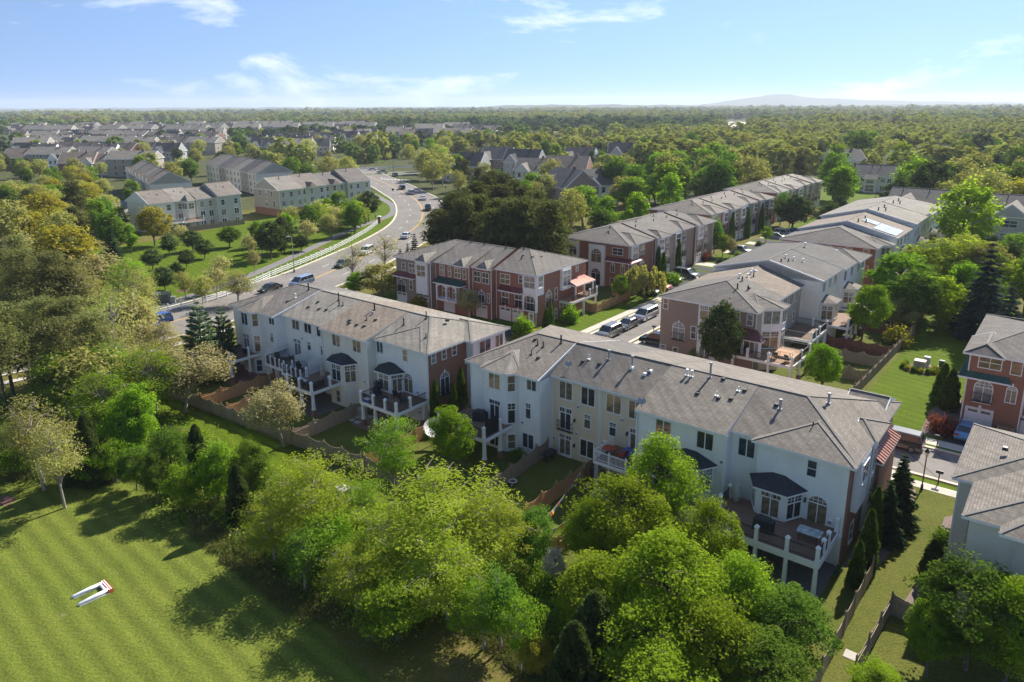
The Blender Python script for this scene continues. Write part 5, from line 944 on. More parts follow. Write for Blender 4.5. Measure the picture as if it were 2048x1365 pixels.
def car(kind, c, x, y, a, label, group=None, s=1.04):
    L, Wd, out, (b0, b1, t0, t1, zt) = KINDS[kind]; pm_ = paint(c)
    t = thing('parked_car' if group and 'parked' in group else 'car', label, 'car', (x, y, .02), a, group); t.scale = (s, s, s)
    if (kind, 'g') not in CM:
        w = Wd/2; zb = max(z for _, z in out)-.05
        body = MB(); n = len(out)
        secs = [(-w+.02, .12), (-w, .0), (w, .0), (w-.02, .12)]
        P = [[(px*(1 if abs(sy) < w-.01 else 1), sy, pz) for px, pz in out] for sy in (-w, w)]
        # side shells with a tucked top edge
        def ring(sy, ins, up_): return [(px-(ins*.6 if px > 0 else -ins*.6), sy, pz+(up_ if pz > .5 else 0)) for px, pz in out]
        R0, R1, R2, R3 = ring(-w, .0, -.06), ring(-w+.12, .06, 0), ring(w-.12, .06, 0), ring(w, .0, -.06); base = len(body.v)
        for r in (R0, R1, R2, R3): body.v += r
        for k in range(3):
            for i in range(n): q = (i+1) % n; body.f.append((base+k*n+i, base+k*n+q, base+(k+1)*n+q, base+(k+1)*n+i)); body.m.append(0)
        body.f.append(tuple(base+i for i in range(n))); body.m.append(0); body.f.append(tuple(base+3*n+i for i in range(n-1, -1, -1))); body.m.append(0)
        ci = .22; roof = MB(); roof.hexa([(t0-.03, -w+ci-.02, zt-.02), (t1+.05, -w+ci-.02, zt-.04), (t1+.05, w-ci+.02, zt-.04), (t0-.03, w-ci+.02, zt-.02), (t0+.1, -w+ci+.12, zt+.05), (t1-.1, -w+ci+.12, zt+.04), (t1-.1, w-ci-.12, zt+.04), (t0+.1, w-ci-.12, zt+.05)])
        for xb, xt in ((b0, t0), (b1, t1), ((b0+b1)/2-.1, (t0+t1)/2-.1)):
            for sg in (-1, 1): roof.bar((xb, sg*(w-.06), zb), (xt, sg*(w-ci), zt-.02), .1, .07)
        gl = MB(); gl.hexa([(b0+.02, -w+.08, zb), (b1-.02, -w+.08, zb), (b1-.02, w-.08, zb), (b0+.02, w-.08, zb), (t0, -w+ci, zt-.01), (t1, -w+ci, zt-.01), (t1, w-ci, zt-.01), (t0, w-ci, zt-.01)])
        wh = MB(); wh.tube([(0, -.11, 0), (0, .11, 0)], .34, 14); ri = MB(); ri.tube([(0, -.125, 0), (0, .125, 0)], .21, 12)
        hl = MB(); hl.box(-.06, .06, -.2, .2, -.07, .07); CM[(kind, 'g')] = (body, roof, gl, wh.mesh('tyre', TYRE), ri.mesh('rim', RIM), hl.mesh('headlight', HL), hl.mesh('taillight', TL), gl.mesh('windows', CGL))
    body, roof, gl, whm, rim, hlm, tlm, glm = CM[(kind, 'g')]
    key = (kind, tuple(c))
    if key not in CM: CM[key] = (body.mesh('body', pm_, True), roof.mesh('car_roof', pm_))
    mobj('body', CM[key][0], t); mobj('car_roof', CM[key][1], t); mobj('windows', glm, t)
    for sx in (-.31, .31):
        for sy in (-1, 1): o = mobj('wheel', whm, t, (L*sx, sy*(Wd/2-.1), .34)); mobj('rim', rim, o)
    for sy in (-1, 1): mobj('headlight', hlm, t, (L/2-.06, sy*(Wd/2-.32), .72)); mobj('taillight', tlm, t, (-L/2+.04, sy*(Wd/2-.25), .85))
    return t
def near_road(x, y):
    i = min(range(1, len(ROAD)-1), key=lambda k: math.dist(ROAD[k], (x, y))); return math.atan2(ROAD[i+1][1]-ROAD[i-1][1], ROAD[i+1][0]-ROAD[i-1][0])
SV, BK, WH, GY, BL = (.42, .43, .45), (.02, .022, .025), (.78, .78, .77), (.13, .14, .15), (.03, .09, .32)
GR = 'cars driving on the boulevard'
for kind, c, px, py, flip, lab in (('van', (.26, .33, .46), 604, 571, 1, 'light blue minivan on the boulevard beside white fence'), ('sedan', BK, 541, 583, 1, 'black car half hidden behind left roof on boulevard'), ('sedan', (.07, .09, .08), 686, 533, 1, 'dark green car reflecting trees on the boulevard'), ('suv', WH, 733, 508, 1, 'white suv with dark base on the boulevard'), ('sedan', WH, 813, 476, 0, 'white car on the right lane past the bend'), ('pickup', BK, 856, 421, 0, 'dark vehicle at the bend beside the pines'), ('sedan', WH, 846, 400, 0, 'white car third from the far junction'), ('suv', SV, 823, 389, 0, 'silver suv second from the far junction'), ('suv', BK, 804, 379, 0, 'black suv nearest the far junction'), ('suv', (.16, .17, .13), 790, 353, 0, 'olive suv crossing the far junction'), ('suv', BL, 312, 652, 1, 'bright blue suv half hidden by roadside trees'), ('sedan', WH, 250, 681, 1, 'white car behind bare roadside trees on the left')):
    x, y, _ = at(px, py); car(kind, c, x, y, near_road(x, y)+(math.pi if flip else 0), lab, GR)
for kind, c, px, py, lab in (('pickup', SV, 765, 347, 'silver pickup on the far cross road'), ('sedan', WH, 745, 341, 'white car on the far cross road'), ('suv', GY, 830, 300, 'car parked beyond far junction')):
    x, y, _ = at(px, py); car(kind, c, x, y, .35, lab, 'cars at the far junction')
PKD = 'cars parked on the estate'
for kind, c, u, v, a, lab in (('van', SV, -54.0, 103.3, -90, 'silver minivan, rearmost of three cars parked at the kerb'), ('sedan', GY, -53.8, 97.0, -90, 'dark grey sedan, middle of three cars parked at the kerb'), ('suv', (.22, .22, .22), -53.8, 91.2, -90, 'grey suv, nearest of three cars parked at the kerb'), ('suv', (.10, .097, .092), -11.6, 78.2, 180, 'brown grey suv parked at far kerb near red metal roof'), ('suv', BK, -46.2, 92.2, 180, 'black jeep on concrete drive beside tan brick end house'), ('sedan', (.10, .25, .45), -6.2, 85.2, 90, 'blue car in front of white garage on the right'), ('sedan', (.20, .16, .10), -3.0, 86.2, 90, 'brown car in front of second white garage on the right'), ('sedan', (.16, .13, .10), -62.5, 129.5, 0, 'brown car on drive in front of brick row'), ('suv', GY, -61.4, 134, 0, 'grey suv on drive next to brown car'), ('pickup', (.30, .04, .03), -61.6, 121.5, 0, 'dark red pickup near weeping tree'), ('sedan', BK, -61.5, 117.8, 0, 'dark car half hidden under weeping tree'), ('suv', SV, -61.8, 164, 0, 'silver suv on concrete drive of second brick row'), ('suv', WH, -61.5, 193, 0, 'white suv at the end of second brick row'), ('sedan', SV, -61.5, 188.2, 0, 'silver car on drive of second brick row'), ('sedan', BL, -60.2, 198, 0, 'dark blue car beyond second brick row')):
    x, y, _ = W(u, v); car(kind, c, x, y, TH+R_(a), lab, PKD)
x, y, _ = at(216, 428); car('sedan', BK, x, y, .4, 'black car in the cul de sac beside beige townhouses', PKD); sheet('street', [at(*q)[:2] for q in ((195, 420), (250, 415), (245, 462), (205, 470), (190, 445))], ASPH, .02, uv=False); sheet('street', [at(*q)[:2] for q in ((215, 418), (262, 428), (260, 405), (230, 398))], ASPH, .022, uv=False)
# ---------------------------------------------------------------- garden things
def onuv(u, v, z=0.): return W(u, v, z)
def seat(label, u, v, z, a=0., m=None, w=.65, group=None):
    t = thing('deck_chair', label, 'chair', W(u, v, z), TH+R_(a), group); m = m or IRON
    b = MB(); b.hexa([(-w/2, -.3, .36), (w/2, -.3, .36), (w/2, .3, .3), (-w/2, .3, .3), (-w/2, -.3, .42), (w/2, -.3, .42), (w/2, .3, .36), (-w/2, .3, .36)]); b.obj('seat', m, t)
    b = MB(); b.hexa([(-w/2, .26, .34), (w/2, .26, .34), (w/2, .32, .34), (-w/2, .32, .34), (-w/2, .5, 1.0), (w/2, .5, 1.0), (w/2, .56, 1.0), (-w/2, .56, 1.0)]); b.obj('backrest', m, t)
    for sx in (-1, 1):
        for y in (-.26, .26): b = MB(); b.box(sx*w*.46-.03, sx*w*.46+.03, y-.03, y+.03, 0, .6 if y < 0 else .6); b.obj('leg', m, t)
        b = MB(); b.box(sx*w*.5-.06, sx*w*.5+.06, -.34, .3, .58, .62); b.obj('armrest', m, t)
def table(label, u, v, z, lx, ly, h, m, rnd=False, lm=None):
    t = thing('patio_table', label, 'table', W(u, v, z), TH); b = MB()
    if rnd: b.tube([(0, 0, h-.04), (0, 0, h)], lx/2, 18)
    else: b.prism([(-lx/2+.1, -ly/2), (lx/2-.1, -ly/2), (lx/2, -ly/2+.1), (lx/2, ly/2-.1), (lx/2-.1, ly/2), (-lx/2+.1, ly/2), (-lx/2, ly/2-.1), (-lx/2, -ly/2+.1)], h-.04, h)
    b.obj('tabletop', m, t); k = .35
    for sx in (-1, 1):
        for sy in (-1, 1): b = MB(); b.bar((sx*lx*.4*(1 if not rnd else .8), sy*(ly if not rnd else lx)*.4*(1 if not rnd else .8), 0), (sx*lx*k, sy*(ly if not rnd else lx)*k, h-.04), .045, .045); b.obj('leg', lm or IRON, t)
def grill(label, u, v, z, a=0., m=None, cover=False):
    t = thing('grill', label, 'grill', W(u, v, z), TH+R_(a)); m = m or plain('grill_cover', (.03, .032, .036), .7) if 'grill_cover' not in MATS else MATS['grill_cover']
    b = MB(); b.box(-.75, .75, -.32, .32, .0 if cover else .75, .95, 0, .02, .02); b.obj('body', m, t)
    b = MB(); b.prism([(-.5, -.32), (.5, -.32), (.5, .32), (-.5, .32)], .95, 1.2, 0, [(-.44, -.16), (.44, -.16), (.44, .2), (-.44, .2)]); b.obj('lid', m, t)
    if not cover:
        for sx in (-1, 1): b = MB(); b.box(sx*.5-.04, sx*.5+.04, -.28, .28, 0, .78); b.obj('leg', m, t)
GLT = glassm('table_glass', (.40, .45, .44), .08); WICK = plain('wicker', (.055, .045, .04), .8, .3, 12); CUSH = plain('cushion', (.5, .5, .49), .8, .1); ORG = plain('orange_fabric', (.42, .07, .03), .7, .2, 5); BLUT = plain('blue_tarp', (.02, .13, .40), .45, .3, 4, bmp=.6); ROPE = plain('rope', (.5, .45, .36), .8)
# decks
table('glass topped table on the long right deck', -12.3, 50.7, 3.0, 1.7, 1.1, .72, GLT); grill('black covered grill in front of the dark-roofed bay', -15.4, 49.8, 3.0, 0, cover=True)
t = thing('kayak', 'grey plastic boat hull leaning upright in deck corner', 'boat', W(-18.6, 52.3, 3.0), TH+R_(-10)); b = MB(); b.tube([(0, .0, .05), (0, .05, .3), (0, .15, .9), (0, .28, 1.5), (0, .36, 1.75)], [.1, .3, .42, .3, .06], 10); b.obj('hull', plain('hull_grey', (.38, .37, .32), .5, .2), t, smooth=True); t.scale = (1, .6, 1)
grill('black covered grill on the bay tower deck', -45.3, 51.6, 3.0, 20, cover=True)
seat('grey Adirondack chair left on the right end deck of left row', -56.6, 50.6, 2.95, -160); seat('dark Adirondack chair right on the right end deck of left row', -55.0, 50.0, 2.95, -200)
table('low dark fire table on right end deck of left row', -57.1, 48.9, 2.95, 1.2, .8, .5, IRON); seat('dark low chair beside fire table nearest rail', -58.3, 49.3, 2.95, 90); grill('open grill beside bay on right end deck of left row', -59.6, 50.4, 2.95, -30)
t = thing('cooler', 'small blue cooler on right end deck of left row', 'cooler', W(-58.3, 47.8, 2.95), TH); b = MB(); b.box(-.35, .35, -.2, .2, 0, .32, 0, -.02, -.02); b.obj('body', BLUT, t); b = MB(); b.box(-.37, .37, -.22, .22, .32, .4); b.obj('lid', TRIM, t)
for u, v, a, lb in ((-68.6, 46.6, 180, 'dark wicker sofa along the front rail of cream house deck'), (-66.4, 47.0, -90, 'dark wicker sofa at the right rail of cream house deck')):
    t = thing('sofa', lb, 'sofa', W(u, v, 2.95), TH+R_(a)); b = MB(); b.box(-.95, .95, -.4, .4, .05, .36); b.obj('base', WICK, t); b = MB(); b.box(-.95, .95, .3, .45, .36, .8); b.obj('backrest', WICK, t); b = MB(); b.box(-.85, .85, -.38, .28, .36, .5); b.obj('cushion', CUSH if u < -67 else WICK, t)
t = thing('patio_umbrella', 'closed beige patio umbrella on cream house deck', 'umbrella', W(-67.1, 48.6, 2.95), TH); b = MB(); b.tube([(0, 0, 0), (0, 0, 2.3)], .03, 6); b.obj('pole', IRON, t); b = MB(); b.tube([(0, 0, .7), (0, 0, .9), (0, 0, 1.8), (0, 0, 2.3)], [.3, .34, .2, .04], 9); b.obj('canopy', plain('canvas_beige', (.34, .28, .22), .9), t)
table('round grey table on left grey deck', -76.6, 50.0, 3.0, 1.2, 1.2, .72, plain('table_grey', (.2, .2, .2), .6), True); table('dark round table on right grey deck', -71.6, 49.6, 2.85, 1.3, 1.3, .72, MATS['table_grey'], True)
for i, (u, v, a) in enumerate(((-77.3, 49.4, 60), (-75.6, 50.6, -60), (-72.6, 49.4, 90), (-70.8, 50.2, -90))): seat(['black chair left of round table on left grey deck', 'black chair right of round table on left grey deck', 'black chair left of round table on right grey deck', 'black chair right of round table on right grey deck'][i], u, v, 3.0 if i < 2 else 2.85, a)
seat('black chair against the bay tower on left corner deck', -82.6, 48.4, 2.95, 200)
table('round orange covered table on white railed deck', -31.0, 53.2, 3.0, 1.2, 1.2, .72, ORG, True, IRON); seat('orange chair beside orange table', -29.7, 53.4, 3.0, -90, ORG)
t = thing('tarp_pile', 'bright blue tarp heaped behind orange table', 'tarp', W(-29.5, 54.5, 3.0), TH); b = MB(); b.prism([(-.9, -.4), (.3, -.5), (.9, -.1), (.7, .4), (-.6, .4)], 0, .55, 0, [(-.5, -.15), (.1, -.2), (.4, 0), (.2, .15), (-.3, .2)]); b.obj('tarp', BLUT, t)
t = thing('tarp_pile', 'blue tarp over junk under the white railed deck', 'tarp', W(-30.0, 51.2, 0), TH); b = MB(); b.prism([(-1.3, -.7), (.6, -.9), (1.3, -.2), (1.0, .7), (-.9, .8)], 0, .6, 0, [(-.8, -.3), (.2, -.5), (.7, -.1), (.5, .3), (-.5, .4)]); b.obj('tarp', BLUT, t)
grill('black grill against yard fence by white side wall', -38.0, 53.6, 0, 80); t = thing('garden_chair', 'white round garden chair tipped by yard fence', 'chair', W(-37.9, 47.6, 0), 1.); b = MB(); b.tube([(.38*math.cos(i*.7), .38*math.sin(i*.7), .42) for i in range(10)], .04, 6); b.obj('rim', TRIM, t); b = MB(); b.tube([(0, 0, .15), (0, 0, .35)], [.1, .33], 10); b.obj('seat', plain('seat_dark', (.1, .1, .1)), t); b = MB(); b.bar((-.3, 0, 0), (.1, 0, .2), .05, .05); b.bar((.3, .1, 0), (-.1, 0, .2), .05, .05); b.obj('leg', TRIM, t)
t = thing('trash_bin', 'dark grey bin at the foot of beige wall', 'bin', W(-33.0, 53.9, 0), TH); b = MB(); b.tube([(0, 0, 0), (0, 0, .95)], [.28, .36], 12); b.obj('body', GLT if False else plain('bin_grey', (.06, .07, .08), .5), t); b = MB(); b.tube([(0, 0, .95), (0, 0, 1.05)], [.38, .3], 12); b.obj('lid', MATS['bin_grey'], t)
t = thing('hose_reel', 'coiled green garden hose under the right deck corner', 'hose', W(-10.4, 52.2, .45), TH+R_(90)); b = MB(); [b.tube([(r*math.cos(i*math.pi/8), d, r*math.sin(i*math.pi/8)) for i in range(17)], .03, 5) for r, d in ((.38, 0), (.33, .05), (.36, .1))]; b.obj('hose', plain('hose_green', (.02, .10, .05), .5), t)
for i, u in enumerate((-16.0, -14.9, -13.6)): seat(['left', 'middle', 'right'][i]+' of three chairs stored under the long right deck', u, 52.0, 0.02, 160, plain('chair_tan', (.3, .26, .2)) if 'chair_tan' not in MATS else MATS['chair_tan'])
table('patio table with orange top on tan brick house deck', -27.2, 90.2, 2.95, 2.0, 1.2, .72, DECKO); grill('grey covered grill on porch of tan brick house', -32.3, 88.1, 2.95, 0, MATS['grill_cover'], True); seat('wicker chair on tan brick house deck', -28.0, 88.6, 2.95, 200, WICK); seat('wicker chair near rail on tan brick house deck', -26.2, 88.4, 2.95, 160, WICK)
p = W(-49.5, 48.6); t = thing('satellite_dish', 'large pale satellite dish standing in yard between near rows', 'satellite dish', W(-49.6, 49.2), TH); b = MB(); b.tube([(0, 0, 0), (0, 0, 1.6)], .06, 8); b.obj('mast', MATS['dish_grey'], t); b = MB(); n = 18; ax = Vector((.55, -.35, .75)).normalized(); a_ = ax.cross(Vector((0, 0, 1))).normalized(); c_ = ax.cross(a_); o_ = Vector((0, 0, 1.7))
for i in range(n):
    q = [o_+(a_*math.cos(2*math.pi*k/n)+c_*math.sin(2*math.pi*k/n))*r+ax*(r*r*.25) for r in (.6, 1.15) for k in (i, i+1)]; b.poly([o_, q[0], q[1]]); b.poly([q[0], q[2], q[3], q[1]])
b.obj('reflector', plain('dish_pale', (.55, .55, .52), .6), t, smooth=True)
# strings of prayer-like pennants in the yard
FLC = [plain('flag_'+n, c, .8) for n, c in (('white', (.7, .7, .68)), ('blue', (.10, .20, .5)), ('yellow', (.65, .45, .05)), ('red', (.5, .05, .05)), ('green', (.08, .25, .08)))]
def pennants(label, a, c, n, sag):
    t = thing('flag_string', label, 'bunting', a); A = Vector((0, 0, 0)); B = Vector(c)-Vector(a); P = [A+B*(i/n)+Vector((0, 0, -sag*4*(i/n)*(1-i/n))) for i in range(n+1)]
    b = MB(); b.tube(P, .012, 4); b.obj('string', ROPE, t); d = B.normalized()
    for i in range(n):
        p = (P[i]+P[i+1])/2; q = MB(); w = .15; k = random.uniform(-.12, .12); s = Vector((-d.y, d.x, 0))*k
        q.poly([p-d*w, p+d*w, p+d*w+Vector((0, 0, -.36))+s, p-d*w+Vector((0, 0, -.36))+s*.6]); q.obj('pennant', FLC[i % 5], t)
a_ = at(1176, 918, 2.7); c_ = at(1078, 1048, 1.7); pennants('longer string of coloured pennants from deck corner to back fence', a_, c_, 30, .5)
a_ = at(1165, 1015, 2.2); c_ = at(1100, 1062, 1.7); pennants('shorter string of coloured pennants near the maple', a_, c_, 13, .2)
# U shaped float on the meadow
p = at(190, 1187); t = thing('goal_frame', 'white U-shaped frame with red end lying on mown meadow', 'toy goal', p, R_(48)); WHT = plain('float_white', (.75, .75, .76), .5); RDM = plain('float_red', (.62, .08, .04), .5)
for sy in (-1, 1): b = MB(); b.tube([(-1.35, sy*.62, .05), (-1.2, sy*.62, .1), (-.2, sy*.6, .15), (.7, sy*.56, .17)], [.05, .13, .15, .13], 8); b.obj('side_tube', WHT, t, smooth=True); b = MB(); b.box(-1.25, .7, sy*.62-.2, sy*.62+.02, .0, .035); b.obj('net_edge', MATS['dish_grey'], t)
b = MB(); b.tube([(.55, -.66, .16), (.55, .66, .16)], .11, 8); b.obj('cross_tube', WHT, t, smooth=True)
b = MB(); b.box(.66, 1.02, -.8, .8, .03, .26, 0, .05, .04); b.obj('end_panel', RDM, t)
for x in (.72, .86): b = MB(); b.box(x, x+.06, -.77, .77, .22, .272); b.obj('stripe', WHT, t)
# a pedestrian on the path
def person(x, y, a, label):
    t = thing('person', label, 'person', (x, y, .02), a); me = bpy.data.meshes.new('body')
    V = [(0, 0, .92), (0, 0, 1.2), (0, 0, 1.42), (0, .01, 1.52), (0, .02, 1.66), (.1, 0, .86), (.12, .12, .48), (.12, .02, .08), (.12, .18, .04), (-.1, 0, .86), (-.12, -.1, .48), (-.12, -.28, .1), (-.12, -.14, .04), (.2, 0, 1.4), (.26, -.08, 1.12), (.24, .1, .92), (-.2, 0, 1.4), (-.26, .06, 1.12), (-.24, .2, .94)]
    E = [(0, 1), (1, 2), (2, 3), (3, 4), (0, 5), (5, 6), (6, 7), (7, 8), (0, 9), (9, 10), (10, 11), (11, 12), (2, 13), (13, 14), (14, 15), (2, 16), (16, 17), (17, 18)]
    me.from_pydata(V, E, []); o = mobj('body', me, t); o.modifiers.new('skin', 'SKIN'); me.skin_vertices.new() if not me.skin_vertices else None
    Rr = [.15, .15, .16, .06, .11, .1, .07, .05, .05, .1, .07, .05, .05, .07, .05, .04, .07, .05, .04]
    for i, r in enumerate(Rr): me.skin_vertices[0].data[i].radius = (r, r)
    me.skin_vertices[0].data[0].use_root = True; o.modifiers.new('sub', 'SUBSURF').levels = 1; me.materials.append(plain('cloth_blue', (.05, .12, .35), .8))
    b = MB(); b.tube([(0, .02, 1.58), (0, .02, 1.7), (0, .02, 1.8)], [.11, .12, .05], 8); b.obj('hair', BARK, t, smooth=True)
x, y, _ = at(751, 440); person(x, y, 1.8, 'person in blue walking on the path near brick pier')
# ---------------------------------------------------------------- vegetation
def quads(c, a, b):
    n = len(c); v = np.empty((n, 4, 3)); v[:, 0] = c-a; v[:, 1] = c+b; v[:, 2] = c+a; v[:, 3] = c-b
    return v.reshape(-1, 3)
def npmesh(name, v, mat, nq):
    me = bpy.data.meshes.new(name); me.vertices.add(len(v)); me.vertices.foreach_set('co', v.astype(np.float32).ravel())
    me.loops.add(nq*4); me.loops.foreach_set('vertex_index', np.arange(nq*4, dtype=np.int32)); me.polygons.add(nq); me.polygons.foreach_set('loop_start', np.arange(0, nq*4, 4, dtype=np.int32))
    me.materials.append(mat); me.update(calc_edges=True); return me
def unitv(r, n): v = r.normal(size=(n, 3)); return v/np.linalg.norm(v, axis=1)[:, None]
def leaves(r, c, size, flat=.5, out=None, asp=.6):
    n = len(c); nm = unitv(r, n); nm[:, 2] = np.abs(nm[:, 2])+flat
    if out is not None: nm += out*.6
    nm /= np.linalg.norm(nm, axis=1)[:, None]
    t = unitv(r, n); a = np.cross(nm, t); a /= np.linalg.norm(a, axis=1)[:, None]+1e-9; b = np.cross(nm, a)
    s = size*r.uniform(.5, 1.6, n)[:, None]
    return quads(c, a*s*.5, b*s*.5*asp)
PROTO = {}
def tree(key, kind, lf, H, Wd, nl, ls, seed, twigs=60, bark=None):
    """one prototype: (trunk mesh, crown mesh); H height, Wd crown width"""
    r = np.random.default_rng(seed); R = Wd/2; tb = MB(); C = []; S = []
    bark = bark or BARK
    if kind in ('broad', 'feather', 'sparse', 'multi'):
        zb = {'broad': .16, 'feather': .2, 'sparse': .28, 'multi': .08}[kind]*H; nc = {'broad': 120, 'feather': 85, 'sparse': 70, 'multi': 80}[kind]
        lean = r.normal(0, .04*H, 2); nst = 1 if kind != 'multi' else 4
        stems = []
        for s in range(nst):
            th = r.uniform(0, 6.28); q = (R*.35 if nst > 1 else 0)
            top = np.array([lean[0]+q*math.cos(th), lean[1]+q*math.sin(th), H*.82]); mid = top*[.4, .4, .5]+r.normal(0, .02*H, 3); stems.append((np.zeros(3), mid, top))
            tb.tube([(0, 0, -.2), (0, 0, .15), tuple(mid), tuple(top)], [H*.026+.05, H*.02, H*.013, H*.004], 7, cap=False)
        lob = r.uniform(.72, 1.12, 7)
        for i in range(nc):
            d = unitv(r, 1)[0]; d[2] = d[2]*.9+.12; rad = r.uniform(.35, 1)**(.5 if kind == 'broad' else .75); az = math.atan2(d[1], d[0]); l = lob[int((az+math.pi)/6.284*6.99)]*(.9+.2*r.random())
            zc = zb+(H-zb)*.52; hz = (H-zb)*.5
            taper = 1-.25*max(0, d[2])
            c = np.array([d[0]*R*rad*l*taper, d[1]*R*rad*l*taper, zc+d[2]*hz*rad*(.9+.15*l)]); c[:2] += lean*(c[2]/H)
            st = stems[i % nst]; f = min(.92, max(.22, c[2]/H*.72)); base = (1-f)*st[1]+f*st[2] if f > .5 else st[1]*(f*2)
            if i < twigs:
                m = (base+c)/2+r.normal(0, .02*H, 3)+[0, 0, .03*H]; tb.tube([tuple(base), tuple(m), tuple(c)], ([H*.0075+.012, H*.005+.008, .012] if kind == 'broad' else [H*.005+.006, H*.003+.004, .007]), 4, cap=False)
            cr = Wd*{'broad': .066, 'feather': .078, 'sparse': .085, 'multi': .075}[kind]*r.uniform(.6, 1.4)
            n = int(nl/nc*r.uniform(.6, 1.4)); fl = {'broad': .7, 'feather': .38, 'sparse': .8, 'multi': .7}[kind]
            g = r.normal(size=(n, 3)); g /= np.maximum(1, np.linalg.norm(g, axis=1)/1.7)[:, None]
            pts = c+g*[cr, cr, cr*fl]
            if kind == 'feather':
                pts[:, 2] += .12*cr*r.normal(size=n)
            C.append(pts)
            if i < twigs and nl > 5500:
                for k in range(5 if kind == 'sparse' else 3):
                    e = pts[r.integers(len(pts))]; tb.tube([tuple(c), tuple(e)], [.02, .009], 3, cap=False)
        C = np.concatenate(C); ov = C-[0, 0, zb+(H-zb)*.5]; ov /= np.linalg.norm(ov, axis=1)[:, None]+1e-6
        v = leaves(r, C, ls, .35 if kind != 'feather' else .9, ov, .6 if kind != 'feather' else .42)
    elif kind == 'pine':
        tb.tube([(0, 0, -.2), (r.normal(0, .1), r.normal(0, .1), H*.5), (r.normal(0, .25), 0, H*.95)], [H*.018+.04, H*.012, .03], 7, cap=False)
        nc = 95; 
        for i in range(nc):
            f = r.uniform(.30, 1.)**.8; z = H*f; az = r.uniform(0, 6.28); rr = R*min(1.0, (1.12-f)*1.9)*r.uniform(.25, 1.)
            c = np.array([rr*math.cos(az), rr*math.sin(az), z])
            if i < twigs: tb.tube([(0, 0, z-rr*.25), tuple(c)], [.05, .015], 4, cap=False)
            cr = Wd*.115*r.uniform(.7, 1.3); n = int(nl/nc)
            g = r.normal(size=(n, 3)); g /= np.maximum(1, np.linalg.norm(g, axis=1)/1.6)[:, None]; C.append(c+g*[cr, cr, cr*.38])
        C = np.concatenate(C); v = leaves(r, C, ls, .5, None, .3)
    elif kind in ('spruce', 'wpine'):
        tb.tube([(0, 0, -.2), (0, 0, H*.97)], [H*.018+.03, .02], 7, cap=False); A = []; B = []; CC = []
        nl_ = 17 if kind == 'spruce' else 13
        for k in range(nl_):
            f = k/(nl_-1); z = H*(.05+.9*f); rb = R*(1-f)**(.85 if kind == 'spruce' else .6)*(1. if k % 2 else .9)+.08; nb = int(11-5*f)
            for j in range(nb):
                az = 6.283*(j+r.uniform(-.3, .3))/nb+k; L = rb*r.uniform(.75, 1.12); up = (.28 if kind == 'wpine' else -.10)*L
                m = int(nl/(nl_*9)*max(.25, L/R)); s = r.uniform(.1, 1, m)**.7; off = r.normal(0, .16*L+.04, m)*(1.1-s); d = np.array([math.cos(az), math.sin(az), 0]); e = np.array([-math.sin(az), math.cos(az), 0])
                p = d*(s*L)[:, None]+e*off[:, None]; p[:, 2] = z+up*s+r.normal(0, .035*L+.03, m)-(.10*L*s**2 if kind == 'spruce' else 0); CC.append(p)
                a = d+e*(np.sign(off)*.7)[:, None]*r.uniform(.5, 1.2, m)[:, None]; a[:, 2] += (.1 if kind == 'wpine' else -.12)+r.normal(0, .15, m); a /= np.linalg.norm(a, axis=1)[:, None]; A.append(a)
                if L > .4: tb.tube([(0, 0, z), (d[0]*L*.9, d[1]*L*.9, z+up*.9)], [.03, .01], 3, cap=False)
        CC = np.concatenate(CC); A = np.concatenate(A); n = len(CC); nm = unitv(r, n); nm[:, 2] = np.abs(nm[:, 2])+.8; B = np.cross(A, nm); B /= np.linalg.norm(B, axis=1)[:, None]; s = ls*r.uniform(.7, 1.4, n)[:, None]; v = quads(CC, A*s*.6, B*s*.2)
    elif kind == 'arb':
        tb.tube([(0, 0, -.2), (0, 0, H*.5)], [.09, .05], 6, cap=False); n = nl; f = r.uniform(0, 1, n)**1.25; az = r.uniform(0, 6.283, n); pr = R*np.minimum(1, .75+f*1.4)*np.sqrt(np.maximum(0, 1-f))**1.1*(1+.09*np.sin(az*5+f*9))*r.uniform(.66, 1.1, n)*(1+.10*np.sin(az*3+f*23))
        C = np.stack([pr*np.cos(az), pr*np.sin(az), .08+f*H*.98], 1); A = np.stack([np.cos(az)*.5, np.sin(az)*.5, np.ones(n)], 1)+r.normal(0, .3, (n, 3)); A /= np.linalg.norm(A, axis=1)[:, None]; B = np.cross(A, unitv(r, n)); B /= np.linalg.norm(B, axis=1)[:, None]; s = ls*r.uniform(.7, 1.3, n)[:, None]; v = quads(C, A*s*.55, B*s*.28)
    elif kind == 'willow':
        tb.tube([(0, 0, -.2), (0, .1, H*.4), (.1, 0, H*.75)], [.2, .14, .05], 7, cap=False)
        for i in range(110):
            az = r.uniform(0, 6.283); rr = R*r.uniform(.25, 1)**.6; zt = H*(.98-.32*(rr/R)**2)*r.uniform(.92, 1.04); ln = r.uniform(.35, .75)*zt; n = int(nl/110); s = r.random(n); p = np.stack([rr*math.cos(az)*(1+.1*s)+r.normal(0, .12, n), rr*math.sin(az)*(1+.1*s)+r.normal(0, .12, n), zt-ln*s], 1); C.append(p)
            if i < 30: tb.tube([(0, 0, H*.45), (rr*.6*math.cos(az), rr*.6*math.sin(az), zt*.95), (rr*math.cos(az), rr*math.sin(az), zt-.3)], [.06, .04, .01], 4, cap=False)
        C = np.concatenate(C); n = len(C); A = np.tile([0, 0, -1.], (n, 1))+r.normal(0, .35, (n, 3)); A /= np.linalg.norm(A, axis=1)[:, None]; B = np.cross(A, unitv(r, n)); B /= np.linalg.norm(B, axis=1)[:, None]; v = quads(C, A*ls*.6, B*ls*.25)
    elif kind == 'shrub':
        nc = 26
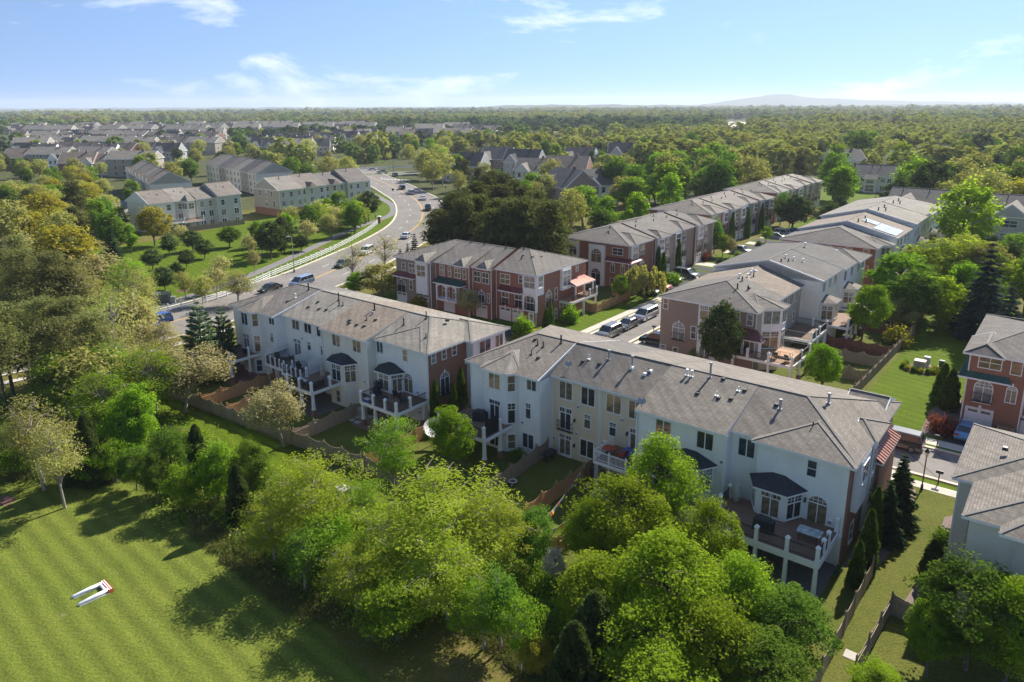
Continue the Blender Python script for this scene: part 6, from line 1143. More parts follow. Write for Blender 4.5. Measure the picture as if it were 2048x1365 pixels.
        for i in range(nc):
            d = unitv(r, 1)[0]; d[2] = abs(d[2]); c = d*[R*.75, R*.75, H*.62]*r.uniform(.4, 1)+[0, 0, H*.2]; n = int(nl/nc); C.append(c+r.normal(size=(n, 3))*[R*.22, R*.22, H*.17])
            if i < 14: tb.tube([(0, 0, -.1), tuple(c)], [.03, .01], 3, cap=False)
        C = np.concatenate(C); C[:, 2] = np.abs(C[:, 2]); v = leaves(r, C, ls, .4, None, .6)
    PROTO[key] = (tb.mesh('trunk', bark, True), npmesh('crown', v, lf, len(v)//4), H, Wd)
T_ = [ # key, kind, leaf, H, W, leaves, leaf size, seed, twigs
 ('maple0', 'broad', 'maple', 8, 7, 19000, .175, 1, 90), ('maple1', 'broad', 'maple', 9, 7, 19000, .175, 2, 90), ('fresh0', 'broad', 'fresh', 7, 5, 17000, .17, 3, 40), ('green0', 'broad', 'green', 8, 7, 18000, .18, 4, 40),
 ('locust0', 'feather', 'locust', 8, 8, 12500, .19, 5, 75), ('locust1', 'feather', 'locust', 7.5, 8, 12500, .19, 6, 75), ('locustg', 'feather', 'fresh', 7, 7, 9500, .19, 7, 75), ('multi0', 'multi', 'fresh', 6, 5.5, 9000, .18, 18, 75),
 ('thin0', 'sparse', 'fresh', 6, 4.5, 4200, .17, 51, 60), ('thin1', 'sparse', 'green', 6, 4.5, 4600, .17, 52, 60),
 ('tan0', 'sparse', 'tan', 7, 6.5, 9500, .17, 8, 60), ('bud0', 'sparse', 'bud', 9, 7, 7500, .18, 9, 60), ('bare0', 'sparse', 'bud', 9, 6, 1300, .2, 10, 60), ('white0', 'broad', 'white', 3, 3, 3500, .16, 11, 30),
 ('pine0', 'pine', 'pine', 13, 8, 12000, .36, 12, 60), ('pine1', 'pine', 'pine', 12, 7.5, 12000, .36, 13, 60), ('wpine0', 'wpine', 'wpine', 11, 8, 17000, .5, 14, 0), ('spruce0', 'spruce', 'spruce', 6, 4, 11000, .34, 15, 0), ('cedar0', 'arb', 'dark', 6, 3, 7000, .3, 16, 0),
 ('arb0', 'arb', 'arb', 5, 1.5, 5000, .22, 17, 0), ('shrub0', 'shrub', 'green', 1.5, 2, 2600, .17, 19, 0), ('shrubf', 'shrub', 'fresh', 2, 2.6, 2600, .2, 20, 0), ('shrubr', 'shrub', 'red', 1.8, 2.6, 3000, .17, 21, 0), ('shrubd', 'shrub', 'dark', 2, 2.4, 2600, .2, 22, 0), ('shrubt', 'shrub', 'tan', 1.6, 2.4, 1800, .18, 23, 0), ('shrubw', 'shrub', 'white', 1.8, 2.6, 1800, .16, 24, 0), ('shrubg', 'shrub', 'gold', 1.8, 2.6, 2200, .18, 27, 0),
 ('willow0', 'willow', 'bud', 7, 8, 9000, .4, 25, 0), ('gold0', 'broad', 'gold', 8, 7, 9000, .3, 26, 50), ('dark0', 'broad', 'dark', 7, 6, 9000, .3, 28, 30),
 # middle distance
 ('m_maple', 'broad', 'maple', 10, 8, 5200, .44, 31, 30), ('m_fresh', 'broad', 'fresh', 9, 6, 4200, .40, 32, 30), ('m_green', 'broad', 'green', 11, 8.5, 5200, .46, 33, 30), ('m_bud', 'sparse', 'bud', 11, 9, 3000, .5, 34, 40), ('m_tan', 'sparse', 'tan', 10, 8, 2400, .46, 35, 40), ('m_pine', 'pine', 'pined', 14, 8, 3800, .8, 36, 40), ('m_pine2', 'pine', 'pined', 13, 7, 3800, .8, 37, 40), ('m_dark', 'broad', 'dark', 9, 7, 5000, .42, 38, 20), ('m_gold', 'broad', 'gold', 10, 9, 5000, .44, 39, 40), ('m_spruce', 'spruce', 'spruce', 9, 5, 4200, .7, 40, 0), ('m_bspruce', 'spruce', 'bspruce', 14, 8.5, 6500, .9, 41, 0), ('m_locust', 'feather', 'locust', 10, 10, 3600, .55, 42, 50), ('m_olive', 'broad', 'bud', 10, 8, 5000, .42, 43, 30), ('m_red', 'broad', 'tan', 8, 7, 2200, .5, 44, 30),
]
for key, kd, lf, H, Wd, nl, ls, sd_, tw in T_: tree(key, kd, LF[lf], H, Wd, nl, ls, sd_, tw, BARKP if kd in ('sparse', 'feather') else BARK)
TN = {'pine': 'pine_tree', 'wpin': 'pine_tree', 'spru': 'spruce_tree', 'bspr': 'spruce_tree', 'ceda': 'cedar_tree', 'arb0': 'arborvitae', 'shru': 'shrub'}
def plant(key, x, y, h, w, label, group=None, rz=None):
    tm, cm, H, Wd = PROTO[key]; k = key[2:] if key.startswith('m_') else key; nm = TN.get(k[:4], 'tree')
    t = thing(nm, label, {'shrub': 'shrub', 'arborvitae': 'shrub'}.get(nm, 'tree'), (x, y, 0), random.uniform(0, 6.28) if rz is None else rz, group); t.scale = (w/Wd, w/Wd, h/H)
    mobj('trunk', tm, t); mobj('crown', cm, t); return t
def treepx(key, px, ytop, h, wpx, label, group=None):
    x, y, _ = at(px, ytop, h); d = (Vector((x, y, h*.6))-Vector((0, 0, CAMH))).dot(fw); return plant(key, x, y, h, wpx*d/FPX, label, group)
# ---------------------------------------------------------------- trees one can point at
BELT = 'trees of the wild belt behind the yards'
for a in (
 ('maple0', 1320, 885, 9, 167, 'leafy maple rising in front of the white townhouse and its dark bay'), ('maple1', 1250, 962, 8, 211, 'large yellow green maple just below the strings of flags'), ('maple0', 1175, 1010, 6, 106, 'small yellow green maple left of the large maple'),
 ('maple1', 1425, 1005, 7.5, 132, 'yellow green maple whose top hides the left end of the long deck'), ('maple0', 1330, 1085, 8, 264, 'broad maple in the middle of the foreground crowns'), ('maple1', 1200, 1120, 6.5, 202, 'maple crown beside the white dogwood'), ('maple0', 1485, 1125, 6.2, 176, 'maple crown directly below the long deck'),
 ('maple1', 1290, 1205, 6, 229, 'maple crown low in the foreground, left of centre right'), ('green0', 1585, 1195, 5.2, 185, 'rounder green tree below the right deck posts'), ('maple0', 1425, 1225, 6, 211, 'maple crown low in the foreground below the deck'), ('green0', 1530, 1285, 5, 211, 'dark green crown at the bottom edge right of centre'), ('maple1', 1330, 1310, 5, 246, 'maple crown cut by the bottom edge'),
 ('locust0', 880, 955, 8, 304, 'big feathery yellow green locust in the middle of the belt'), ('locust1', 775, 1015, 7, 180, 'feathery locust left of the big locust'), ('locust0', 985, 1000, 7, 180, 'feathery locust right of the big locust'), 
 ('locust1', 890, 1085, 6, 218, 'feathery locust in front of the big locust'), ('locust0', 705, 1095, 5.5, 152, 'low feathery locust casting shadow on the meadow'), ('locustg', 965, 1165, 5, 162, 'light green feathery tree low in the centre belt'), ('multi0', 790, 1160, 4.5, 162, 'many stemmed bush tree low in the centre belt'),
 ('locust1', 605, 922, 8, 209, 'feathery locust beside the pale transformer box'), ('locust0', 535, 990, 6, 142, 'feathery locust at the meadow edge with long shadow'),
 ('locustg', 780, 838, 7.5, 133, 'yellow green tree in front of the right end deck of left row'), ('fresh0', 912, 815, 7, 95, 'bright green tree in front of the bay tower deck'),
 ('tan0', 555, 768, 7, 133, 'tan blossoming tree behind the left yards'), ('tan0', 355, 702, 7.5, 171, 'wide tan blossoming tree below the white pines'), ('bud0', 295, 690, 8, 114, 'pale budding tree left of the wide tan tree'),
 ('wpine0', 392, 598, 11, 109, 'blue green white pine left of the near left row'), ('wpine0', 440, 612, 9, 76, 'blue green white pine touching the left end house'),
 ('locustg', 120, 700, 9, 152, 'light green tree in front of the dark pines at left'), ('locustg', 195, 745, 8, 142, 'light green feathery tree below the bare roadside tree'), ('multi0', 240, 800, 7, 104, 'many stemmed green tree at the upper meadow edge'), ('fresh0', 255, 778, 8, 86, 'dense fresh green tree beside the wide tan tree'),
 ('bud0', 55, 800, 9, 142, 'pale budding tree at the left edge above the meadow'), ('bud0', 100, 850, 8, 114, 'pale budding tree casting the longest shadow'), ('cedar0', 165, 830, 7, 66, 'dark cedar at the upper meadow edge'), ('green0', 335, 862, 6, 97, 'dark green tree above the tall dry grass'), ('cedar0', 388, 850, 6, 53, 'slim dark cedar in the belt'), ('multi0', 425, 882, 6, 104, 'many stemmed green tree in the belt behind yards'), ('green0', 495, 890, 6, 88, 'green tree left of the pale transformer box'), ('cedar0', 470, 930, 5.5, 57, 'dark cedar left of the feathery locust'),
 ('green0', 300, 905, 5, 70, 'small green tree at the dry grass edge'), ('multi0', 360, 930, 4.5, 86, 'low green tree at the dry grass edge'),
 ('thin0', 655, 1030, 5.5, 124, 'light leafed young tree in front of locusts'), ('locustg', 725, 965, 6, 133, 'light green feathery tree right of transformer box'), ('thin1', 1000, 1140, 6, 114, 'young green tree below the big locust'), ('thin0', 1040, 1195, 5.5, 104, 'young green tree low in centre foreground'), ('cedar0', 1190, 1185, 6.5, 124, 'dark cedar between locusts and maples'), ('cedar0', 1150, 1245, 6, 114, 'dark cedar low between locusts and maples'), ('white0', 1112, 1100, 3, 56, 'white flowering dogwood below the cedar fence'), ('thin1', 600, 1065, 5, 104, 'young green tree with pale trunk at the meadow edge'), ('green0', 1065, 1025, 5, 106, 'olive green tree beside the cedar back fence'), ('gold0', 1075, 1268, 3.2, 72, 'small golden tree at the bottom centre'), ('gold0', 1125, 1310, 2.4, 57, 'second small golden tree at the bottom centre'), 
 ('multi0', 18, 848, 5.5, 90, 'leafy bush tree at far left above the dirt track'), ('thin0', 70, 868, 5, 80, 'thin light tree above the dirt track'), ('cedar0', 128, 872, 5, 44, 'dark cedar at the top meadow corner'), ('multi0', 175, 880, 4.5, 80, 'bushy tree at the top meadow corner'), ('multi0', 215, 884, 4.2, 76, 'bushy tree below the many stemmed one'), ('tan0', 140, 905, 3, 60, 'small pale bush at the meadow corner'), ('green0', 262, 900, 4, 70, 'small green tree above the meadow corner'), ('tan0', 320, 648, 6, 100, 'pale budding tree hiding the near end of boulevard'), ('bud0', 235, 655, 7, 100, 'pale sparse tree at near end of boulevard'), ('bare0', 275, 640, 7, 80, 'bare tree at near end of boulevard'), ('tan0', 180, 690, 6, 90, 'pale tree left of the near end of boulevard'),
): treepx(*a, BELT)
for a in (('green0', 1965, 1145, 7, 230, 'large leafy tree in the lower right corner'), ('maple0', 2045, 1175, 7, 190, 'leafy tree cut by the right edge at bottom'), ('fresh0', 1875, 1215, 5, 100, 'small leafy tree left of the lower right corner tree'), ('maple1', 1760, 1338, 2.6, 120, 'low bushy tree at the bottom edge near the slab'),
 ('spruce0', 1812, 905, 6.8, 95, 'taller spruce on the side lawn near the street lamp'), ('spruce0', 1785, 958, 5.6, 82, 'lower spruce on the side lawn beside brick wall'), ('arb0', 1746, 1020, 5.2, 44, 'tallest arborvitae against the brick end wall'), ('arb0', 1722, 1082, 3.8, 36, 'short arborvitae in front of the tallest one'), ('arb0', 1759, 975, 5, 38, 'arborvitae between tallest one and spruces'), ('cedar0', 1872, 1078, 3.4, 46, 'dark cone shrub beside lower right house'), ('shrub0', 1893, 1062, 1.6, 62, 'pale round shrub beside lower right house'), ('shrub0', 1897, 1148, 1.6, 66, 'dark round shrub beside lower right house'), ('shrubd', 1880, 1170, 1.4, 60, 'low dark shrub below the lower right house'),
 ('arb0', 869, 760, 5.5, 26, 'left columnar arborvitae against red brick end wall'), ('arb0', 921, 735, 6, 28, 'tall columnar arborvitae between the near rows'), ('arb0', 907, 768, 4.5, 24, 'short columnar arborvitae between the near rows'),
 ('arb0', 1893, 728, 5, 40, 'left dark column shrub beside green metal roof'), ('arb0', 1909, 738, 5, 40, 'right dark column shrub beside green metal roof'), ('shrubr', 1876, 828, 2.0, 48, 'left dark red shrub across the street'), ('shrubr', 1902, 836, 2.0, 52, 'right dark red shrub across the street'),
 ('dark0', 1447, 612, 9.5, 80, 'dark magnolia against the tan brick end house'), ('fresh0', 1655, 688, 6.5, 80, 'green tree at the corner of the second row decks'), ('fresh0', 1736, 568, 9, 84, 'slender green tree behind the second row'), ('shrubf', 1400, 690, 2.4, 44, 'round green shrub at the foot of tan brick house'),
 ('shrubf', 1048, 632, 3.2, 48, 'bright green shrub at the dark court drive'), ('shrubf', 1138, 612, 2.8, 40, 'clipped round shrub at the red brick corner'), ('arb0', 1101, 605, 5, 18, 'column shrub at the red brick corner'), ('arb0', 1092, 618, 3.4, 16, 'short column shrub at the red brick corner'), ('fresh0', 1241, 550, 5, 38, 'small bright tree beside the cedar fence yard'), ('willow0', 1291, 527, 6.5, 80, 'weeping tree beside the brick fronted row'), ('tan0', 938, 582, 5, 60, 'greyish blossoming tree before the court garages'), ('shrubg', 838, 590, 2.6, 44, 'golden shrub before the tan brick end unit'), ('fresh0', 704, 545, 5, 44, 'bright green small tree between road and near left row'), ('m_olive', 762, 530, 6.5, 100, 'olive round tree beside the court row'), ('shrubr', 1405, 498, 2.6, 40, 'dark red shrub on the brick row lawn'), ('arb0', 1328, 505, 7, 18, 'column shrub against the brick row front'), ('shrubf', 1345, 548, 2, 44, 'low bright shrub near dark red pickup'), ('m_dark', 1590, 390, 10, 82, 'dark oval street tree in front of far brick row'), ('m_dark', 1663, 408, 7.5, 66, 'dark round street tree at the end of the side street'), ('shrubg', 1600, 488, 2.4, 40, 'golden shrub at the solar panel row end'),
 ('m_fresh', 1088, 466, 8, 84, 'bright green tree behind court row roof, right'), ('m_fresh', 1025, 482, 6, 62, 'bright green tree behind court row roof, left'), ('m_spruce', 800, 497, 6, 30, 'spruce at the road beside the court row, nearest'), ('m_spruce', 828, 466, 8, 34, 'spruce at the road beside the court row, tallest'), ('m_spruce', 815, 486, 6.5, 26, 'spruce at the road beside the court row, middle'),
 ('m_fresh', 1167, 376, 11, 84, 'bright yellow green tree left of brick fronted row'), ('m_green', 1205, 420, 8, 60, 'green tree behind the brick fronted row'), ('m_fresh', 1268, 358, 11, 76, 'bright tree before the white gabled house'), ('m_green', 1311, 350, 11, 62, 'grey green tree right of the white gabled house'), ('m_fresh', 1357, 304, 13, 52, 'bright tall tree above the second brick row, left'), ('m_fresh', 1403, 299, 14, 62, 'bright tall tree above the second brick row, right'), ('m_spruce', 1225, 398, 10, 46, 'dark spruce before the white gabled house'), ('m_green', 1675, 310, 16, 66, 'tall dark green tree beside the cream detached house'),
 ('m_locust', 1868, 482, 10, 130, 'yellow green tree behind right row backs'), ('m_locust', 1935, 470, 11, 150, 'broad yellow green tree right of centre at right'), ('m_fresh', 1812, 512, 10, 120, 'fresh green tree behind solar panel row'), ('m_green', 1838, 545, 9, 110, 'mid green tree over the side lawn'), ('m_bspruce', 1988, 480, 15, 120, 'big blue spruce beside brick townhouse roof'), ('m_bspruce', 2028, 560, 11, 90, 'smaller blue spruce at the right edge'), ('m_fresh', 1965, 478, 6.5, 64, 'fresh tree before the grey green gabled townhouse'), ('m_olive', 1806, 600, 5, 76, 'olive brown tree at the head of the side lawn'), ('shrubg', 1798, 650, 3, 60, 'golden shrub at the head of the side lawn'), ('m_fresh', 2035, 470, 7, 70, 'fresh tree at the right edge'), ('m_maple', 1890, 560, 8, 100, 'leafy tree beside big blue spruce'), ('m_fresh', 2000, 620, 4, 80, 'light green bush over brick townhouse roof'),
 ('bare0', 213, 575, 13, 110, 'tall bare tree in front of the left roadway'), ('bud0', 265, 545, 9, 90, 'pale budding tree before the park path'), ('bud0', 150, 540, 9, 100, 'pale budding tree left of the park path'), ('bare0', 700, 480, 9, 70, 'thin bare tree before the boulevard, left'), ('bare0', 765, 465, 9, 70, 'thin bare tree before the boulevard, middle'), ('bare0', 865, 425, 9, 60, 'thin bare tree at the pine stand edge'), ('bud0', 470, 545, 6, 90, 'budding tree above left row roof')): treepx(*a)
# ring hedge, shrubs along houses
for i in range(14):
    a = i*.45; u, v = -14+1.9*math.cos(a), 104.2+1.5*math.sin(a)
    if math.sin(a) > .75: continue
    x, y, _ = W(u, v); plant('shrubg' if i % 2 else 'shrub0', x, y, .8, 1.0, 'low clipped shrub in the ring hedge round the transformer', 'ring hedge on side lawn')
GSL = ['dark shrub', 'small shrub', 'leafy shrub', 'low bush', 'round bush', 'small bush', 'clipped shrub', 'loose shrub', 'pale shrub', 'spreading shrub', 'low round shrub', 'dense shrub', 'light shrub', 'compact shrub', 'open shrub', 'rounded bush', 'leafy bush', 'bushy shrub', 'green bush']
GSP = ['in yard between the near rows', 'beside dish in yard between near rows', 'nearest brick end wall between near rows', 'at foot of the bay tower', 'under cream house deck', 'beside the long right deck', 'at left side of sidewalk lawn', 'beside corner turret of court row', 'at end of brick fronted row', 'near entrance of brick fronted row', 'under the weeping tree', 'between drives of brick fronted row', 'mid lawn of brick fronted row', 'far lawn of brick fronted row', 'between first and second brick rows', 'on lawn of second brick row', 'at street corner of tan brick house', 'below arched window of tan brick house', 'below stair window of tan brick house']
GSL = [a+' '+b_ for a, b_ in zip(GSL, GSP)]
for i, (u, v) in enumerate(((-49.5, 51), (-50.6, 53), (-51.3, 50), (-40.5, 51.8), (-70.6, 46.5), (-20.3, 51), (-59.5, 84), (-61, 86), (-64.8, 114.8), (-63.4, 115.6), (-60.4, 116.2), (-61.8, 127), (-61.9, 138), (-61.5, 151), (-61, 160), (-62, 176), (-44.8, 86.5), (-41.5, 87.6), (-37.5, 87.4))):
    x, y, _ = W(u, v); plant(('shrub0', 'shrubd', 'shrubf')[i % 3], x, y, 1.2, 1.7, GSL[i], 'garden shrubs')
for i, (k, u, v, h, w, lb) in enumerate((('m_green', -66.5, 159.6, 8, 5, 'green tree in the gap between first and second brick rows'), ('m_fresh', -63.5, 157.6, 5, 3.4, 'small fresh tree at the corner of second brick row'), ('m_green', -68, 209.2, 9, 6, 'green tree in the gap between second and far brick rows'), ('m_dark', -64.5, 206.5, 7, 4.5, 'dark tree at the corner of far brick row'), ('arb0', -64.9, 128.3, 7, 1.6, 'column shrub on first brick row, nearest'), ('arb0', -64.9, 137.4, 7, 1.6, 'column shrub on first brick row, farthest'), ('arb0', -68.2, 174, 8, 1.8, 'column shrub on second brick row, nearest'), ('arb0', -68.2, 184.4, 8, 1.8, 'column shrub on second brick row, middle'), ('arb0', -68.2, 194.6, 8, 1.8, 'column shrub on second brick row, farthest'), ('m_tan', -62.2, 158.4, 4.5, 3.4, 'tan small tree on the lawn before second brick row'), ('m_dark', -58, 232, 7, 5, 'dark street tree before far brick row'), ('m_fresh', -62, 181, 4, 3, 'small fresh tree between drives of second brick row'))): x, y, _ = W(u, v); plant(k, x, y, h, w, lb)
# parkland trees beyond the white fence
PKG = 'young trees on the park lawn'; PKN = {}
for i, (k, px, py, h, w) in enumerate(sorted((('m_dark', 335, 470, 5, 40), ('m_dark', 382, 462, 5, 44), ('m_dark', 405, 480, 4.5, 40), ('m_dark', 370, 500, 4, 36), ('m_dark', 350, 525, 4, 34), ('m_dark', 300, 500, 4.5, 44), ('m_dark', 325, 535, 4.5, 50), ('m_dark', 560, 478, 4, 26), ('m_dark', 600, 470, 4, 40), ('m_tan', 612, 442, 6, 44), ('m_tan', 660, 432, 6, 44), ('m_tan', 358, 450, 5, 36), ('m_tan', 440, 512, 5, 40), ('m_fresh', 520, 455, 6, 28), ('m_tan', 495, 470, 5.5, 30), ('m_tan', 505, 500, 5, 26), ('m_tan', 428, 535, 5, 50), ('m_bud', 365, 545, 5, 40), ('m_bud', 400, 555, 5, 46), ('m_spruce', 218, 450, 9, 46), ('m_fresh', 255, 450, 7, 30), ('m_tan', 670, 415, 6, 50), ('m_green', 455, 455, 5, 50), ('m_tan', 640, 405, 7, 60)), key=lambda q: q[1])):
    PKN[k] = PKN.get(k, 0)+1; treepx(k, px, py, h, w, {'m_dark': 'dark holly like small tree on the park lawn', 'm_tan': 'small tan tree in mulch ring on the park lawn', 'm_bud': 'small budding tree near the white rail fence', 'm_fresh': 'small fresh green tree on the park lawn', 'm_spruce': 'dark spruce left of the beige townhouses', 'm_green': 'green bushy tree on the park lawn'}[k]+', '+['first', 'second', 'third', 'fourth', 'fifth', 'sixth', 'seventh', 'eighth', 'ninth', 'tenth'][PKN[k]-1]+' such from left', PKG)
for px, py in ((428, 558), (365, 582), (640, 498), (520, 510)): x, y, _ = at(px, py); disc('mulch_bed', x, y, 1.2, MULCH, .012, 12, False)
KW = {'m_pine': 'dark pine', 'm_pine2': 'dark pine', 'pine0': 'tall dark pine', 'pine1': 'tall dark pine', 'm_fresh': 'fresh green tree', 'm_green': 'mid green tree', 'm_bud': 'pale budding tree', 'bud0': 'pale budding tree', 'm_dark': 'dark leafy tree', 'm_olive': 'olive tree', 'm_gold': 'golden tree', 'm_tan': 'tan tree', 'm_locust': 'feathery tree', 'locustg': 'light green feathery tree', 'm_maple': 'yellow green tree'}
def ordn(i): return str(i)+('th' if 10 < i % 100 < 14 else {1: 'st', 2: 'nd', 3: 'rd'}.get(i % 10, 'th'))
FARTREES = {}
def grove(n, xs, ys, keys, h, wk, place, group, seed, test=None, far=False):
    """n trees with treetops between the given photo rows, kept off roads and houses"""
    r = random.Random(seed); out = []; tries = 0
    while len(out) < n and tries < n*30:
        tries += 1; px = r.uniform(*xs); py = r.uniform(*ys); hh = r.uniform(*h)
        if test and not test(px, py): continue
        x, y, _ = at(px, py, hh)
        if not free(x, y): continue
        k = r.choice(keys); out.append((px, k, x, y, hh, PROTO[k][3]/PROTO[k][2]*hh*r.uniform(*wk), r.uniform(0, 6.28))); TAKEN.append((x, y))
    if far:
        for px, k, x, y, hh, w, a in out: FARTREES.setdefault((k, place), []).append((x, y, gz(x, y), hh/PROTO[k][2]))
        return
    cnt = {}
    for px, k, x, y, hh, w, a in sorted(out):
        c = cnt[KW[k]] = cnt.get(KW[k], 0)+1
        plant(k, x, y, hh, w, f'{KW[k]} {place}, {ordn(c)} such from left', group, a)
TAKEN = []
FOOT = [(o.matrix_basis.inverted(), *DIM[o.name]) for o in bpy.data.objects if o.name in DIM]
def free(x, y, md=2.6):
    for M, L, D in FOOT:
        p = M @ Vector((x, y, 0))
        if -3 < p.x < L+3 and -5 < p.y < D+3: return False
    if min(math.dist((x, y), q) for q in ROAD[::2]) < 12: return False
    u = x*UX+y*UY; v = -x*UY+y*UX
    if (-60 < u < -44 and 70 < v < 262) or (-64 < u < 40 and 70 < v < 83): return False
    if -19 < u < -4 and 80 < v < 122: return False
    if -100 < u < -45 and 258 < v < 306: return False
    return all(abs(x-a)+abs(y-b) > md for a, b in TAKEN[-120:])
grove(42, (872, 1108), (332, 452), ['m_pine', 'm_pine2'], (13, 17), (.75, 1.0), 'in the dense stand at boulevard bend', 'pines beside the boulevard bend', 1, lambda x, y: y > 338+abs(x-990)*.55)
grove(17, (-30, 240), (470, 640), ['pine0', 'pine1', 'm_pine'], (9.5, 13), (.8, 1.0), 'in the wooded corner at left edge', 'pines at the left edge', 2, lambda x, y: x < 150+(y-470)*.3)
grove(18, (0, 300), (500, 720), ['m_bud', 'locustg', 'm_tan', 'bud0'], (7, 10), (.8, 1.1), 'among the pines at left', 'budding trees at the left', 3, lambda x, y: x > 60)
grove(14, (-20, 170), (350, 470), ['m_gold', 'm_bud', 'm_pine', 'm_tan', 'm_bud'], (9, 13), (.9, 1.2), 'behind the pines at left edge', 'golden trees at the left edge', 4)
grove(44, (0, 300), (318, 430), ['m_fresh', 'm_green', 'm_bud', 'm_gold'], (7, 10), (.8, 1.1), 'between the far left houses', 'trees between far left houses', 5, far=True)
grove(20, (420, 740), (362, 450), ['m_fresh', 'm_locust', 'm_green', 'm_bud', 'm_dark'], (6, 9), (.8, 1.2), 'in the thicket below beige and grey townhouses', 'thicket beyond the boulevard', 6, lambda x, y: y > 470-(x-420)*.36)
grove(14, (600, 760), (250, 320), ['m_bud', 'm_green', 'm_dark', 'm_tan'], (10, 14), (.9, 1.2), 'left of the far junction', 'trees left of far junction', 7)
grove(20, (800, 900), (262, 345), ['m_bud', 'm_fresh', 'm_olive'], (10, 14), (.8, 1.1), 'right of the far junction', 'trees right of far junction', 8)
grove(34, (900, 1230), (278, 400), ['m_bud', 'm_fresh', 'm_olive', 'm_green', 'm_pine'], (9, 13), (.8, 1.1), 'among houses behind the pine stand', 'trees among houses behind the pines', 9)
grove(52, (1230, 1700), (262, 395), ['m_pine', 'm_fresh', 'm_green', 'm_bud', 'm_dark', 'm_olive', 'm_green', 'm_fresh'], (11, 17), (.85, 1.15), 'in the wood behind the brick rows', 'wood behind the brick rows', 10, lambda x, y: y < 395-(x-1230)*.12)
grove(40, (1680, 2090), (262, 372), ['m_fresh', 'm_green', 'm_bud', 'm_dark', 'm_olive', 'm_maple', 'm_gold'], (12, 18), (.9, 1.2), 'in the wood behind the far right row', 'wood behind the far right row', 11, far=True)
grove(16, (1800, 2080), (470, 560), ['m_locust', 'm_fresh', 'm_green', 'm_olive', 'm_dark'], (7, 10), (.9, 1.2), 'behind the right hand rows', 'garden trees behind right rows', 12)
grove(80, (-20, 620), (240, 335), ['m_bud', 'm_fresh', 'm_green', 'm_olive', 'm_dark'], (8, 12), (.8, 1.1), 'among the far left roofs', 'trees among far left roofs', 13, far=True)
# ---------------------------------------------------------------- far houses
GF = 'houses of the far neighbourhoods'
def farhouse(w, s, L, D, e, rise, cross):
    t = thing('house', 'x', 'house', (0, 0, -500)); DIM[t.name] = (L, D); b = MB()
    b.box(0, L, 0, D, -.5, e); b.poly([(0, D, e), (0, 0, e), (0, D/2, e+rise-.1)]); b.poly([(L, 0, e), (L, D, e), (L, D/2, e+rise-.1)])
    if cross: b.box(L*.12, L*.45, -2.2, 1, -.5, e); b.poly([(L*.12, -2.2, e), (L*.45, -2.2, e), (L*.285, -2.2, e+rise*.62)])
    b.obj('wall', w, t); r = MB(); hip(r, -.4, L+.4, -.45, D+.45, e, D/2, e+rise, caps=False)
    if cross: hip(r, -2.6, D/2, L*.12-.4, L*.45+.4, e, L*.285, e+rise*.66, 0, 0, axis=1, caps=False)
    r.obj('roof', [s, TRIM, w, CAP], t)
    for x in (.2, .38, .62, .82):
        for z in (.9, 3.6) + ((6.3,) if e > 7 else ()): win(t, 'y0', L*x, z, 1.1, 1.5, 's', 2.2 if cross and x < .42 else 0, g=0)
    for y in (.3, .7):
        for z in (.9, 3.6): win(t, 'x1', D*y, z, 1.0, 1.4, 's', g=0); win(t, 'x0', D*y, z, 1.0, 1.4, 's', g=0)
    b = MB(); b.box(L*.7, L*.7+.8, D*.45, D*.45+.7, e+rise*.6, e+rise+.9); b.obj('chimney', BR_D, t)
    return t
FH = [farhouse(SID_C, SH_G, 13, 11, 5.8, 4.2, True), farhouse(SID_W, SH_D, 14, 11, 5.8, 4.5, True), farhouse(BR_R, SH_B, 16, 12, 6.0, 4.8, False), farhouse(SID_T, SH_L, 22, 12, 8.2, 3.6, False), farhouse(BR_T, SH_X, 14, 12, 6.0, 5.0, True), farhouse(SID_G, SH_K, 15, 12, 6.0, 5.0, True)]
FHW = ['cream', 'white', 'red brick', 'tan', 'tan brick', 'grey']
def putfar(i, x, y, a, label, group=GF):
    o = copy_tree(FH[i]); o.location = (x, y, gz(x, y)); o.rotation_euler = (0, 0, a); tag(o, label, 'house', group); TAKEN.append((x, y)); return o
hr = random.Random(5)
for i, px, py, dg, lb in ((5, 918, 362, -20, 'dark roofed house left of pine tops behind the boulevard bend'), (4, 985, 345, -25, 'long dark roofed house behind the pine stand'), (5, 1035, 352, -22, 'dark roofed house right behind the pine stand'), (0, 1062, 372, -20, 'cream fronted house with dormer behind the pine stand'), (2, 1118, 372, -18, 'brick house with slate roof behind pine stand'), (1, 1150, 342, -30, 'white gabled house above the brick one'), (4, 1118, 408, -60, 'brown roofed house just behind the pine stand'), (1, 1195, 412, 20, 'large white gabled house behind bright trees'), (5, 1240, 332, -15, 'dark roofed house among trees right of centre'), (1, 1700, 352, 12, 'white gabled house left behind the cream detached house'), (1, 1830, 348, 14, 'white gabled house right behind the cream detached house'), (5, 1880, 345, 14, 'grey house beside the white gabled house at right'), (0, 1960, 330, 14, 'cream house in the wood at right')):
    x, y, _ = at(px, py); o = putfar(i, x-7, y, R_(dg), lb); o.scale = (1.15,)*3
ROWY = ((322, 0, 330, 8, 2), (308, 10, 400, 9, 3), (297, 0, 420, 11, 0), (288, 0, 420, 11, 3), (280, 0, 420, 12, 1), (273, 0, 420, 12, 3), (267, 0, 420, 12, 4), (261, 0, 420, 12, 3), (340, -10, 210, 5, 3), (352, 100, 240, 3, 2), (314, 490, 620, 5, 5), (303, 480, 640, 6, 5), (293, 540, 720, 6, 5), (284, 600, 740, 4, 5), (270, 430, 720, 13, 3), (263, 420, 700, 13, 3), (274, 760, 980, 8, 4), (284, 760, 940, 6, 5), (290, 880, 960, 3, 5))
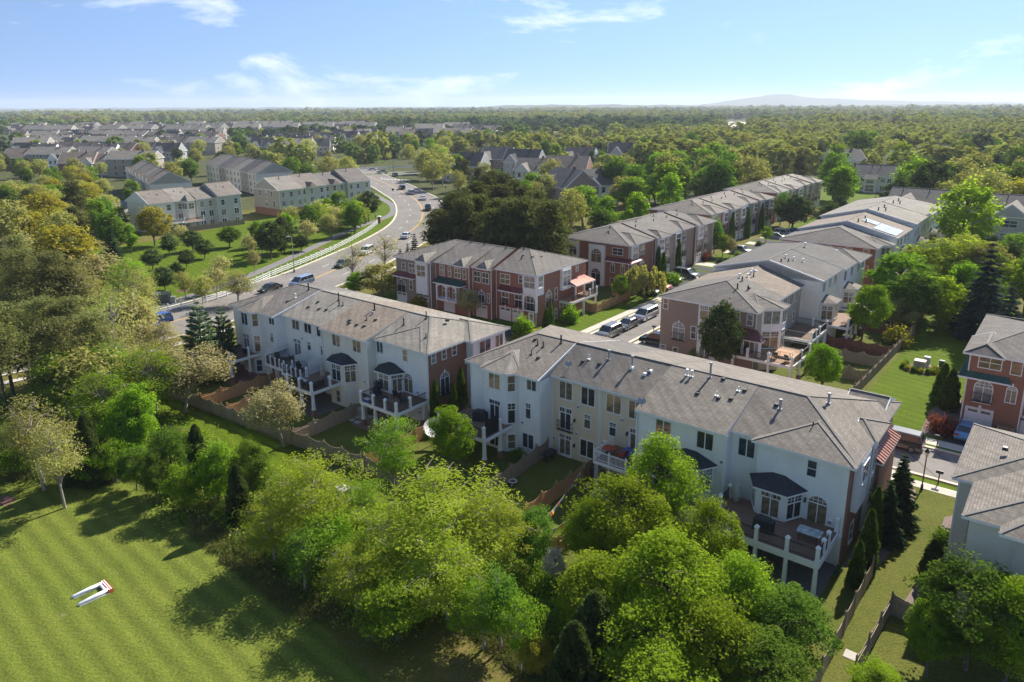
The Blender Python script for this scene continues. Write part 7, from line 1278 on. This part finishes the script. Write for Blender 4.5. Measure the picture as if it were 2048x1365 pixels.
ROWN = ['the brick row above golden trees', 'the dormered row', 'the third roof line', 'the fourth roof line', 'the fifth roof line', 'the sixth roof line', 'the seventh roof line', 'the office block', 'left edge above golden trees', 'the cul de sac', 'grey row left of junction', 'dark roofs left of junction', 'pines left of junction', 'wood left of junction', 'long pale roof line', 'farthest long roof line', 'shops', 'trees right of junction', 'pine stand tops']
ORD = ['1st', '2nd', '3rd', '4th', '5th', '6th', '7th', '8th', '9th', '10th']
for k, (py, x0, x1, n, ty) in enumerate(ROWY):
    for j in range(n):
        px = x0+(x1-x0)*(j+.5)/n+hr.uniform(-6, 6); q = py+hr.uniform(-3, 3); x, y, _ = at(px, q); i = ty if hr.random() < .5 else hr.randrange(6)
        o = putfar(i, x, y, R_(hr.uniform(-25, 10) if px < 450 else hr.uniform(-12, 12)), f'{FHW[i]} gabled house, {ordn(j+1)} from left near {ROWN[k]}', GF+' at left')
        o.scale = (1.25 if py < 280 else 1.05,)*3
for o in FH:
    for c in list(o.children_recursive): bpy.data.objects.remove(c)
    bpy.data.objects.remove(o)
def slab(name, label, px, py, wm, dm, h, m, rm, a=0., cat='building'):
    x, y, _ = at(px, py); t = thing(name, label, cat, (x, y, gz(x, y)), a); b = MB(); b.box(-wm/2, wm/2, 0, dm, -3, h); b.obj('wall', m, t); b = MB(); b.box(-wm/2-.5, wm/2+.5, -.5, dm+.5, h, h+.8); b.obj('roof', rm, t)
    b = MB()
    for i in range(int(wm/6)): b.box(-wm/2+2+i*6, -wm/2+5+i*6, -.1, 0, h*.3, h*.7)
    b.obj('window_band', GL[0], t)
WALL = plain('pale_wall', (.6, .58, .54), .8); 
slab('office_building', 'dark red brick office block on the far left skyline', 158, 246, 70, 40, 18, BR_D, BR_D); slab('school_building', 'long pale low building left of the far office block', 120, 247, 60, 30, 8, WALL, WALL); slab('shop_building', 'pale flat roofed shop in the middle distance', 975, 281, 60, 40, 7, WALL, CONC); slab('shop_building', 'pale shop with flat roof right of centre distance', 1075, 282, 45, 30, 7, WALL, CONC); slab('shop_building', 'low pale shop at right of centre distance', 1270, 285, 70, 30, 6, WALL, CONC); slab('warehouse', 'dark blue warehouse beyond the right wood', 1650, 262, 150, 60, 10, BLUT, BLUT); slab('warehouse', 'shed with bright white roof beyond the right wood', 1832, 275, 45, 30, 6, WALL, TRIM); slab('storage_tent', 'white domed building at the far right', 2035, 232, 60, 60, 12, TRIM, TRIM)
# ---------------------------------------------------------------- wild growth nobody could count
def undergrowth():
    r = np.random.default_rng(3)
    for mat, cnt, smin, smax, lab in (('green', 1300, .25, .75, 'low leafy green'), ('fresh', 800, .3, .95, 'light green bushy'), ('bud', 500, .25, .7, 'pale twiggy')):
        X = []
        for i in range(cnt):
            px = r.uniform(-60, 1560); t = px/1500; lo = 985+t*430+60*math.sin(px*.011); hi = lo-190-60*math.sin(px*.02+1); py = r.uniform(hi, lo)
            if px < 330: py = r.uniform(790, 945)
            x, y, _ = at(px, py); u = x*UX+y*UY; v = -x*UY+y*UX
            if v > (34.6 if u < -47 else 39.5) and u > -95: continue
            s = r.uniform(smin, smax)*(1.35 if px < 420 else 1.); n = int(60*s*s+25); p = r.normal(size=(n, 3))*[s, s, s*.75]; p[:, 2] = np.abs(p[:, 2]); X.append(p+[x, y, 0])
        C = np.concatenate(X); v = leaves(r, C, .19, .5); o = mobj('undergrowth', npmesh('undergrowth', v, LF[mat], len(C))); tag(o, lab+' undergrowth along the wild belt', 'undergrowth', kind='stuff')
    X = []; A = []
    for i in range(5200):
        px = r.uniform(-100, 1250); t = px/1500; lo = 1000+t*420+50*math.sin(px*.013); py = r.uniform(lo-130, lo+20)
        if px < 380: py = r.uniform(850, 965)
        x, y, _ = at(px, py)
        if -x*UY+y*UX > 34.5: continue
        n = 7; X.append(np.column_stack([r.normal(x, .16, n), r.normal(y, .16, n), np.full(n, .18)])); A.append(np.column_stack([r.normal(0, .16, n), r.normal(0, .16, n), r.uniform(.12, .34, n)]))
    X = np.concatenate(X); A = np.concatenate(A); B = np.cross(A, unitv(r, len(A))); B = B/np.linalg.norm(B, axis=1)[:, None]*.035; o = mobj('tall_grass', npmesh('tall_grass', quads(X, A*1.5, B), leaf('dry_grass', (.16, .13, .06), (.13, .155, .04), .3, .25), len(X))); tag(o, 'tall dry grass fringing the mown meadow', 'grass', kind='stuff')
undergrowth()
def scatter(name, label, pts, src):
    """one object of kind stuff: copies of src at the given points (x, y, z, size)"""
    P = np.array(pts); me = bpy.data.meshes.new(name); me.vertices.add(len(P)); me.vertices.foreach_set('co', P[:, :3].astype(np.float32).ravel()); at_ = me.attributes.new('sz', 'FLOAT', 'POINT'); at_.data.foreach_set('value', P[:, 3].astype(np.float32)); me.update()
    o = mobj(name, me); tag(o, label, 'woods', kind='stuff')
    ng = bpy.data.node_groups.new('woods', 'GeometryNodeTree'); ng.interface.new_socket('Geometry', in_out='INPUT', socket_type='NodeSocketGeometry'); ng.interface.new_socket('Geometry', in_out='OUTPUT', socket_type='NodeSocketGeometry')
    gi = ng.nodes.new('NodeGroupInput'); go = ng.nodes.new('NodeGroupOutput'); ip = ng.nodes.new('GeometryNodeInstanceOnPoints'); oi = ng.nodes.new('GeometryNodeObjectInfo'); oi.inputs[0].default_value = src; oi.inputs['As Instance'].default_value = True
    na = ng.nodes.new('GeometryNodeInputNamedAttribute'); na.data_type = 'FLOAT'; na.inputs[0].default_value = 'sz'; rv = ng.nodes.new('FunctionNodeRandomValue'); rv.data_type = 'FLOAT'; rv.inputs[2].default_value = 0; rv.inputs[3].default_value = 6.28
    cx = ng.nodes.new('ShaderNodeCombineXYZ'); l = ng.links.new
    l(gi.outputs[0], ip.inputs['Points']); l(oi.outputs['Geometry'], ip.inputs['Instance']); l(na.outputs[0], ip.inputs['Scale']); l(rv.outputs[1], cx.inputs[2]); l(cx.outputs[0], ip.inputs['Rotation']); l(ip.outputs[0], go.inputs[0])
    o.modifiers.new('woods', 'NODES').node_group = ng
def farwoods():
    r = np.random.default_rng(11)
    lumps = []
    for k, (lf, sd_) in enumerate((('m1', 1), ('m2', 2), ('m3', 3), ('m4', 4))):
        q = np.random.default_rng(sd_); n = 150; C = unitv(q, n)*q.uniform(.55, 1., (n, 1))**.6; C[:, 2] = C[:, 2]*.8; C = C*[4.5, 4.5, 5.5]+[0, 0, 7.5]; C = np.concatenate([C, np.column_stack([q.normal(0, 2.4, 40), q.normal(0, 2.4, 40), q.uniform(.5, 4, 40)])])
        ov = C-[0, 0, 7]; ov /= np.linalg.norm(ov, axis=1)[:, None]
        me = npmesh('woods_crown', leaves(q, C, 2.3, .4, ov, .7), (WOODS[k]), len(C)); lumps.append(bpy.data.objects.new('woods_crown', me))
    pts = [[], [], [], []]
    hp = [(x, y) for x, y in TAKEN]
    grid = {}
    for a, b_ in TAKEN: grid.setdefault((int(a//25), int(b_//25)), []).append((a, b_))
    def clear(x, y, d):
        for i in (-1, 0, 1):
            for j in (-1, 0, 1):
                for a, b_ in grid.get((int(x//25)+i, int(y//25)+j), ()):
                    if abs(a-x)+abs(b_-y) < d: return False
        return True
    def add(x, y, s):
        q = math.sin(x/160+1.7*math.sin(y/230))+math.sin(y/210+1.3*math.sin(x/190+2))+r.normal(0, .55)
        k = 3 if q < -1.0 else 2 if q < -.15 else 1 if q < .75 else 0; pts[k].append((x, y, gz(x, y)-.5, s*(1.15 if k == 0 else .9 if k == 1 else 1.)*r.uniform(.75, 1.2)))
    for (r0, r1, n, s0, s1) in ((360, 900, 5200, .75, 1.15), (900, 1800, 9000, .95, 1.5), (1800, 3200, 10500, 1.2, 1.9), (3200, 5400, 11500, 1.6, 2.6)):
        for i in range(n):
            d = math.sqrt(r.uniform(r0*r0, r1*r1)); a = r.uniform(-.70, .70); x, y = d*math.sin(a), d*math.cos(a)
            px = 1024+FPX*x/(y*math.cos(PIT)+CAMH*math.sin(PIT))
            if px < 470 and d < 1250 and r.random() < (.93 if d < 800 else .84): continue
            if 430 < px < 990 and d < 780 and r.random() < .8: continue
            if d < 700 and not free(x, y): continue
            if not clear(x, y, 13): continue
            if d > 620 and math.sin(x/310+.9*math.sin(y/270))*math.sin(y/240+1.1) > (.72 if px > 760 else .5): continue
            if 1450 < px < 1502 and 800 < d < 1900: continue
            if 215 < px < 500 and 1350 < d < 2000: continue
            if abs(x+.0)*0+abs((x+60)*.3-(y-372)) < 16 and d < 520: continue
            if -110 < x < -20 and 320 < y < 430: continue
            add(x, y, r.uniform(s0, s1))
    for k in range(4): scatter('distant_woods', ['yellow green', 'olive', 'mid green', 'dark evergreen'][k]+' spring woods stretching to the horizon', pts[k], lumps[k])
    for (k, place), P in FARTREES.items(): scatter('background_trees', f'mass of {KW[k]}s {place}', P, bpy.data.objects.new('background_crown', PROTO[k][1])); scatter('background_trunks', f'trunks of {KW[k]}s {place}', P, bpy.data.objects.new('background_trunk', PROTO[k][0]))
WOODS = [leaf('woods_yellow', (0.230, 0.247, 0.057), (0.333, 0.328, 0.086), .3, .02), leaf('woods_olive', (0.241, 0.230, 0.098), (0.322, 0.293, 0.138), .3, .02), leaf('woods_green', (0.114, 0.168, 0.042), (0.180, 0.240, 0.060), .3, .02), leaf('woods_dark', (0.062, 0.094, 0.037), (0.106, 0.138, 0.056), .2, .02)]
farwoods()
# fields, highway, hills on the horizon
def quadpx(name, P, m, z=.4): b = MB(); b.poly([(x, y, gz(x, y)+z) for x, y, _ in [at(*p) for p in P]]); tag(b.obj(name, m), kind='structure')
quadpx('field', ((215, 246), (330, 243), (430, 236), (400, 232), (300, 235), (220, 240)), G_LAWN, 6); quadpx('highway', ((1462, 275), (1480, 275), (1472, 246), (1462, 244), (1455, 247)), CONC, 5); quadpx('highway', ((1484, 275), (1498, 275), (1497, 248), (1478, 243), (1474, 244), (1488, 250)), CONC, 5)
def hillrange(name, d, segs, m, base=-40, depth=900):
    b = MB(); n = 160; rr = random.Random(name)
    row0, row1, row2 = [], [], []
    for i in range(n+1):
        px = -250+2550*i/n; a = math.atan((px-1024)/FPX*1.0); x, y = d*math.tan(a), d; h = sum(hh*math.exp(-((px-c)/w)**2) for c, w, hh in segs)+3*math.sin(i*.9)+2*math.sin(i*2.3+1)
        row0.append((x, y, base)); row1.append((x*1.05, y+depth*.5, h)); row2.append((x*1.1, y+depth, base))
    i0 = len(b.v); b.v += row0+row1+row2
    for k in range(2):
        for i in range(n): b.f.append((i0+k*(n+1)+i, i0+k*(n+1)+i+1, i0+(k+1)*(n+1)+i+1, i0+(k+1)*(n+1)+i)); b.m.append(0)
    tag(b.obj(name, m, None, smooth=True), kind='structure')
HILL = grass('hill_forest', [(.3, (.06, .075, .03)), (.7, (.10, .105, .045))], None, .004, .03)
hillrange('hills', 5400, ((1040, 60, 10), (1150, 140, 14), (1330, 160, 8), (300, 300, -4), (1800, 300, 2), (600, 250, 0)), HILL, -60); hillrange('mountain', 8600, ((1500, 62, 62), (1570, 48, 66), (1640, 110, 48), (1800, 200, 26), (1000, 400, -10), (100, 300, 0)), HILL, -80, 1500)
# ---------------------------------------------------------------- the air
b = MB(); b.box(-13000, 13000, -9700, 13000, -110, 120); hz = b.obj('haze', []); hz['kind'] = 'stuff'
m = bpy.data.materials.new('haze'); m.use_nodes = True; t = m.node_tree; t.nodes.clear(); o = N(t, 'ShaderNodeOutputMaterial'); pv = N(t, 'ShaderNodeVolumePrincipled'); pv.inputs['Color'].default_value = (.80, .88, 1., 1); pv.inputs['Density'].default_value = HAZE_D if 'HAZE_D' in globals() else 1.0e-4; pv.inputs['Anisotropy'].default_value = .2; t.links.new(pv.outputs[0], o.inputs['Volume']); hz.data.materials.append(m)
